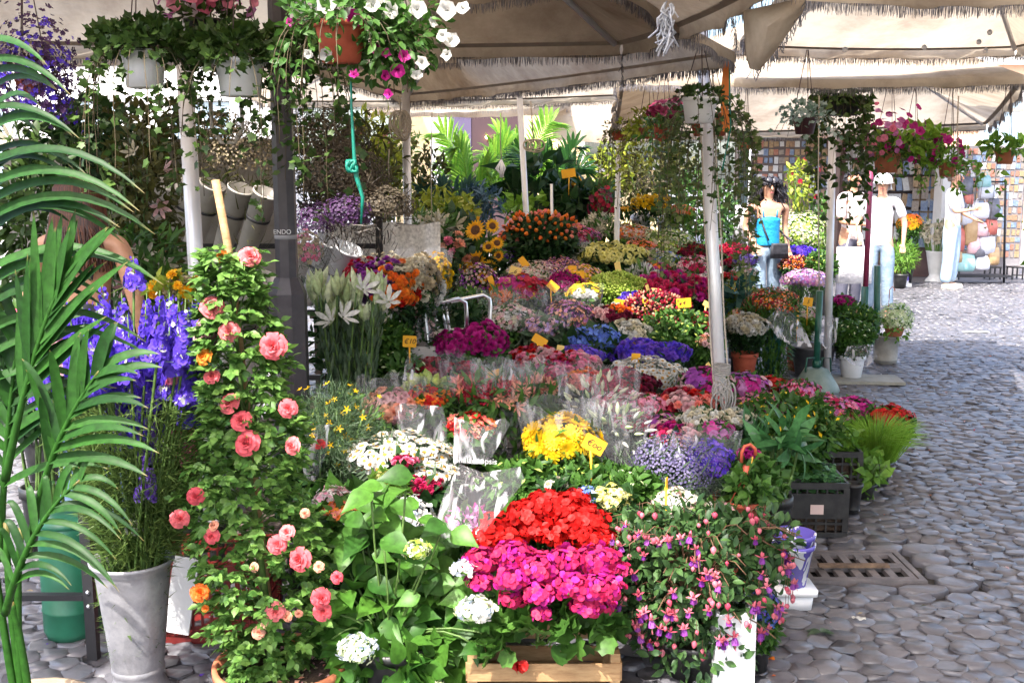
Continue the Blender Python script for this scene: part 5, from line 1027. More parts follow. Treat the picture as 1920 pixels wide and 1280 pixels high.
# baskets on the leaning silver pole
basket('ivy_basket', 'long ivy under a white square pot in front of the leaning silver pole', 'hanging basket', 1311, 208, 4.75, 33, 46, WHITEP, G_IV, nst=14, sl=(.3, .7), crown=(1.2, .35), nl=110, ls=.03, ztop=2.25, taper=.78, spread=1.1)
basket('ivy_basket', 'ivy curtain hanging from the brown pot behind the white square pot', 'hanging basket', 1330, 235, 5.4, 40, 40, TERRA2, G_IV2, nst=46, sl=(.4, 1.0), crown=(1.5, .8), nl=250, ls=.034, ztop=2.25, spread=1.3)
basket('petunia_basket', 'dark wine petunias in a brick red pot left of the leaning silver pole', 'hanging basket', 1243, 248, 5.8, 19, 34, TERRA2, G_MD, LEAF, .035, nst=14, sl=(.1, .25), crown=(1.8, 1), nl=160, bl=['wine'], nb=34, bs=.045, brad=(2.3, .6), boff=1.0, ztop=2.3)
basket('pale_foliage_basket', 'pale yellow green creeper hanging left of the ivy curtain', 'hanging basket', 1215, 250, 7.2, 20, 20, TERRA2, G_YL, LEAF, .04, nst=30, sl=(.15, .5), crown=(2.6, 1.6), nl=300, ztop=2.4, spread=1.8)
basket('pale_foliage_basket', 'thin trailing plant round the top of the thin white pole', 'hanging basket', 1160, 255, 8.4, 14, 16, TERRA2, G_OL, LEAF_S, .035, nst=26, sl=(.3, .75), crown=(2, 1.5), nl=150, ztop=2.4, spread=1.0)
basket('variegated_basket', 'white edged creeper in a dark brown pot beside the dark vine', 'hanging basket', 1508, 237, 5.6, 22, 30, mat_plain('dark_brown_pot', (.06, .02, .025), .4), LM('white_edged', (.1, .2, .12), (.55, .62, .55), .2), IVY, .03, nst=12, sl=(.05, .2), crown=(2.2, 1.0), nl=220, ztop=2.3, spread=1.4)
basket('vine_basket', 'dark vine column hanging over the grey silver pole', 'hanging basket', 1575, 200, 7.2, 40, 34, BLACKP, G_IV, LEAF_B, .055, nst=40, sl=(.3, 1.0), crown=(1.5, 1.0), nl=260, ztop=2.2, spread=.6, sn=.03)
basket('petunia_basket', 'dusty pink blooms in a terracotta pot above the maroon pole', 'hanging basket', 1662, 305, 7.6, 26, 38, TERRA, G_MD, LEAF, .045, nst=20, sl=(.1, .4), crown=(2.2, 1.1), nl=260, bl=['pink', 'mauve', 'magenta'], nb=110, bs=.045, bt=FLO5W, brad=(2.6, 1.1), boff=.6, ztop=2.4, spread=1.5)
basket('petunia_basket', 'magenta petunias in a small terracotta pot above the white column', 'hanging basket', 1775, 318, 7.4, 17, 28, TERRA, G_LT, LEAF, .045, nst=20, sl=(.1, .3), crown=(2.8, 1.8), nl=260, bl=['magenta'], nb=14, bs=.06, brad=(3, 1), boff=.8, ztop=2.3, spread=1.5)
basket('lime_vine_basket', 'lime green broad leaves hanging between the two terracotta pots', 'hanging basket', 1710, 275, 7.6, 16, 16, TERRA, G_LIME, LEAF_B, .09, nst=14, sl=(.1, .3), crown=(4.2, 1.6), nl=130, bl=['magenta'], nb=8, bs=.06, brad=(3.6, .6), boff=.5, ztop=2.3)
basket('trailing_basket', 'green leafy plant with long trailers in the rightmost terracotta pot', 'hanging basket', 1883, 295, 6.8, 18, 26, TERRA, G_LT, LEAF_B, .06, nst=8, sl=(.3, .85), crown=(2.6, 1.5), nl=130, ztop=2.3, spread=1.4, sn=.05)
basket('small_basket', 'little terracotta pot with a sprig hanging right of the green cord', 'hanging basket', 1397, 278, 8.0, 10, 20, TERRA, G_MD, LEAF, .05, nst=6, sl=(.05, .15), crown=(1.6, 2), nl=40, ztop=2.3)
basket('dried_basket', 'dark purple dried flowers hanging in the top left corner', 'hanging basket', 60, 160, 3.9, 30, 30, TERRA2, G_PURP, LEAF_S, .03, nst=10, sl=(.1, .2), crown=(2, 1), nl=200, bl=['dusk', 'dusk', 'iris'], nb=900, bs=.02, bt=FLO5, brad=(3.2, 1.5), boff=-.6)
# orange strap and green cords
def ribbon(name, label, cat, pts, wd, mat, tw=0):
    o = Vector(pts[0]); m = MB(); m.blade([Vector(p)-o for p in pts], wd, (0, -1, 0), fold=.05, prof=lambda u: 1); return tag(m.build(name, mat, loc=o), label, cat)
ribbon('orange_strap', 'flat orange strap hanging beside the white square pot', 'strap', [W(1364, 115, 4.92), W(1360, 160, 4.92), W(1358, 200, 4.9), W(1362, 246, 4.9)], .034, mat_plain('orange_plastic', (.8, .2, .01), .4))
def cord(name, label, pts, r, mat, cat='cord'):
    o = Vector(pts[0]); m = MB(); m.tube([Vector(p)-o for p in pts], r, 6); return tag(m.build(name, mat, loc=o), label, cat)
cord('hanging_cord', 'thin green cord hanging beside the orange strap', [W(1368, 120, 4.86), W(1368, 190, 4.86), W(1370, 240, 4.85), W(1360, 290, 4.85), W(1354, 320, 4.85)], .004, GCORD)
t = thing('green_ribbon', 'knotted green ribbon dangling under the brick red pot', 'ribbon', W(658, 130, 3.4)); o = W(658, 130, 3.4)
m = MB(); m.tube([Vector((0, 0, 0)), W(659, 200, 3.4)-o, W(664, 290, 3.4)-o, W(668, 330, 3.4)-o, W(680, 370, 3.4)-o, W(677, 420, 3.4)-o], [.003, .004, .006, .008, .006, .003], 7); m.build('tail', GCORD, t)
m = MB()
for i in range(9): m.tube([(W(660, 312, 3.4)-o)+Vector((.018*math.cos(u+i)*(.6+.05*i), .014*math.sin(u), .018*math.sin(u*1.3+i*.7))) for u in np.linspace(0, 6.1, 12)], .005, 5)
m.build('knot', GCORD, t)
# ropes hanging from the parasols
def ropecoil(label, px, py, d, n, w_, h_, top):
    o = W(px, py, d); m = MB(); t = thing('rope_coil', label, 'rope', o)
    for i in range(n):
        a = w_*random.uniform(.4, 1); h = h_*random.uniform(.6, 1); x = random.uniform(-w_, w_)*.6
        m.tube([(x+a*math.sin(u), random.uniform(-.003, .003)+i*.002, -h*(1-math.cos(u))*.5) for u in np.linspace(0, 6.28, 16)], .006, 5)
    m.build('loops', CORD, t); m = MB(); m.tube([(0, 0, 0), W(px-5, top, d)-o], .006, 5); m.build('tie', CORD, t)
ropecoil('coil of pale rope at the top of the pole left of the palms', 752, 208, 7.2, 9, .06, .2, 180)
ropecoil('frayed brown rope end by the leaning pole behind the orange roses', 1000, 262, 9.3, 7, .07, .12, 190)
for i, (px, y0, y1, d, lb) in enumerate([(1536, 180, 545, 6.6, 'long thin cord hanging straight in front of the dark vine'), (810, 210, 430, 7.6, 'thin cord hanging in front of the palms, left one'), (940, 212, 300, 7.6, 'white cord with a frayed tassel among the palms'), (1797, 180, 300, 6.9, 'cord dropping from the far hem above the white column'), (730, 280, 335, 7.0, 'short cord left of the pole with the coiled rope')]):
    cord('hanging_cord', lb, [W(px, y0, d), W(px-2, (y0+y1)/2, d), W(px, y1, d)], .004, CORD)
o = W(940, 300, 7.6); m = MB()
for i in range(14): m.tube([(0, 0, 0), (random.gauss(0, .015), random.gauss(0, .01), -.06), (random.gauss(0, .01), 0, -.12)], .006, 5)
tag(m.build('tassel', WHITEP, loc=o), 'white frayed tassel at the end of a cord among the palms', 'tassel')
cord('looped_hose', 'pale looped hose hanging below the ivy left of the lamp post', [W(395, 190, 4.0), W(398, 240, 4.0), W(415, 268, 4.0), W(440, 268, 4.0), W(455, 240, 4.0), W(452, 190, 4.0)], .007, CORD, 'hose')
# ================================================================ left background: tilted tubes of dried flowers on a rack
TUBE = mat_plain('old_zinc_tube', (.42, .39, .35), .6, .05, noise=.7, scale=6, col2=(.6, .57, .52), bump=.1)
t0 = thing('steel_rack', 'dark steel rack carrying rows of tilted zinc tubes behind the lamp post', 'rack', (-1.7, 6.2, 0))
for (x, z) in ((-.75, 1.55), (.9, 1.55)):
    m = MB(); m.box((x, .25, z/2), (.04, .04, z)); m.build('upright', DARKST, t0)
for z in (.45, .85, 1.25):
    m = MB(); m.box((.075, .22, z), (1.61, .03, .03)); m.build('rail', DARKST, t0)
def tubev(px, py, d, L_, r, mat, label, ang=-28, lean=-22, group='tilted florist tubes on the rack'):
    """px,py = centre of its mouth"""
    o = W(px, py, d); ax = Vector((math.sin(R_(-ang)), -math.sin(R_(-lean))*1.0, 1)).normalized()
    q = Vector((0, 0, 1)).rotation_difference(ax).to_matrix(); t = thing('florist_tube', label, 'tube vase', o-ax*L_, group)
    m = MB(); m.lathe([(.001, 0), (r*.72, 0), (r*.98, L_-.01), (r*1.03, L_-.01), (r*1.03, L_), (r*.93, L_), (r*.7, .02)], 20, M=q); m.build('body', mat, t)
    m = MB(); rr = r*(.72+.26*.6); m.lathe([(rr+.001, L_*.58), (rr+.005, L_*.585), (rr+.006, L_*.62), (rr+.004, L_*.625)], 20, M=q); m.build('band', DARKST, t)
    return t, o, ax
tubes = [(318, 345, 5.9), (365, 340, 5.92), (400, 345, 5.85), (452, 352, 5.8), (500, 360, 5.75), (300, 470, 5.6), (440, 500, 5.5), (500, 520, 5.5), (345, 540, 5.5), (470, 560, 5.35)]
nm = ['leftmost', 'second from the left', 'third, behind the wooden stake', 'fourth from the left', 'rightmost']
for i, (px, py, d) in enumerate(tubes): tubev(px, py, d, .4, .072, TUBE, ('tilted zinc tube with black band in the top row, '+nm[i]) if i < 5 else 'tilted zinc tube low on the rack '+['behind the lilies at the far left', 'right of the thick silver pole', 'touching the lamp post', 'behind the violet delphiniums', 'lowest, right beside the rose tip'][i-5], ang=-26-i % 3*2)
for i, (px, py, d) in enumerate([(655, 465, 5.9), (618, 450, 6.0), (585, 470, 6.05), (712, 600, 5.8)]): tubev(px, py, d, .42, .08, WHITEP if i < 2 else TUBE, 'pale tilted tube holding dried purple statice, '+['right one', 'middle one', 'left one', 'low one above the green card'][i], ang=-30)
DRY = dict(group='dried flowers in the tilted tubes', pot=None)
B('big cloud of brown dried grass in the top row left of the lamp post', 455, 285, 150, 'straw', name='dried_bunch', d=5.9, zb=1.2, hz=.9, **DRY)
B('grey brown dried grass high behind the ivy', 420, 240, 80, 'straw', name='dried_bunch', d=6.1, zb=1.4, hz=1, **DRY)
B('dark brown dried limonium filling the space right of the lamp post', 640, 330, 170, 'dryb', name='dried_bunch', d=6.2, zb=1.1, hz=.8, **DRY)
B('smoky brown dried limonium right next to the pole with the coiled rope', 715, 385, 120, 'dryb', name='dried_bunch', d=6.0, zb=1.0, hz=.7, **DRY)
B('deep purple dried statice, middle bunch', 650, 400, 90, 'dryp', name='dried_bunch', d=5.8, zb=1.05, hz=.9, mats=['dusk'], **DRY)
B('blackish purple dried statice right of the lamp post', 592, 415, 76, 'dryp', name='dried_bunch', d=5.9, zb=1.0, hz=1.1, mats=['dusk'], **DRY)
B('brown dried branches above the purple statice', 610, 260, 150, 'dryb', name='dried_bunch', d=6.5, zb=1.5, hz=.9, **DRY)
B('packed bouquet of cream and pink dried flowers in clear film by the lamp post', 572, 470, 66, 'rust', name='dried_bunch', d=5.3, zb=.8, hz=1.3, wrap=.3, mats=['straw', 'pink', 'straw'], fs=.03, **DRY)
B('everlasting flowers of red, purple and cream massed above the white lilies', 720, 535, 165, 'helich', name='everlasting_bunch', d=5.7, zb=.55, hz=.75, group='dried flowers in the tilted tubes', pot=None)
B('fluffy white cotton grass wrapped in film beside the everlastings', 785, 535, 84, 'mums', name='cotton_grass_bunch', d=5.75, zb=.7, hz=1.5, group='dried flowers in the tilted tubes', pot=None, fs=.08, wrap=.3, mats=['cream', 'white', 'straw'])
B('long bright yellow flower tuft wrapped in film behind the cotton grass', 822, 520, 46, 'mumsy', name='yellow_tuft', d=5.9, zb=.8, hz=2.2, group='dried flowers in the tilted tubes', pot=None, fs=.035, wrap=.3)
B('white filler flowers under the everlastings', 690, 590, 76, 'white', d=5.5, zb=.5, pot=None, fs=.025, mats=['white', 'cream'])
t = thing('grey_cabinet', 'tall grey storage cabinet behind the tilted tubes', 'cabinet', (-2.35, 7.1, 0)); m = MB(); m.box((0, 0, .95), (1.75, .5, 1.9)); m.build('cabinet_body', mat_plain('grey_enamel', (.16, .15, .14), .6, noise=.7, scale=3, col2=(.34, .31, .28)), t)
for sx in (-.44, .44): m = MB(); m.box((sx, -.26, .95), (.84, .02, 1.8)); d_ = m.build('door', mat_plain('grey_enamel', (), 0), t); m = MB(); m.box((sx*.1, -.285, 1.0), (.02, .03, .14)); m.build('handle', DARKST, d_)
# white cloth sheet behind
m = MB(); V = []; o = W(720, 480, 6.6)
for i in range(21):
    for j in range(9): V.append(((i-10)*.035, .03*math.sin(i*.9+j*.3)+.02*math.sin(i*2.1), (j-4)*.05+.01*math.sin(i*.7)))
m.add(V, [(i*9+j, (i+1)*9+j, (i+1)*9+j+1, i*9+j+1) for i in range(20) for j in range(8)]); tag(m.build('white_sheet', mat_petal('white_cloth', (.8, .78, .74), (.85, .83, .8), None, .3), loc=o), 'crumpled white cloth hung behind the everlasting flowers', 'cloth')
# dark leaves and lilies at the left
def leafmass(label, px, py, w, h, d, sz, lm, tpl=LEAF, n=500, zb=0, name='foliage_plant', cat='plant', blooms=None, group='leafy plants round the stall', dp=.5, shell=.2, up=.4, stem=True, clump=0):
    c = W(px, py, d); rx, rz = w/2*d/F, h/2*d/F; t = thing(name, label, cat, (c.x, c.y, zb), group); m = MB(); leafy(m, n, (0, 0, c.z-zb), (rx, rx*dp+.05, rz), sz, tpl, shell=shell, up=up, clump=clump)
    m.build('foliage', lm, t)
    if stem:
        s = MB()
        for i in range(8): s.tube(curve((random.gauss(0, .03), random.gauss(0, .03), .0), (random.gauss(0, rx*.3), 0, (c.z-zb)*.5), (random.gauss(0, rx*.5), random.gauss(0, .05), c.z-zb+rz*.5), 6), .006, 5)
        s.build('stems', STEM, t)
        hp = min(.3, max(.08, (c.z-zb-rz)*.9)); pot_mb(hp, max(.06, rx*.4)).build('pot', [BLACKP, SOIL], t)
    if blooms:
        tp, mt, k, f = blooms; b = MB(); one = k <= 60; p, nn = dome(k, rx, rz/rx, -.6, .5); p[:, 2] += c.z-zb; nn = nrm(nn+[0, -.4, 0])
        if one:
            for q in range(k): b = MB(); b.inst(tp, [(0, 0, 0)], rdir(1), nn[q:q+1], f*random.uniform(.8, 1.2), 0, None, True); b.build('bloom', [P[mt[q % len(mt)]], P['eye']], t).location = p[q]
        else: b.inst(tp, p, rdir(k), nn, f*rng.uniform(.8, 1.2, k), rng.integers(0, len(mt), k), None, True); b.build('blooms', [P[q] for q in mt], t)
    return t
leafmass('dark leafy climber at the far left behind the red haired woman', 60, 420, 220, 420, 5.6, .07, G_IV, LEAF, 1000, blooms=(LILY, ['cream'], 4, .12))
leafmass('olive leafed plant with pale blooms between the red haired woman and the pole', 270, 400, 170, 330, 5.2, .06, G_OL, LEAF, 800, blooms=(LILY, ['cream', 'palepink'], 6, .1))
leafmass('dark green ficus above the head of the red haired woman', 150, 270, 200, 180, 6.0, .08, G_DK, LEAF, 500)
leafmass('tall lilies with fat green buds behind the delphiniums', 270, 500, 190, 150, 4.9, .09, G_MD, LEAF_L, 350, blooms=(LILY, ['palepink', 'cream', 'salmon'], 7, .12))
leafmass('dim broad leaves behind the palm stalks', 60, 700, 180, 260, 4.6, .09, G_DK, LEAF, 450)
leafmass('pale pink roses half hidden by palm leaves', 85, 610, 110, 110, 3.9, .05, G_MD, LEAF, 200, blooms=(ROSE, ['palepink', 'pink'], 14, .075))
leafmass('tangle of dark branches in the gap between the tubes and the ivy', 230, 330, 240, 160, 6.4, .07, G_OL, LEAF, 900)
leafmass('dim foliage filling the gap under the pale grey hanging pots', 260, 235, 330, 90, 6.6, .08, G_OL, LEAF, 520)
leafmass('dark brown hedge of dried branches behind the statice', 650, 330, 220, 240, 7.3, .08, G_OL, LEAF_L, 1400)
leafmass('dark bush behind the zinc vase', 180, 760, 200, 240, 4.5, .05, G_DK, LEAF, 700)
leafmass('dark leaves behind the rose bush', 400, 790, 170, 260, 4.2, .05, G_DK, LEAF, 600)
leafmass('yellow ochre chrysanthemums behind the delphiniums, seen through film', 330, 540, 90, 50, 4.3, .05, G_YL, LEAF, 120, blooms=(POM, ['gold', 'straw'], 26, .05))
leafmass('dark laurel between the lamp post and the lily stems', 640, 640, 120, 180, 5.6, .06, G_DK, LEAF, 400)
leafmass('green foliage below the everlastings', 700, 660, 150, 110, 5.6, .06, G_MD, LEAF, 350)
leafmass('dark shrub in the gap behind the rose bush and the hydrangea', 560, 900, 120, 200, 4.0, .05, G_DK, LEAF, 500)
# white lilies with tall stems by the post
LB = Vector((W(655, 700, 4.95).x, 5.0, .0)); t = thing('lily_bunch', 'tall white lilies with pale buds and leafy stems right of the lamp post', 'lilies', LB)
pot_mb(.32, .13).build('bucket', [BLACKP, SOIL], t); s = MB(); l = MB(); b = MB(); bb = MB()
for i in range(34):
    px = random.uniform(588, 720); py = random.uniform(530, 600); top = W(px, py, 4.95+random.uniform(-.1, .15))-LB; foot = Vector((random.gauss(0, .05), random.gauss(0, .04), .2))
    cv = curve(foot, (foot+top)/2, top, 9); s.tube(cv, .0045, 5)
    for q in range(34):
        u = random.random()**.8*.9; k = int(u*8); p = cv[k].lerp(cv[k+1], u*8-k); a = random.random()*6.28; l.inst(LEAF_L, [tuple(p)], [(math.cos(a), math.sin(a), .9)], [(math.cos(a), math.sin(a), .3)], random.uniform(.04, .075))
    for q in range(random.randint(2, 4)):
        a = random.random()*6.28; b.inst(BUD, [tuple(top-Vector((0, 0, .03)))], [(1, 0, 0)], [(math.cos(a)*.35, math.sin(a)*.35, 1)], (.11, .11, random.uniform(.09, .13)), 0, None, True)
for (px, py) in [(690, 532), (728, 555), (608, 592), (655, 585)]:
    bb = MB(); bb.inst(LILY, [(0, 0, 0)], [(1, 0, 0)], [(random.gauss(0, .5), -.6, random.uniform(.3, .9))], .13, 0, None, True); bb.build('bloom', P['white'], t).location = W(px, py, 4.8)-LB
s.build('stems', STEM, t); l.build('foliage', G_GY, t); b.build('buds', P['pgreen'], t)
# low shrub with yellow blossoms
t = leafmass('grey green broom shrub sprinkled with yellow blossoms beside the lamp post foot', 630, 815, 190, 210, 4.15, .035, LM('broom', (.035, .075, .035), (.09, .15, .07), .2), NEEDLE, 9000, name='broom_shrub', cat='shrub', blooms=(STAR, ['yellow'], 60, .03), dp=.8, group=None)
# green plastic bin, steel stand and red crate at the lower left
o = G(135, 1190); o = Vector((W(128, 1100, 3.7).x, 3.72, 0)); t = thing('green_bin', 'round green plastic bin standing behind the palm pot', 'bin', o); r = .1; zt = W(0, 985, 3.7).z
m = MB(); m.lathe([(.001, 0), (r*.9, 0), (r, .03), (r, .1), (r+.003, .105), (r, .11), (r, zt-.06), (r*.93, zt-.02), (r*.9, zt), (r*.8, zt+.012), (.001, zt+.014)], 32); m.build('body', GREENP, t)
m = MB(); m.lathe([(r*.92, zt), (r*.94, zt+.004), (r*.94, zt+.02), (r*.3, zt+.024), (.001, zt+.026)], 32, c=(0, 0, .002)); m.build('lid', GREENP, t)
o = Vector((W(168, 1100, 3.5).x, 3.5, 0)); t = thing('steel_stand', 'rusty dark steel stand between the green bin and the zinc vase', 'stand', o)
m = MB(); m.box((0, 0, .3), (.035, .035, .6)); m.build('upright', DARKST, t); m = MB(); m.box((-.25, 0, W(0, 1118, 3.5).z), (.46, .03, .02)); m.build('crossbar', DARKST, t); m = MB(); m.box((-.49, 0, .3), (.03, .035, .6)); m.build('upright', DARKST, t)
for z in (.2, .25): 
    m = MB(); m.lathe([(.001, .006), (.006, .005), (.008, 0)], 8, (0, -.019, z), M=Matrix.Rotation(math.pi/2, 3, 'X')); m.build('bolt', ALU, t)
REDP = mat_plain('red_plastic', (.12, .008, .008), .5, noise=.5, scale=10, col2=(.17, .015, .012))
def crate(name, label, o, sx, sy, h, mat, rz=0, rows=4, cols=9, group=None, inner=None):
    t = thing(name, label, 'crate', o, group, rz); b = .012
    for nmz, z, hh in (('bottom_rim', .012, .024), ('top_rim', h-.015, .03)):
        m = MB()
        for s in (-1, 1): m.box((0, s*sy/2, z), (sx, b, hh)); m.box((s*(sx/2-b/2), 0, z+.001), (b, sy-b-.001, hh))
        m.build(nmz, mat, t)
    for s in (-1, 1):
        m = MB()
        for k in range(cols+1): m.box((-sx/2+.008+k*(sx-.016)/cols, s*sy/2, h/2), (.008, b*.6, h-.052))
        for k in range(1, rows): m.box((0, s*sy/2+.001, h*k/rows), (sx-.02, b*.5, .012))
        m.build('grid_side', mat, t); m = MB(); c2 = max(3, int(cols*sy/sx))
        for k in range(c2+1): m.box((s*(sx/2-b/2), -sy/2+.012+k*(sy-.024)/c2, h/2), (b*.6, .008, h-.052))
        for k in range(1, rows): m.box((s*(sx/2-b/2)+.001, 0, h*k/rows), (b*.5, sy-.03, .012))
        m.build('grid_side', mat, t)
    m = MB(); m.box((0, 0, .004), (sx-.03, sy-.02, .006)); m.build('crate_floor', mat, t)
    for px in (-1, 1):
        for py in (-1, 1): m = MB(); m.box((px*(sx/2-.012), py*(sy/2-.003), h/2), (.028, .022, h-.055)); m.build('corner_post', mat, t)
    return t
crate('red_crate', 'dark red plastic crate behind the rose bowl', Vector((W(400, 1200, 3.75).x, 3.8, 0)), .42, .34, .29, REDP, rows=5, cols=12)
# white panel leaning behind the vase
m = MB(); m.box((0, 0, .14), (.09, .02, .28), rot=Matrix.Rotation(.18, 3, 'Y')); tag(m.build('white_board', WHITEP, loc=(W(335, 1060, 3.6).x, 3.62, W(0, 1130, 3.6).z-.12)), 'small white board leaning behind the rim of the zinc vase', 'board')
# litter: petals and leaves on the stones
def litter(n, area, cols, sz, name, label):
    m = MB(); x = rng.uniform(area[0], area[1], n); y = rng.uniform(area[2], area[3], n); m.inst(LEAF_S, np.stack([x, y, np.full(n, .006)], 1), rdir(n)*[1, 1, .05], UP+rng.normal(0, .2, (n, 3)), sz*rng.uniform(.4, 1.4, n), rng.integers(0, len(cols), n)); tag(m.build(name, cols, origin=None), label, 'petals', kind='stuff')
litter(260, (-2.4, -.3, 3.0, 4.8), [P['red'], P['violet'], P['gold'], P['palepink'], G_MD, P['straw']], .022, 'fallen_petals', 'fallen petals and leaf scraps on the stones at the left')
litter(420, (.6, 5, 3.0, 10), [P['red'], P['straw'], P['white'], P['orange'], G_OL, P['straw'], P['palepink']], .022, 'scattered_petals', 'a few fallen petals and scraps on the paving at the right')
# ================================================================ palms and greenery at the back
def palmplant(label, px, ptop, pbase, d, nfr, L_, lm, wd=.03, leafL=.3, sp=1.0, n=22, zb=.58, group='potted palms at the back'):
    o = Vector((W(px, 500, d).x, d, zb)); t = thing('potted_palm', label, 'palm', o, group); pot_mb(.25, .14).build('pot', [BLACKP, SOIL], t)
    H = W(px, ptop, d).z-zb; hb = max(.2, W(px, pbase, d).z-zb)
    for i in range(nfr):
        a = 6.283*(i+random.random()*.6)/nfr; r = sp*random.uniform(.25, .5); h = H*random.uniform(.75, 1.05)
        p = curve((0, 0, .2), (r*.25*math.cos(a), r*.25*math.sin(a), h*.95), (r*math.cos(a), r*math.sin(a), h*random.uniform(.75, 1)), 16); m = MB(); m.tube(p, [.007*(1-q/18) for q in range(16)], 5, rnd=.9)
        for k in range(n):
            u = .38+.61*k/n; j = int(u*15); pp = p[j].lerp(p[min(15, j+1)], u*15-j); tg = (p[min(15, j+1)]-p[j-1]).normalized()
            for s in (-1, 1):
                sd = tg.cross(Vector((math.sin(a), -math.cos(a), .3))).normalized()*s; sd = (sd+Vector((0, 0, .25))).normalized() if True else sd
                dv = (tg*.8+tg.cross(Vector((math.cos(a+1.57), math.sin(a+1.57), 0)))*0+sd*.75).normalized(); l = leafL*math.sin(math.pi*(.2+.7*(u-.38)/.62))**.6*random.uniform(.8, 1.1)
                m.blade([pp+dv*l*v+Vector((0, 0, -.3*l*v*v)) for v in (0, .33, .66, 1)], wd, (math.cos(a)*.3, -.6, .8), fold=.3)
        m.build('frond', lm, t)
    return t
GPL = LM('bright_green_palm', (.1, .3, .03), (.3, .5, .06), .45, .35)  # brighter, more translucent green for the back palms
palmplant('bright green palm right of the dusky doorway', 885, 232, 400, 11.0, 9, .3, GPL, leafL=.36)
palmplant('bright green palm left of the leaning pole, the taller one', 975, 228, 400, 11.4, 9, .3, GPL, leafL=.36)
palmplant('darker palm right of the leaning pole behind the orange roses', 1040, 262, 400, 11.2, 8, .3, G_PALM, leafL=.34)
palmplant('blue green fern like palm low in front of the doorway', 850, 330, 420, 9.9, 8, .3, G_BL, leafL=.24, sp=.8)
palmplant('spiky green dracaena right of the small yellow sign', 1095, 330, 420, 10.6, 9, .3, G_MD, leafL=.22, sp=.8)
leafmass('dense mid green shrubs left of the palms beside the pole', 795, 350, 110, 160, 10.0, .08, G_OL, LEAF, 420, zb=.58)
leafmass('yellow green leaves above the white lilies', 830, 395, 130, 80, 9.0, .08, G_YL, LEAF, 350, zb=.58)
leafmass('pale variegated leaves left of the pole with the coiled rope', 700, 270, 130, 130, 9.5, .12, G_YL, LEAF_L, 320, zb=.58, blooms=(LILY, ['coral', 'pink'], 3, .18))
leafmass('yellow green bush filling the gap left of the pole with coiled rope', 720, 330, 110, 140, 9.2, .08, G_YL, LEAF, 400, zb=.58)
leafmass('sunlit shrub left of the coiled rope', 745, 280, 80, 120, 10.6, .09, G_LT, LEAF_L, 300, zb=.58)
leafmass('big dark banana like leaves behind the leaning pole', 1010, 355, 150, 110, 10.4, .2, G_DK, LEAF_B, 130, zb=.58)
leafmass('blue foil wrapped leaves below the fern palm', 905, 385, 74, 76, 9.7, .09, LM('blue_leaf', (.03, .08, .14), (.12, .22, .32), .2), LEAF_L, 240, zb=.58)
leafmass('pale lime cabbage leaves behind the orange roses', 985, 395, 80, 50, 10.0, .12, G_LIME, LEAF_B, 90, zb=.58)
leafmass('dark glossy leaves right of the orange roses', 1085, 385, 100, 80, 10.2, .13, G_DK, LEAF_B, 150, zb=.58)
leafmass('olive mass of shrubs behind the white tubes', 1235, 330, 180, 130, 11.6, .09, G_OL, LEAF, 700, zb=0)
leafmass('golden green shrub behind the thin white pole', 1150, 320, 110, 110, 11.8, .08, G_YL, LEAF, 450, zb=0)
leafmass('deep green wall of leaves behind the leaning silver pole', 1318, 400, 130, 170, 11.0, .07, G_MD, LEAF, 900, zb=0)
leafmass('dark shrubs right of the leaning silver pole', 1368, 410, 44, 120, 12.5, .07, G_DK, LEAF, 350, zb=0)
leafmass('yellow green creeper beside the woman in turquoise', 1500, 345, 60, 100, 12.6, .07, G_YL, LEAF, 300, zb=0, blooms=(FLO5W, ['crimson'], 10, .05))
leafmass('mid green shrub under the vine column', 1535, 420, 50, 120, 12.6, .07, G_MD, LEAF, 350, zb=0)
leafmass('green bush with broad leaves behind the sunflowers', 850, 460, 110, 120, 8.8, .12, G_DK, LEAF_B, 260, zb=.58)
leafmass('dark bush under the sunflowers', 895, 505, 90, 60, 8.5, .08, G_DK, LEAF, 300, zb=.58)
leafmass('white lilies and dark leaves right of the pole with the coiled rope', 812, 425, 96, 66, 8.7, .1, G_MD, LEAF_L, 160, zb=.58, blooms=(LILY, ['cream', 'white'], 26, .17), name='lily_bunch', cat='lilies', dp=.7)
leafmass('yellow callas above the white lilies', 862, 400, 60, 50, 9.3, .1, G_LT, LEAF_L, 80, zb=.58, blooms=(CALLA, ['paley', 'gold'], 8, .16), name='calla_plant')
leafmass('pink cockscombs beside the cotton grass', 840, 468, 80, 50, 8.2, .09, G_DK, LEAF_B, 60, zb=.42, blooms=(POM, ['pink', 'salmon'], 12, .1), name='cockscomb_bunch', cat='flowers')
leafmass('red orchids left of the thin white pole', 1128, 385, 50, 60, 10.0, .1, G_MD, LEAF_L, 60, zb=.58, blooms=(FLO5W, ['crimson', 'wine'], 60, .05), name='orchid_plant')
leafmass('glossy green plants beneath the aluminium chair', 860, 600, 110, 80, 6.9, .07, G_DK, LEAF, 350, zb=.4)
leafmass('strap leaved lily plant with long arching leaves behind the crates', 1462, 832, 110, 70, 4.45, .14, LM('strap_leaf', (.035, .13, .04), (.1, .28, .09), .25, .3), leaf_tpl(.3, (.5, .9, 1, .7, 0), .3, .5), 60, name='strap_leaf_plant', shell=0, up=1.2, dp=.6)
leafmass('strap leaves right of the leaning pole behind', 1385, 560, 70, 60, 9.0, .2, G_BL, leaf_tpl(.22, (.5, .9, 1, .7, 0), .3, .7), 60, shell=0, up=1, name='strap_leaf_plant')
leafmass('lettuce green plants in the hanging terracotta basket set on the ground', 1412, 905, 120, 80, 4.1, .045, G_MD, LEAF_B, 800, name='green_basket_plant', zb=.05, up=.6, blooms=None, dp=.8)
leafmass('leafy plant next to the black crate in a small black pot', 1622, 878, 66, 70, 5.4, .07, G_LT, LEAF_B, 90, name='pepper_plant', up=.6)
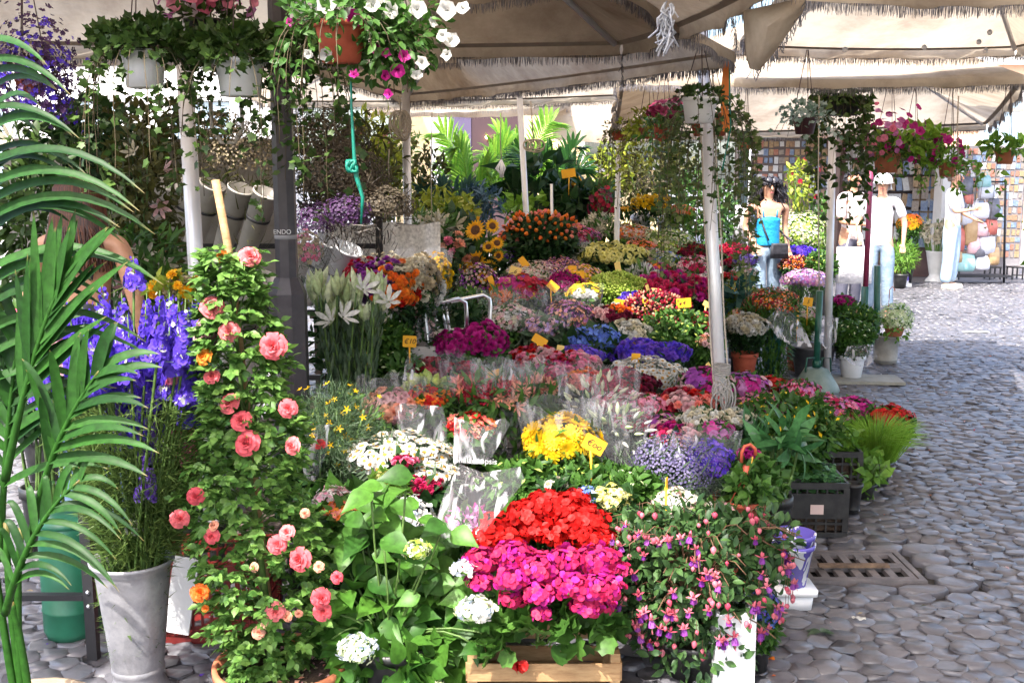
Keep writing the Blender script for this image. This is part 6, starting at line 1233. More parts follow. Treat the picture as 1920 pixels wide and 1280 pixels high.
bunch('bright magenta head of kalanchoe behind the terracotta basket hook', 1402, 852, 40, 'magenta', d=4.15, zb=0, fs=.03, group=None)
# lime grass tuft
o = Vector((W(1640, 850, 5.65).x, 5.65, 0)); t = thing('grass_pot', 'tuft of bright lime grass bulging over its black pot', 'grass', o); pot_mb(.14, .1).build('pot', [BLACKP, SOIL], t); m = MB()
for i in range(900):
    a = random.random()*6.28; r = random.random()**.6*.19; h = random.uniform(.2, .36); rr = r*.5; p0 = Vector((rr*math.cos(a), rr*math.sin(a), .12)); m.blade([p0, p0+Vector((r*.5*math.cos(a), r*.5*math.sin(a), h*.6)), p0+Vector((r*1.1*math.cos(a), r*1.1*math.sin(a), h*.85-r*.3))], .0045, (math.sin(a), -math.cos(a), .3))
m.build('grass', G_LIME, t)
# sunflowers
t = thing('sunflower_bunch', 'sunflowers with dark hearts and smaller orange blooms behind the chair', 'sunflowers', Vector((W(905, 500, 8.6).x, 8.75, .58)))
o = Vector(t.location); s = MB(); m = MB()
for (px, py, r, d) in [(892, 432, 20, 8.5), (893, 489, 19, 8.4), (923, 424, 14, 8.6), (932, 456, 13, 8.5), (916, 463, 12, 8.5), (870, 500, 12, 8.4), (918, 500, 14, 8.45), (905, 520, 11, 8.3), (935, 480, 11, 8.5)]:
    b = MB(); nn = Vector((random.gauss(0, .25), -1, random.uniform(.1, .5))); b.inst(SUNF, [(0, 0, 0)], [(1, .2, 0)], [nn], r*2*d/F, 0, None, True); q = b.build('sunflower', [P['gold'], P['stamen']], t); c = W(px, py, d)-o; q.location = c
    s.tube(curve((random.gauss(0, .03), 0, .1), (c.x*.3, 0, c.z*.6), c+Vector((0, .03, 0)), 6), .006, 5)
leafy(m, 90, (0, 0, .4), (.2, .15, .25), .12, LEAF_B); s.build('stems', STEM, t); m.build('foliage', G_MD, t); pot_mb(.28, .1).build('bucket', [BLACKP, SOIL], t)
t2 = thing('sunflower_bunch', 'small far sunflowers under the round yellow sign', 'sunflowers', Vector((W(1085, 400, 10.4).x, 10.4, .58))); o = Vector(t2.location); s = MB()
for (px, py, r) in [(1098, 350, 12), (1082, 340, 10), (1072, 352, 9), (1092, 345, 8)]:
    b = MB(); b.inst(SUNF, [(0, 0, 0)], [(1, .2, 0)], [(random.gauss(0, .3), -1, .3)], r*2*10.4/F, 0, None, True); q = b.build('sunflower', [P['gold'], P['stamen']], t2); q.location = W(px, py, 10.4)-o; s.tube([(0, 0, .1), (W(px, py, 10.4)-o)+Vector((0, .02, 0))], .006, 5)
s.build('stems', STEM, t2); pot_mb(.28, .1).build('bucket', [BLACKP, SOIL], t2)
# white banded tubes with yellow chrysanthemums
for i, (px, py) in enumerate([(1200, 405), (1248, 410)]): tubev(px, py, 9.9, .42, .09, WHITEP, 'white banded tube below the yellow chrysanthemums, '+['left', 'right']+'' if False else 'white banded tube under the yellow chrysanthemums, the '+['left', 'right'][i]+' one', ang=12*-1+24, group='white banded tubes')
bunch('bright yellow chrysanthemums in the white banded tubes, left head', 1208, 382, 44, 'mumsy', d=9.8, zb=1.2, pot=None, group=None, hz=.8); bunch('bright yellow chrysanthemums in the white banded tubes, right head', 1238, 380, 40, 'mumsy', d=9.75, zb=1.2, pot=None, group=None, hz=.8)
bunch('grey dried bunch above the yellow chrysanthemums', 1215, 345, 50, 'straw', d=10.2, zb=1.25, pot=None, group=None); bunch('small orange flowers left of the yellow chrysanthemums', 1172, 392, 26, 'orangef', d=10.2, zb=1.1, pot=None, group=None, mats=['gold']); bunch('salmon flowers hanging right of the yellow chrysanthemums', 1275, 395, 50, 'kal_mix', d=9.8, zb=.58, group=None, mats=['salmon', 'coral', 'orange'])
# ================================================================ aluminium chair
t = thing('aluminium_chair', 'aluminium tube armchair standing among the flowers', 'chair', Vector((W(862, 700, 5.95).x, 5.95, .0))); o = Vector(t.location)
A = lambda px, py, d: W(px, py, d)-o
zs = A(870, 628, 5.95).z
m = MB(); m.tube([A(806, 715, 5.75)+Vector((0, 0, -.25)), A(803, 640, 5.75), A(796, 590, 5.78), A(796, 575, 5.78), A(812, 569, 5.8), A(860, 560, 5.85), A(873, 567, 5.88), A(875, 590, 5.88), A(875, 628, 5.88)], .011, 10); m.build('front_arm_tube', ALU, t)
m = MB(); m.tube([A(797, 577, 5.8), A(830, 568, 5.95), A(905, 553, 6.2), A(918, 560, 6.22), A(920, 575, 6.22), A(917, 625, 6.2), A(915, 700, 6.2)], .011, 10); m.build('back_tube', ALU, t)
for (a, b_) in (((828, 574, 5.9), (840, 636, 5.95)), ((836, 572, 5.92), (845, 636, 5.96))):
    m = MB(); m.tube([A(*a), A(*b_)], .008, 8); m.build('spindle', ALU, t)
cz = A(862, 628, 5.98); m = MB(); m.lathe([(.001, .012), (.2, .012), (.215, .004), (.2, -.006), (.001, -.006)], 30, c=cz); m.build('seat', ALU, t)
for (px, d) in ((806, 5.78), (915, 6.2), (905, 5.8), (825, 6.2)):
    m = MB(); p = A(px, 640, d); m.tube([Vector((p.x, p.y, cz.z)), Vector((p.x*1.1, p.y*1.1, 0.0))], .011, 8); m.build('leg', ALU, t)
# ================================================================ white bowl of green shoots, teal card, €10
bunch('green shoots in a shallow white bowl beside the teal card', 728, 618, 76, 'greens', d=5.5, zb=.36, pot='white', name='shoots_bowl', cat='plant', group=None, lk=2, hz=.35, ph=.1)
m = MB(); o = W(690, 625, 5.6); m.add([W(672, 652, 5.6)-o, W(735, 640, 5.6)-o, W(722, 592, 5.66)-o], [(0, 1, 2)]); m.add([(v[0], v[1]+.004, v[2]) for v in (W(672, 652, 5.6)-o, W(735, 640, 5.6)-o, W(722, 592, 5.66)-o)], [(2, 1, 0)]); tag(m.build('teal_card', mat_plain('teal_card', (.12, .6, .48), .5), loc=o), 'triangular teal card left of the white bowl', 'card')
def potonly(label, px, py, wpx, hpx, d, mat, zb=None):
    c = W(px, py+hpx/2, d); t = thing('plant_pot', label, 'pot', (c.x, c.y, c.z)); m = pot_mb(hpx*d/F, wpx/2*d/F); m.build('pot_body', [mat, SOIL], t); return t
potonly('pinkish clay pot between the white bowl and the chair', 793, 598, 56, 110, 6.1, mat_plain('pinkish_clay', (.4, .2, .17), .8, noise=.7, scale=7, col2=(.52, .32, .27)))
m = MB(); m.box((0, 0, 0), (.5, .35, .12)); tag(m.build('white_ledge', mat_plain('greyish_ledge', (.5, .48, .46), .8, noise=.6, scale=5, col2=(.62, .6, .57)), loc=(W(735, 665, 5.75).x, 5.85, W(0, 662, 5.7).z-.02)), 'pale grey ledge under the white bowl', 'ledge')
# ================================================================ yellow price cards
def sign(px, py, d, wpx, hpx, label, txt='', pale=False, roll=0, yaw=0, stem=.16, tsz=.6, nib=True, font_dx=0):
    o = W(px, py, d); w_, h_ = wpx*d/F, hpx*d/F; t = thing('price_card', label, 'price card', o-Vector((0, 0, h_/2+stem)), 'yellow price cards'); R = Matrix.Rotation(yaw, 3, 'Z') @ Matrix.Rotation(roll, 3, 'Y'); c = Vector((0, 0, h_/2+stem))
    m = MB(); V = []; c_ = .05*min(w_, h_); out = [(-w_/2+c_, -h_/2), (w_/2-c_, -h_/2), (w_/2, -h_/2+c_), (w_/2, h_/2-c_), (w_/2-c_, h_/2), (-w_/2+c_, h_/2), (-w_/2, h_/2-c_), (-w_/2, -h_/2+c_)]
    V = [c+R @ Vector((x, -.0012, z)) for x, z in out]+[c+R @ Vector((x, .0012, z)) for x, z in out]
    m.add(V, [tuple(range(8)), tuple(range(15, 7, -1))]+[(i, 8+i, 8+(i+1) % 8, (i+1) % 8) for i in range(8)], sm=False); cd = m.build('card', SIGNP if pale else SIGN, t)
    m = MB(); ft_ = c+R @ Vector((0, .002, -h_*.45)); m.tube([ft_, Vector((ft_.x*.5, ft_.y, 0))], [.006, .003], 4); m.build('stick', SIGNP if pale else SIGN, t)
    if txt:
        M = Matrix.Translation(c+R @ Vector((font_dx, -.0024, 0))) @ R.to_4x4() @ Matrix.Rotation(math.pi/2, 4, 'X'); text_mesh('writing', txt, h_*tsz, INK, t, M, ext=.0005, shear=.25)
SG = [(768, 640, 5.35, 26, 22, 'card reading €10 left of the chair', '€10', 0, .05, 0), (692, 676, 5.3, 11, 34, 'narrow yellow card seen edge on beside the green buds', '', 0, -.45, .6), (982, 492, 8.3, 22, 13, 'tilted yellow card above the cream filler flowers', '', 0, .9, 0), (966, 509, 8.1, 22, 18, 'pale card in front of the cream filler flowers', '6', 1, .3, 0), (950, 531, 7.9, 15, 20, 'pale card standing over the anemones', '5', 1, -.05, 0), (921, 527, 7.9, 11, 20, 'orange card seen obliquely over the salmon gerberas', '', 0, -.35, .5),
 (1073, 505, 8.15, 16, 14, 'small yellow card at the back of the bright asters', '', 0, .0, 0), (1083, 517, 8.0, 26, 17, 'wide orange yellow card right of the bright asters', '7', 0, .05, 0), (1037, 537, 7.8, 22, 15, 'slanting orange card above the right clear sleeve', '', 0, .7, 0), (1159, 503, 8.2, 13, 24, 'pale diamond card stuck in the lime button flowers', '', 1, -.25, .5), (1215, 543, 7.7, 8, 20, 'thin pale card left of the peonies', '', 1, -.4, .7), (1229, 549, 7.65, 20, 17, 'pale card in front of the peonies', '2', 1, .1, 0), (1161, 570, 7.3, 20, 18, 'yellow card above the orange and white gerberas', '3', 0, .15, 0),
 (1212, 566, 7.2, 18, 10, 'orange card lying among the hypericum berries', '', 0, .6, 0), (1282, 568, 7.15, 28, 18, 'bright yellow card right of the hypericum berries', '4', 0, -.08, 0), (1325, 570, 7.1, 15, 10, 'pale card touching the leaning pole', '', 1, .5, .3), (1012, 638, 6.05, 29, 17, 'orange card above the red and blush carnations', '', 0, .55, 0), (1051, 652, 6.1, 14, 10, 'little cream card left of the blue hydrangea', '', 1, .2, 0), (1188, 646, 6.5, 24, 13, 'yellow card behind the violet cornflowers', '4,50', 0, .1, 0), (1192, 671, 6.0, 18, 18, 'orange card standing in the white daisies', '', 0, .1, .2), (1331, 690, 5.6, 9, 24, 'cream card seen obliquely left of the rope knot', '', 1, -.6, .4), (1250, 905, 3.6, 9, 22, 'orange yellow card sticking up from the cream kalanchoe', '', 0, .0, 1.0), (1515, 566, 8.9, 18, 17, 'yellow card between the green bucket and the green pole', '5', 0, .1, 0), (1114, 833, 3.98, 44, 30, 'orange card with a handwritten price on the gerbera bouquet', '€oo', 0, .5, 0), (1410, 868, 4.05, 6, 26, 'thin yellow card beside the terracotta basket hook', '', 0, .35, 1.1), (925, 700, 5.5, 26, 12, 'yellow card lying over the coral bouquets', '', 0, -.3, 0), (1458, 441, 11.9, 14, 12, 'pale card near the handbag of the woman in turquoise', '', 1, .2, 0), (1066, 325, 9.9, 26, 16, 'rounded yellow sign above the far sunflowers', '', 0, -.15, 0), (1495, 590, 9.0, 12, 30, 'thin yellow card behind the black bucket', '', 0, -.2, .9)]
for (px, py, d, w_, h_, lb, tx, pl, ro, ya) in SG: sign(px, py, d, w_, h_, lb, tx, bool(pl), ro, ya)
# ================================================================ printed film cones
def film(label, outl, d, txts, name='film_cone', bulge=.04, mat=None):
    c = Vector((sum(p[0] for p in outl)/len(outl), sum(p[1] for p in outl)/len(outl), 0)); o = W(c.x, c.y, d); t = thing(name, label, 'wrapping', o); m = MB()
    for s in (-1, 1):
        V = [Vector((0, s*bulge, 0))]; F_ = []; n = len(outl); R2 = []
        for k, f in ((0, .5), (1, 1.0)):
            for (px, py) in outl:
                p = W(c.x+(px-c.x)*f, c.y+(py-c.y)*f, d)-o; V.append(p+Vector((0, s*bulge*(.8 if k == 0 else .08)+random.uniform(-.008, .008), 0)))
        F_ = [(0, 1+i, 1+(i+1) % n) for i in range(n)]+[(1+i, 1+n+i, 1+n+(i+1) % n, 1+(i+1) % n) for i in range(n)]; m.add(V, F_)
    m.build('film', mat or WRAP2, t)
    for (tx, px, py, sz, ro) in txts: text_mesh('lettering', tx, sz*d/F, mat_plain('white_print', (.5, .5, .52), .5), t, Matrix.Translation(W(px, py, d)-o-Vector((0, bulge+.012, 0))) @ Matrix.Rotation(ro, 4, 'Y') @ Matrix.Rotation(math.pi/2, 4, 'X'))
film('sleeve of clear film printed phalaenopsis in front of the orange kalanchoe', [(740, 762), (755, 755), (830, 762), (838, 800), (836, 862), (790, 868), (752, 855), (745, 800)], 4.35, [('phalaenopsis', 772, 826, 20, -.08)])
film('cone of clear printed film above the hot pink geranium', [(852, 780), (905, 800), (945, 782), (957, 795), (920, 862), (905, 870), (850, 868)], 4.0, [('phalaenopsis', 893, 857, 16, .05)])
film('tall pointed cone of clear film round the orchids', [(862, 868), (905, 885), (975, 875), (985, 900), (925, 975), (900, 1010), (845, 1025), (812, 990), (835, 920)], 3.4, [], bulge=.07)
film('clear film fan leaning behind the rose bush', [(520, 640), (538, 650), (522, 720), (495, 790), (480, 760), (500, 700)], 3.7, [])
film('clear film sleeve with one red rose beside the rose bush', [(555, 795), (618, 795), (612, 850), (590, 905), (572, 900), (562, 850)], 3.6, [])
film('crumpled film round the pink flowers beside the green parasol base', [(1435, 600), (1460, 575), (1485, 585), (1510, 620), (1522, 650), (1490, 650), (1460, 635)], 7.9, [], name='film_wrap')
film('upright film sleeve beside the grey silver pole', [(1538, 592), (1572, 596), (1568, 640), (1550, 655), (1535, 640)], 8.1, [], name='film_wrap')
for i, (px, py) in enumerate([(1235, 830), (1268, 835), (1300, 815), (770, 690), (955, 690), (1060, 720)]): film(['pointed scrap of film left among the lavender', 'pointed scrap of film right in the lavender', 'film tip above the violet statice', 'film tip above the dark red roses', 'film tip between the coral bouquets', 'film tip over the grass bouquet'][i], [(px-14, py+22), (px-10, py-14), (px-2, py-26), (px+6, py), (px+18, py+22)], 4.05 if i < 3 else 4.8, [], name='film_scrap', bulge=.015)
b = MB(); b.inst(ROSE, [(0, 0, 0)], [(1, 0, 0)], [(0, -.3, 1)], .06, 0, None, True); b.tube([(0, 0, 0), (0, .01, -.16)], .003, 5, mi=1); tag(b.build('single_rose', [P['red'], STEM], loc=W(598, 832, 3.62)), 'single red rosebud in the clear sleeve beside the rose bush', 'rose')
# ================================================================ right side objects
# black crate with seedlings
o = Vector((G(1532, 1006).x, G(1532, 1006).y+.17, 0)); wx = 118*o.y/F
t = crate('black_crate', 'black plastic crate full of green seedlings on the paving', o, .29, .34, .26, BLACKP, rz=-.05, rows=4, cols=6)
m = MB(); m.box((0, -.18, .135), (.06, .004, .045)); m.build('label_patch', mat_plain('pinkish_patch', (.6, .45, .42), .7), t)
m = MB(); m.box((0, -.176, .15), (.24, .004, .12)); m.build('front_panel', BLACKP, t)
t = thing('seedling_tray', 'dense green seedlings filling the black crate', 'seedlings', o+Vector((0, 0, .02))); m = MB(); n = 900; p = np.stack([rng.uniform(-.12, .12, n), rng.uniform(-.15, .15, n), rng.uniform(.17, .27, n)], 1); m.inst(LEAF_R, p, nrm(rdir(n)*[1, 1, .3]+UP*.2), UP+rng.normal(0, .35, (n, 3)), .035*rng.uniform(.6, 1.2, n)); m.build('foliage', LM('seedling', (.06, .2, .06), (.16, .36, .14), .3, .35), t); m = MB(); m.box((0, 0, .09), (.25, .31, .17)); m.build('soil_block', SOIL, t)
o2 = Vector((W(1545, 940, 5.5).x, 5.5, 0)); crate('black_crate', 'second black crate of seedlings, just behind the first', o2, .3, .3, .26, BLACKP, rz=-.05, rows=4, cols=6)
t = thing('seedling_tray', 'paler seedlings filling the rear black crate', 'seedlings', o2+Vector((0, 0, .02))); m = MB(); p = np.stack([rng.uniform(-.13, .13, 600), rng.uniform(-.13, .13, 600), rng.uniform(.2, .34, 600)], 1); m.inst(LEAF_B, p, nrm(rdir(600)+UP*.3), UP+rng.normal(0, .35, (600, 3)), .045*rng.uniform(.6, 1.2, 600)); m.build('foliage', G_LT, t); m = MB(); m.box((0, 0, .09), (.26, .26, .17)); m.build('soil_block', SOIL, t)
# blue and white painted pots in white tray
o = Vector((G(1495, 1150).x, G(1495, 1150).y+.09, 0)); t = thing('pot_tray', 'white plastic tray holding the stacked blue and white pots', 'tray', o); s = o.y/F
m = MB(); m.lathe([(.001, 0), (.058, 0), (.066, .008), (.075, .055), (.082, .06), (.083, .075), (.076, .075), (.07, .07), (.001, .06)], 4, M=Matrix.Rotation(.78, 3, 'Z')); 
m2 = MB(); 
def rbox(m, sx, sy, z0, z1, tx=1.0, r=.012, n=4, mi=0, flare=1.0):
    V = []; 
    for (z, f) in ((z0, 1.0), (z1, flare)):
        for q, (cx, cy) in enumerate(((1, 1), (-1, 1), (-1, -1), (1, -1))):
            for k in range(n):
                a = q*math.pi/2+math.pi/2*k/(n-1); V.append(((cx*(sx/2-r)+r*math.cos(a))*f, (cy*(sy/2-r)+r*math.sin(a))*f, z))
    N = 4*n; m.add(V, [(i, (i+1) % N, N+(i+1) % N, N+i) for i in range(N)]+[tuple(range(N))[::-1], tuple(range(N, 2*N))], mi)
rbox(m2, .13, .12, 0, .058, flare=1.08); rbox(m2, .165, .15, .0585, .083, flare=1.02); m2.build('tray_body', WHITEP, t)
BLUEP, nt, p_ = newmat('blue_painted'); tc = nt.nodes.new('ShaderNodeTexCoord'); wv = nt.nodes.new('ShaderNodeTexNoise'); wv.inputs['Scale'].default_value = 9; wv.inputs['Distortion'].default_value = 1.2; r = nt.nodes.new('ShaderNodeValToRGB'); r.color_ramp.interpolation = 'CONSTANT'
r.color_ramp.elements[0].color = (.13, .1, .45, 1); r.color_ramp.elements[1].position = .5; r.color_ramp.elements[1].color = (.75, .75, .8, 1); nt.links.new(tc.outputs['Object'], wv.inputs[0]); nt.links.new(wv.outputs[0], r.inputs[0]); nt.links.new(r.outputs[0], p_.inputs['Base Color']); p_.inputs['Roughness'].default_value = .25
for i, lb in enumerate(('blue and white patterned pot standing in the white tray, outer one', 'blue and white patterned pot nested inside the outer one')):
    t = thing('patterned_pot', lb, 'pot', o+Vector((0, 0, .085+i*.04))); m = MB(); m.lathe([(.001, 0), (.052, 0), (.075, .15), (.082, .152), (.084, .17), (.078, .17), (.07, .15), (.001, .12 if i else .015)], 28); m.build('pot_body', BLUEP, t)
# white planter box edge under the fuchsia
t = thing('white_planter', 'white planter box under the fuchsia at the bottom right', 'planter', Vector((W(1375, 1200, 3.3).x, 3.36, 0))); m = MB(); h = W(0, 1165, 3.2).z
for (cx, cy, sx, sy) in ((0, -.09, .13, .012), (0, .09, .13, .012), (.059, 0, .012, .168), (-.059, 0, .012, .168)): m.box((cx, cy, h/2), (sx, sy, h))
m.box((0, 0, .006), (.104, .166, .01)); m.build('planter_walls', WHITEP, t)
# debris
for (px, py, lb, col, sz) in [(1610, 1161, 'small white scrap of paper on the stones', 'white', (.05, .02)), (1830, 623, 'pale flattened bag on the sunlit stones', 'white', (.28, .1)), (1440, 1236, 'orange petal on the stones near the planter', 'orange', (.045, .012))]:
    q = G(px, py, .006); m = MB(); V = []; n = 6
    for i in range(n+1):
        for j in range(3): V.append(((i/n-.5)*sz[0], (j/2-.5)*sz[1]*(1-.3*abs(i/n-.5)), .012*random.random()))
    m.add(V, [(i*3+j, (i+1)*3+j, (i+1)*3+j+1, i*3+j+1) for i in range(n) for j in range(2)]); tag(m.build('scrap', P[col], loc=q), lb, 'litter')
q = G(1540, 1186, .004); m = MB()
for a in (.2, .9, 2.6, 3.4, -.4): m.inst(LEAF, [(0, 0, .004)], [(math.cos(a), math.sin(a), .06)], [(0, 0, 1)], .06, 0)
tag(m.build('torn_sprig', G_GY, loc=q), 'torn green sprig lying on the stones below the drain grate', 'leaf')
# rust bar on the grate
q = G(1600, 1063, .012); m = MB(); m.box((0, 0, .008), (.3, .03, .012)); tag(m.build('rusty_bar', mat_plain('rusty_bar', (.05, .03, .02), .8, noise=.6, scale=20, col2=(.2, .13, .08)), loc=q), 'short rusty bar lying across the drain grate', 'bar')
# green parasol base with tube
o = Vector((G(1537, 738).x, 8.0, 0)); o.y = G(1537, 738).y+.12; t = thing('umbrella_stand', 'green iron parasol base: a cone with side handles and an upright tube', 'parasol base', o); s = o.y/F
m = MB(); m.lathe([(.18, 0), (.185, .012), (.17, .05), (.09, .175), (.06, .185), (.001, .187)], 30); m.build('cone', mat_plain('worn_green_base', (.07, .13, .12), .5, noise=.8, scale=9, col2=(.2, .25, .23), bump=.2), t)
m = MB(); m.tube([(0, 0, .18), (0, 0, W(0, 545, o.y).z)], .026, 16); m.build('tube', DKGREEN, t); m = MB(); m.tube([(0, 0, .19), (0, 0, .24)], .034, 16); m.build('socket', DKGREEN, t)
for sx in (-1, 1): m = MB(); m.tube([(sx*.03, -.03, .2), (sx*.03, -.04, .27), (sx*.09, -.05, .27), (sx*.1, -.05, .16)], .007, 8); m.build('handle', DKGREEN, t)
t = thing('flat_slab', 'thin grey slab lying on the stones right of the parasol base', 'slab', G(1615, 715)); m = MB(); m.box((0, 0, .018), (.62, .34, .025), rot=-.1); m.build('slab_body', mat_plain('greenish_slab', (.22, .22, .19), .8, noise=.5, scale=8, col2=(.32, .31, .27)), t)
# tall green bucket, black bucket, concrete pot, green posts
def tallv(name, label, px, pyb, pyt, wt, wb, mat, d=None, cat='bucket'):
    b = G(px, pyb); d = d or b.y; s = d/F; h = W(px, pyt, d).z; t = thing(name, label, cat, Vector((W(px, 600, d).x, d, 0))); m = MB(); rt, rb = wt/2*s, wb/2*s
    m.lathe([(.001, 0), (rb, 0), (rb, h*.12), (rb+.004, h*.125), (rb+.003, h*.15), (rt, h-.02), (rt+.006, h-.018), (rt+.006, h), (rt-.006, h), (rb-.01, .03)], 26); m.build('body', mat, t); return t
tallv('tall_bucket', 'tall green bucket with orange red flowers', 1451, 700, 600, 34, 31, DKGREEN)
tallv('black_bucket', 'wide dark grey bucket left of the concrete pot, behind the green tube', 1527, 708, 648, 82, 62, mat_plain('dark_grey_plastic', (.05, .05, .06), .45, noise=.5, scale=8, col2=(.09, .09, .1)))
tallv('red_bucket', 'dark red bucket half hidden behind the wide dark grey one', 1498, 694, 652, 40, 34, TERRA2)
tallv('concrete_pot', 'round concrete foot holding the right green post', 1664, 680, 628, 44, 42, mat_plain('concrete', (.25, .24, .22), .9, noise=.7, scale=12, col2=(.36, .35, .32), bump=.4), cat='parasol foot')
tallv('black_pot', 'small black pot under the pepper plant', 1615, 960, 905, 34, 26, BLACKP, cat='pot')
b0 = G(1645, 668); pole('green_post', 'green painted post standing in the concrete foot', 'post', [b0+Vector((0, .02, 0)), W(1645, 498, b0.y)], .03, DKGREEN)
b0 = G(1620, 612); b0.y = 9.9; b0.x = W(1620, 600, 9.9).x; pole('green_post', 'short green tube carrying the maroon pole', 'post', [Vector((b0.x, 9.9, 0)), W(1622, 537, 9.9)], .034, DKGREEN)
bunch('leafy philodendron above the bagged pot', 1612, 590, 66, 'greens', d=9.0, zb=.16, pot='terra', name='leafy_plant', cat='plant', group='plants round the green posts', lk=1.8, hz=.8, mats=['limey']); bunch('low green plant in the bagged pot', 1600, 618, 84, 'greens', d=8.7, zb=0, pot='white', name='leafy_plant', cat='plant', group='plants round the green posts', lk=2, hz=.5, mats=['pgreen'])
bunch('wispy pale shrub in a terracotta pot on the concrete foot', 1678, 596, 66, 'palegr', d=9.45, zb=.26, pot='terra', name='wispy_shrub', cat='shrub', group='plants round the green posts', lk=.5, hz=1.0, mats=['pgreen'])
film('clear bag crumpled round the pot left of the concrete foot', [(1588, 648), (1638, 645), (1645, 668), (1625, 688), (1598, 684), (1582, 668)], 8.5, [], name='plastic_bag', bulge=.08)
m = MB(); m.tube([(0, 0, 0), (0, 0, .08), (.025, 0, .11), (.045, 0, .09), (.045, 0, .07)], .004, 6); m.tube([(0, 0, 0), (-.01, 0, -.25)], .002, 4); tag(m.build('hook', TERRA2, loc=W(1667, 560, 9.4)), 'rust red hanging hook above the wispy shrub', 'hook')
o = W(1400, 862, 4.05); m = MB(); m.tube([Vector((-.02, 0, -.01)), Vector((-.02, 0, .03)), Vector((-.01, 0, .055)), Vector((.012, 0, .062)), Vector((.032, 0, .045)), Vector((.034, 0, .02))], .007, 8)
m.lathe([(.012, -.02), (.022, -.05), (.024, -.055), (.012, -.06)], 10, (0, 0, 0))
for dx in (-.07, -.02, .04, .1): m.tube([(0, 0, -.05), (dx, -.02, W(1400, 945, 4.05).z-o.z)], .003, 4)
tag(m.build('basket_hanger', mat_plain('rust_plastic', (.45, .08, .04), .5), loc=o), 'rust red plastic hanger standing up from the ground basket', 'hanger')
tallv('terracotta_bowl', 'terracotta bowl at the foot of the rust red hanger', 1402, 965, 930, 110, 80, TERRA2, d=4.1, cat='pot')
# ================================================================ magazine kiosk, bag stall, shoppers
def pictures(m, x0, x1, z0, z1, y, cols, rows, nm=6, gap=.01, dy=.004):
    w_, h_ = (x1-x0)/cols, (z1-z0)/rows
    for i in range(cols):
        for j in range(rows):
            m.box((x0+(i+.5)*w_+random.uniform(-.1, .1)*w_, y-random.random()*dy-.002, z0+(j+.5)*h_), (w_*random.uniform(.6, 1.15)-gap, .006+.002*random.random(), h_*random.uniform(.6, .98)-gap), random.randrange(nm), rot=Matrix.Rotation(random.gauss(0, .06), 3, 'Y'))
PIC = [mat_plain('print_'+n, c, .5, noise=.9, scale=s, col2=c2) for n, c, c2, s in (('ochre', (.2, .11, .05), (.4, .3, .18), 25), ('red', (.28, .06, .04), (.35, .2, .14), 30), ('blue', (.06, .1, .24), (.25, .32, .4), 22), ('grey', (.12, .11, .1), (.34, .28, .24), 35), ('brown', (.12, .07, .05), (.4, .25, .15), 28), ('pale', (.35, .35, .38), (.6, .6, .58), 18))]
ky = 17.5; kx0, kx1 = W(1385, 400, ky).x, W(1560, 400, ky).x
t = thing('print_stall', 'stall wall packed with small old prints behind the woman in turquoise', 'stall', ((kx0+kx1)/2, ky, 0)); w_ = kx1-kx0
m = MB(); m.box((0, .25, 1.15), (w_, .4, 2.3)); m.build('cabinet', mat_plain('kiosk_body', (.1, .08, .08), .7), t)
for r in range(14):
    m = MB(); pictures(m, -w_/2+.03, w_/2-.03, .45+r*.13, .575+r*.13, .045, 17, 1, gap=.004); m.build('row_of_prints', PIC, t)
m = MB(); m.box((-w_/2+.06, .03, 1.3), (.13, .05, 1.4)); m.build('side_shutter', mat_plain('dusk_shutter', (.03, .05, .06), .5), t)
kx0, kx1 = W(1575, 400, 18).x, W(1765, 400, 18).x; w_ = kx1-kx0
t = thing('magazine_kiosk', 'magazine kiosk with rows of fanned magazines left of the white column', 'kiosk', ((kx0+kx1)/2, 18, 0))
m = MB(); m.box((0, .5, 1.25), (w_, .8, 2.5)); m.build('cabinet', mat_plain('kiosk_brown', (.09, .05, .045), .7, noise=.6, scale=4, col2=(.16, .09, .08)), t)
for r in range(6):
    m = MB(); 
    for i in range(14): m.box((-.72+i*.105+random.uniform(-.01, .01), .03, .75+r*.27), (.1, .012, .22), random.choice([0, 2, 3, 5, 5]), rot=Matrix.Rotation(random.gauss(0, .12), 3, 'Y') @ Matrix.Rotation(-.2, 3, 'X'))
    m.build('row_of_magazines', PIC, t); m = MB(); m.box((.06, .06, .62+r*.27), (w_*.9, .05, .015)); m.build('shelf', DARKST, t)
for q in range(3):
    m = MB(); 
    for i in range(8): m.box((.38+q*.15, -.05-i*.004, .6+i*.2), (.11, .02, .17), random.choice([2, 3, 5, 0]), rot=Matrix.Rotation(-.35, 3, 'Z'))
    m.build('magazine_strip', PIC, t)
t = thing('white_column', 'square white column between the magazine kiosk and the bags', 'column', (W(1776, 400, 17.6).x, 17.6, 0)); m = MB(); m.box((0, 0, .95), (.34, .34, 1.9)); m.build('shaft', WALLW, t); m = MB(); m.box((0, 0, 1.93), (.4, .4, .05)); m.box((0, 0, 2.03), (.36, .36, .15)); m.build('cap', WALLW, t)
t = thing('souvenir_stall', 'pale cluttered souvenir stall behind the rack of bags', 'stall', (W(1850, 400, 18.4).x, 18.4, 0)); m = MB(); m.box((0, .3, 1.1), (1.3, .5, 2.2)); m.build('cabinet', mat_plain('pale_stall', (.12, .11, .12), .8, noise=.7, scale=4, col2=(.25, .23, .24)), t)
for r in range(15):
    m = MB(); pictures(m, -.62, .62, .3+r*.125, .42+r*.125, .045, 15, 1, gap=.004); m.build('row_of_goods', PIC, t)
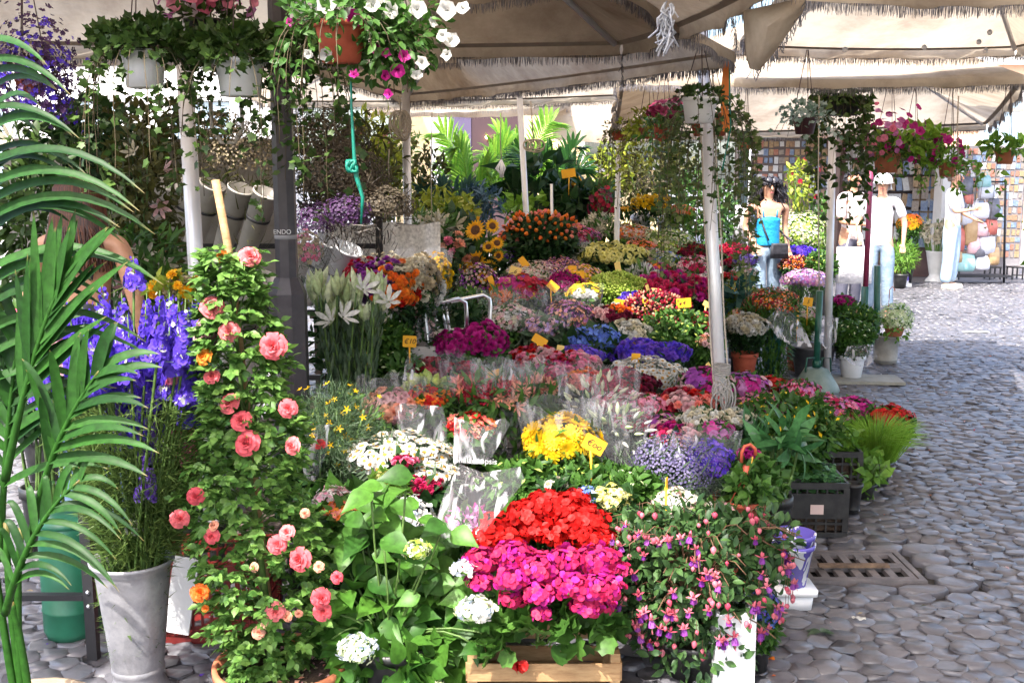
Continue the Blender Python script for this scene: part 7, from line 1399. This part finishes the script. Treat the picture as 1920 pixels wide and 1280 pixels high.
# bags on a rack
o = Vector((W(1835, 500, 17.0).x, 17.0, 0)); t = thing('bag_rack', 'dark trolley rack hung with bags and souvenirs right of the white column', 'rack', o)
for x in (-.42, .42):
    m = MB(); m.tube([(x, 0, 0), (x*.8, 0, 1.62)], .018, 6); m.build('upright', DARKST, t)
m = MB(); m.box((0, 0, .12), (.95, .3, .03)); m.build('bottom_shelf', DARKST, t); m = MB(); m.tube([(-.34, 0, 1.6), (.34, 0, 1.6)], .015, 6); m.build('top_rail', DARKST, t)
BG = [('blackish', (.06, .06, .08), (.2, .2, .24)), ('silver', (.4, .42, .5), (.65, .66, .72)), ('tan', (.3, .18, .08), (.5, .35, .2)), ('turq', (.15, .4, .42), (.4, .55, .55)), ('rosy', (.6, .3, .35), (.75, .6, .62)), ('white', (.6, .6, .68), (.75, .75, .8)), ('red', (.4, .08, .07), (.55, .2, .15))]
BGM = [mat_plain('bag_'+a, b, .5, noise=.8, scale=9, col2=c) for a, b, c in BG]
extra = 0
def bag(px, py, w_, h_, mi, lb, dd=16.8):
    o = W(px, py, dd); s = dd/F; t = thing('bag', lb, 'bag', o, 'bags hanging on the dark rack'); m = MB(); W_, H_ = w_*s, h_*s; V = []; n = 12
    for j, (z, f, y) in enumerate(((0, .82, .5), (.12, 1, 1), (.5, 1.02, 1.1), (.85, .95, .7), (1, .8, .15))):
        for k in range(n): a = 6.283*k/n; V.append((W_/2*f*math.copysign(abs(math.cos(a))**.3, math.cos(a)), .07*y*math.sin(a)+random.uniform(-.006, .006), -H_/2+z*H_))
    m.add(V, [(j*n+k, j*n+(k+1) % n, (j+1)*n+(k+1) % n, (j+1)*n+k) for j in range(4) for k in range(n)]+[tuple(range(n))[::-1], tuple(range(4*n, 5*n))]); m.build('bag_body', BGM[mi], t)
    m = MB(); m.tube([(-W_*.3, 0, H_*.45), (-W_*.2, 0, H_*.75), (W_*.2, 0, H_*.75), (W_*.3, 0, H_*.45)], .008, 5); m.build('handle', BGM[mi], t)
for a in [(1798, 385, 26, 34, 0, 'small dark backpack at the top of the rack'), (1796, 350, 26, 24, 0, 'little dark purse above the small dark backpack'), (1838, 395, 34, 30, 5, 'whitish square bag at the top right of the rack'), (1850, 360, 30, 24, 1, 'silver purse right of the little dark purse'), (1792, 410, 22, 16, 2, 'tan pouch under the small dark backpack'), (1820, 430, 24, 60, 2, 'tall tan bag in the middle of the rack'), (1797, 450, 22, 44, 6, 'reddish brown bag at the left of the rack'), (1825, 460, 22, 32, 4, 'pinkish white bag behind the tall tan one'), (1850, 460, 30, 34, 1, 'shiny silver tote right of the rack'), (1792, 482, 22, 26, 2, 'low tan bag next to the vase of white gladioli'), (1808, 492, 40, 34, 3, 'round turquoise grey bag at the foot of the rack'), (1842, 492, 26, 28, 5, 'pale blue bag at the foot of the rack'), (1842, 430, 26, 26, 4, 'rosy bag in the middle right of the rack'), (1812, 350, 24, 34, 0, 'blackish folded jacket at the top left of the rack'), (1862, 392, 22, 40, 0, 'dark satchel at the right end of the rack'), (1812, 405, 22, 34, 1, 'silver purse between the backpack and the tall tan bag'), (1858, 425, 22, 30, 6, 'red pouch at the right end of the rack'), (1836, 470, 20, 26, 0, 'dark pouch between the pinkish and silver bags'), (1815, 372, 18, 22, 6, 'tiny red purse beside the small dark backpack'), (1862, 480, 22, 34, 2, 'brown bag low at the right end of the rack'), (1845, 340, 24, 22, 3, 'turquoise scarf bundle on the top rail')]: bag(*a)
for i, (px, lb) in enumerate([(1783, 'low black slatted stool left of the bags'), (1860, 'low black slatted stool behind the jeans of the man in white'), (1902, 'low black slatted stool at the right edge')]):
    b = G(px, 523); t = thing('black_stool', lb, 'stool', b, 'low black stools'); m = MB(); m.box((0, 0, .2), (.2, .24, .02)); m.build('seat', BLACKP, t)
    for sx in (-1, 1):
        for sy in (-1, 1): m = MB(); m.box((sx*.085, sy*.1, .095), (.02, .02, .19)); m.build('leg', BLACKP, t)
    m = MB(); m.box((0, -.1, .07), (.148, .012, .02)); m.build('rail', BLACKP, t)
t = thing('added_kiosk_awning', 'dull canvas awning added to shade the print stall and magazine kiosk', 'awning', (5.6, 16.4, 0)); m = MB(); V = [(-2.3, 1.6, 2.85), (2.0, 1.6, 2.85), (2.0, -1.0, 2.6), (-2.3, -1.0, 2.6)]; m.add(V+[(x, y, z-.02) for x, y, z in V], [(0, 1, 2, 3), (7, 6, 5, 4), (3, 2, 6, 7), (0, 3, 7, 4), (1, 0, 4, 5), (2, 1, 5, 6)]); m.build('awning_cloth', CLOTH, t)  # awning put in to keep the prints and magazines in shade
for sx in (-2.2, 1.9): m = MB(); m.tube([(sx, -.95, 0), (sx, -.95, 2.59)], .02, 8); m.build('awning_pole', POLE, t)
# far white vase with gladioli
b = G(1752, 528); t = thing('white_vase', 'tall whitish florist vase on the far paving', 'vase', b); s = b.y/F; h = W(0, 470, b.y).z; m = MB(); r = 17*s; m.lathe([(.001, 0), (r*1.05, 0), (r*1.0, .03), (r*.6, .1), (r*.65, .14), (r*1.05, h-.02), (r*1.12, h), (r*1.0, h), (r*.6, .16)], 24); m.build('vase_body', mat_plain('white_zinc', (.55, .55, .54), .5, noise=.5, scale=6, col2=(.66, .66, .65)), t)
t = thing('gladiolus_bunch', 'white gladioli fanning out of the tall whitish vase', 'flowers', b+Vector((0, 0, .05))); s_ = MB(); l = MB()
for i in range(26):
    top = W(1752+random.uniform(-34, 34), random.uniform(412, 430), b.y)-b; s_.tube([(0, 0, .1), top*.5, top], .006, 4); q = np.array([tuple(top*(1-u*.35)) for u in rng.random(9)]); l.inst(FLO5W, q+rng.normal(0, .02, (9, 3)), rdir(9), rdir(9)+[0, -1, .3], .06, 0, None, True)
s_.build('stems', G_LT, t); l.build('blooms', [P['cream'], P['cream']], t)
leafmass('low feathery green plants beside the shopper in white', 1690, 480, 70, 60, 16.2, .09, G_LT, LEAF_N, 900, name='green_plant', group=None)
bunch('far orange sunflowers behind the shopper in white', 1705, 418, 44, 'orangef', d=16.6, zb=0, group=None, fs=.1, lk=2, mats=['gold', 'orange'], hz=.8)
b = G(1680, 537); t = thing('white_tray', 'white tray with a purple and white foil box on the far paving', 'tray', b); m = MB(); m.box((0, 0, .03), (.4, .22, .05)); m.build('tray_body', WHITEP, t); m = MB(); m.box((0, .02, .11), (.34, .15, .1)); m.build('foil_box', BLUEP, t)
bunch('small scarlet geranium in a dark pot on the white tray', 1679, 508, 26, 'red', d=b.y-.02, zb=.06, group=None, lk=2, name='geranium', cat='geranium', fs=.03)
# ================================================================ people
def skin(name, J, E, mat, parent, sub=2, loc=None):
    me = bpy.data.meshes.new(name); me.from_pydata([tuple(j[0]) for j in J], E, []); ob = bpy.data.objects.new(name, me); COL.objects.link(ob); ob.modifiers.new('skin', 'SKIN'); sv = me.skin_vertices[0].data
    for i, j in enumerate(J): r = j[1]; sv[i].radius = r if hasattr(r, '__len__') else (r, r); sv[i].use_root = (i == 0)
    ob.modifiers['skin'].use_smooth_shade = True; s = ob.modifiers.new('sub', 'SUBSURF'); s.levels = sub; s.render_levels = sub; me.materials.append(mat); ob.parent = parent
    return ob
SKINM = mat_plain('skin', (.42, .22, .14), .5, noise=.4, scale=20, col2=(.5, .28, .19)); SKIN2 = mat_plain('tanned_skin', (.45, .22, .13), .5, noise=.4, scale=20, col2=(.52, .28, .17)); HAIRD = mat_plain('dark_hair', (.012, .009, .012), .4, noise=.5, scale=60, col2=(.06, .05, .06)); HAIRR = mat_plain('auburn_hair', (.07, .018, .008), .45, noise=.8, scale=14, col2=(.24, .075, .03), stretch=(9, 9, .6)); LIP = mat_plain('lip', (.45, .1, .1), .5); EYE = mat_plain('eye_dark', (.01, .01, .01), .3)
def person(label, loc, rz, H, parts, skinm=SKINM, arms=None, legs=None, build=1.0, lean=0, headturn=0):
    """arms: (elbow, wrist) for L and R in units of H/1.7; legs: (knee, ankle)"""
    t = thing('person', label, 'person', loc, None, rz); k = H/1.7; v = lambda x, y, z: Vector((x, y, z))*k
    sh = v(.175*build, 0, 1.4); hp = v(.09*build, 0, .9)
    aL, aR = arms or ((v(-.25, .02, 1.14), v(-.25, -.06, .9)), (v(.25, .02, 1.14), v(.25, -.06, .9)))
    lL, lR = legs or ((v(-.1, -.01, .48), v(-.11, .02, .07)), (v(.1, -.02, .48), v(.12, 0.02, .07)))
    J = [(v(0, 0, .93), (.13*k*build, .1*k)), (v(0, .0, 1.08), (.105*k*build, .085*k)), (v(0, 0, 1.25), (.125*k*build, .095*k)), (v(0, 0, 1.38), (.1*k, .075*k)), (v(0, 0, 1.47), .05*k), (v(0, -.01, 1.53), .055*k), (v(0, -.015, 1.6), (.072*k, .085*k)), (v(0, -.01, 1.67), (.062*k, .075*k))]
    E = [(0, 1), (1, 2), (2, 3), (3, 4), (4, 5), (5, 6), (6, 7)]; n = 8
    for s, (el, wr), (kn, an) in ((-1, aL, lL), (1, aR, lR)):
        hand = wr+(wr-el).normalized()*.07*k
        J += [(Vector((s*sh.x, 0, sh.z)), .048*k), (el, .036*k), (wr, .023*k), (hand, (.03*k, .016*k)), (Vector((s*hp.x, 0, hp.z)), .085*k), (kn, .052*k), (an, .033*k), (an+v(0, -.14, -.045), (.034*k, .022*k))]
        E += [(3, n), (n, n+1), (n+1, n+2), (n+2, n+3), (0, n+4), (n+4, n+5), (n+5, n+6), (n+6, n+7)]
        # fingers
        J2 = n+3
        n += 8
        fd_ = (wr-el).normalized(); sd = fd_.cross(Vector((0, 1, 0))).normalized()
        for f_ in range(4):
            p0 = hand+sd*(f_-1.5)*.017*k+fd_*.012*k; p1 = p0+fd_*(.03-.004*abs(f_-1.4))*k+Vector((0, -.006, 0))*k; p2 = p1+fd_*.025*k+Vector((0, -.014, 0))*k
            J += [(p0, .0095*k), (p1, .0085*k), (p2, .0065*k)]; E += [(J2, n), (n, n+1), (n+1, n+2)]; n += 3
        p0 = wr+fd_*.03*k-sd*s*.02*k+Vector((0, -.015, 0))*k; p1 = p0+(fd_*.7-sd*s*.5).normalized()*.035*k
        J += [(p0, .011*k), (p1, .008*k)]; E += [(J2, n), (n, n+1)]; n += 2
    body = skin('body', J, E, skinm, t)
    # face
    m = MB(); hc = v(0, -.015, 1.6)
    m.tube([hc+v(0, -.088, .03), hc+v(0, -.108, -.008), hc+v(0, -.09, -.02)], [.006*k, .014*k, .008*k], 7); m.build('nose', skinm, t)
    for s in (-1, 1):
        m = MB(); m.lathe([(.001, -.006), (.011, -.003), (.012, 0), (.009, .004), (.001, .006)], 10, hc+v(s*.03, -.083, .022), M=Matrix.Rotation(math.pi/2, 3, 'X') @ Matrix.Scale(k, 3)); m.build('eye', EYE, t)
        m = MB(); m.lathe([(.001, -.008), (.017, -.006), (.025, 0), (.017, .008), (.001, .008)], 10, hc+v(s*.078, .005, .005), M=Matrix.Rotation(math.pi/2, 3, 'Y') @ Matrix.Scale(k, 3)); m.build('ear', skinm, t)
    m = MB(); m.tube([hc+v(-.024, -.086, -.045), hc+v(0, -.094, -.043), hc+v(.024, -.086, -.045)], [.004*k, .007*k, .004*k], 6); m.build('mouth', LIP, t)
    for (nm_, JJ, EE, mt) in parts(k, v, aL, aR, lL, lR, sh, hp): skin(nm_, JJ, EE, mt, t)
    return t, k, v, hc
def trousers(mt, lo=0.0, wide=1.0, nm='trousers', hem=.1):
    def f(k, v, aL, aR, lL, lR, sh, hp):
        J = [(v(0, 0, .93), (.142*k, .112*k)), (v(0, 0, 1.02), (.125*k, .1*k))]; E = [(0, 1)]; n = 2
        for s, (kn, an) in ((-1, lL), (1, lR)):
            end = kn.lerp(an, 1-hem); J += [(Vector((s*hp.x, 0, hp.z)), .1*k*wide), (kn, .072*k*wide), (end, .07*k*wide)]; E += [(0, n), (n, n+1), (n+1, n+2)]; n += 3
        return [(nm, J, E, mt)]
    return f
def top(mt, sleeves=.5, nm='shirt', r=1.0, low=.93, hi=1.4):
    def f(k, v, aL, aR, lL, lR, sh, hp):
        J = [(v(0, 0, 1.1), (.125*k*r, .103*k*r)), (v(0, 0, low), (.145*k*r, .118*k*r)), (v(0, 0, 1.26), (.142*k*r, .112*k*r)), (v(0, 0, hi), (.1*k, .08*k))]; E = [(0, 1), (0, 2), (2, 3)]; n = 4
        if sleeves > 0:
            for s, (el, wr) in ((-1, aL), (1, aR)):
                S = Vector((s*sh.x, 0, sh.z)); J += [(S, .062*k), (S.lerp(el, sleeves), .058*k)]; E += [(3, n), (n, n+1)]; n += 2
        return [(nm, J, E, mt)]
    return f
def comb(*fs): return lambda *a: [x for f in fs for x in f(*a)]
DENIM = mat_plain('light_denim', (.1, .16, .25), .8, noise=.8, scale=7, col2=(.27, .35, .44), bump=2.5); DENIMD = mat_plain('dark_denim', (.05, .09, .17), .8, noise=.7, scale=5, col2=(.1, .16, .26)); TURQ = mat_plain('turquoise_cotton', (.0, .2, .42), .6, noise=.6, scale=9, col2=(.01, .3, .56), bump=2.5); WHITEC = mat_plain('white_cotton', (.6, .59, .63), .8, noise=.4, scale=7, col2=(.74, .73, .75), bump=3)
BLKL = mat_plain('black_leather', (.015, .015, .02), .4, noise=.4, scale=20, col2=(.04, .04, .05))
HAIRD = mat_petal('black_hair', (.006, .005, .007), (.05, .045, .055), trans=.02, rough=.35, spec=.5); HAIRR = mat_petal('auburn_strands', (.035, .008, .004), (.22, .065, .02), trans=.05, rough=.4, spec=.5)
def hair_cloud(t, c, rad, n, size, mat, curl=True, tpl=None, down=0):
    m = MB()
    for i in range(n):
        d = Vector((random.gauss(0, 1), random.gauss(.25, 1), random.gauss(.15, .9))).normalized()
        if d.y < -.35 and d.z < .45: d.y = abs(d.y)
        sz = size*(.2 if d.y < -.15 and abs(d.x) < .55 else 1); p = c+Vector((d.x*rad[0], d.y*rad[1], d.z*rad[2]))*random.uniform(.6, 1); pts = []; ph = random.random()*6
        for q in range(9): pts.append(p+Vector((.012*math.cos(ph+q*1.3), .012*math.sin(ph+q*1.3), -sz*q/8))+d*.012*q/4)
        m.tube(pts, [.0075]*8+[.003], 4, cap=False, rnd=random.random())
    return m.build('hair', mat, t)
# woman in turquoise
wd = 11.7; wl = Vector((W(1436, 500, wd).x, wd, 0)); v0 = lambda x, y, z: Vector((x, y, z))
t, k, v, hc = person('woman with curly black hair, turquoise camisole, pale jeans and a black shoulder bag, walking', wl, .12, 1.64, comb(trousers(DENIM, wide=1.08), top(TURQ, 0, 'camisole', 1.2, low=.96, hi=1.31)), arms=((Vector((-.24, .05, 1.12)), Vector((-.17, -.12, .93))), (Vector((.22, .06, 1.14)), Vector((.24, .0, .93)))), legs=((Vector((-.1, -.1, .48)), Vector((-.11, -.08, .07))), (Vector((.1, .02, .48)), Vector((.11, .16, .08)))), build=1.22)
hair_cloud(t, hc+Vector((0, .02, -.0)), (.19, .15, .15), 620, .17, HAIRD)
m = MB(); 
for s in (-1, 1): m.lathe([(.001, .004), (.026, .003), (.03, 0), (.026, -.003)], 14, hc+Vector((s*.034, -.095, .095)), M=Matrix.Rotation(math.pi/2-.5, 3, 'X'))
m.tube([hc+Vector((-.08, -.03, .09)), hc+Vector((-.06, -.085, .1)), hc+Vector((.06, -.085, .1)), hc+Vector((.08, -.03, .09))], .004, 5); m.build('sunglasses', BLKL, t)
for s in (-1, 1): m = MB(); m.tube([v(s*.075, -.085, 1.28), v(s*.085, -.07, 1.36), v(s*.09, 0, 1.42), v(s*.07, .08, 1.33)], .009, 6); m.build('camisole_strap', TURQ, t)
hb = thing('shoulder_bag', 'black shoulder bag hanging at the hip of the woman in turquoise', 'bag', wl+Vector((.1, -.17, .8))); m = MB(); rbox(m, .2, .08, 0, .16, r=.038, n=7, flare=.88); m.build('bag_body', BLKL, hb); m = MB(); m.box((0, -.046, .1), (.16, .012, .1), rot=Matrix.Rotation(.1, 3, 'X')); m.build('flap', BLKL, hb)
m = MB(); m.tube([(-.12, .0, .19), (-.16, .03, .3), (-.2, .1, .45), (-.28, .17, .6), (-.22, .28, .52), (0, .32, .35), (.12, .2, .22), (.13, .02, .19)], .011, 6); m.build('strap', BLKL, hb)
bp = thing('white_backpack', 'white backpack slung behind the left shoulder of the woman in turquoise', 'backpack', wl+Vector((-.27, .1, 1.0))); m = MB(); rbox(m, .17, .14, 0, .36, r=.05, n=6, flare=.75); m.build('bag_body', WHITEC, bp); m = MB(); m.tube([(.06, -.05, .34), (.12, -.14, .38), (.14, -.15, .2), (.06, -.07, .02)], .014, 6); m.build('strap', BLKL, bp)
m = MB(); rbox(m, .12, .12, -.14, .02, r=.04, n=5); m.build('dark_pocket', BLKL, bp)
# red haired woman from behind
rl_ = Vector((W(128, 500, 4.35).x, 4.5, 0)); t, k, v, hc = person('woman with long auburn hair seen from behind, black strap top and jeans', rl_, math.pi-.15, 1.68, comb(trousers(DENIMD), top(BLKL, 0, 'black_top', .98, low=.98, hi=1.25)), SKIN2)
m = MB()
for i in range(620):
    a = random.uniform(-.4, math.pi+.4); r = .095; z = random.uniform(.0, .1)
    p0 = hc+Vector((.05*math.cos(a), .04*math.sin(a)+.02, .085)); p1 = hc+Vector((r*math.cos(a), r*1.05*math.sin(a)+.01, .03)); p2 = hc+Vector((.115*math.cos(a), .1*math.sin(a)+.03, -.12)); p3 = p2+Vector((random.gauss(0, .015), random.gauss(0.01, .012), -random.uniform(.08, .2)))
    m.tube([p0, p1, p2, p3], [.006, .007, .006, .003], 4, cap=False, rnd=random.random()**1.5)
m.build('hair', HAIRR, t)
for s in (-1, 1): m = MB(); m.tube([v(s*.09, -.09, 1.3), v(s*.1, -.04, 1.42), v(s*.1, .05, 1.42), v(s*.09, .1, 1.25)], .009, 6); m.build('top_strap', BLKL, t)
# shoppers at the right
pl = Vector((W(1648, 500, 12.6).x, 12.6, 0)); t, k, v, hc = person('shopper in a white shirt and white cap carrying a white tote, pale jeans', pl, -.4, 1.68, comb(trousers(DENIM, wide=1.05), top(WHITEC, .8, low=.84, r=1.12)), arms=((Vector((-.26, -.05, 1.14)), Vector((-.22, -.2, .98))), (Vector((.26, .02, 1.14)), Vector((.26, -.08, .92)))), build=1.0)
m = MB(); m.lathe([(.1, -.02), (.105, .02), (.09, .07), (.05, .1), (.001, .11)], 20, hc+Vector((0, .01, .03))); m.lathe([(.1, 0), (.13, -.012), (.1, -.004)], 20, hc+Vector((0, -.04, .03))); m.build('cap', WHITEC, t)
m = MB(); [m.tube([hc+Vector((.07*math.cos(a), .06*math.sin(a)+.02, .04)), hc+Vector((.1*math.cos(a), .09*math.sin(a)+.02, -.06))], .008, 4) for a in np.linspace(-.2, 3.3, 26)]; m.build('hair', mat_plain('white_hair', (.6, .6, .6), .6), t)
pl2 = Vector((W(1592, 500, 12.9).x, 12.9, 0)); t, k, v, hc = person('dark haired man bent over his hands in a pale pink shirt and dark trousers', pl2, .5, 1.74, comb(trousers(mat_plain('charcoal_cloth', (.06, .06, .09), .8, noise=.5, scale=5, col2=(.12, .12, .17))), top(mat_plain('pale_pink_cotton', (.72, .6, .58), .8, bump=.2, scale=5), .9, low=.85)), SKIN2, arms=((Vector((-.25, -.08, 1.14)), Vector((-.08, -.28, 1.12))), (Vector((.25, -.08, 1.14)), Vector((.1, -.28, 1.1)))))
hair_cloud(t, hc+Vector((0, .02, .03)), (.085, .09, .08), 200, .03, HAIRD)
tb = thing('white_tote', 'large white tote bag held between the two shoppers', 'bag', Vector((W(1604, 500, 12.3).x, 12.35, .45))); m = MB(); rbox(m, .4, .12, 0, .42, r=.03, n=5); m.build('bag_body', WHITEC, tb); m = MB(); m.tube([(-.1, 0, .42), (-.06, 0, .58), (.06, 0, .58), (.1, 0, .42)], .01, 6); m.build('handle', WHITEC, tb)
ml = Vector((W(1886, 500, 14.3).x, G(1886, 541).y, 0)); t, k, v, hc = person('man all in white shirt with washed pale jeans and light shoes at the right edge', ml, .9, 1.76, comb(trousers(mat_plain('bleached_denim', (.2, .3, .42), .8, noise=.7, scale=6, col2=(.42, .52, .62)), wide=1.25, hem=.02), top(WHITEC, .9, r=1.08, low=.86)), SKINM, arms=((Vector((-.25, -.1, 1.16)), Vector((-.12, -.3, 1.2))), (Vector((.25, -.06, 1.14)), Vector((.2, -.26, 1.05)))))
hair_cloud(t, hc+Vector((0, .03, .04)), (.085, .09, .07), 180, .02, mat_plain('greying_hair', (.2, .15, .12), .6))
for s in (-1, 1): m = MB(); rbox(m, .1, .27, 0, .075, r=.04, n=5, flare=.8); q = m.build('shoe', mat_plain('pale_leather', (.6, .55, .48), .6), t); q.location = v(s*.11, -.05, 0)
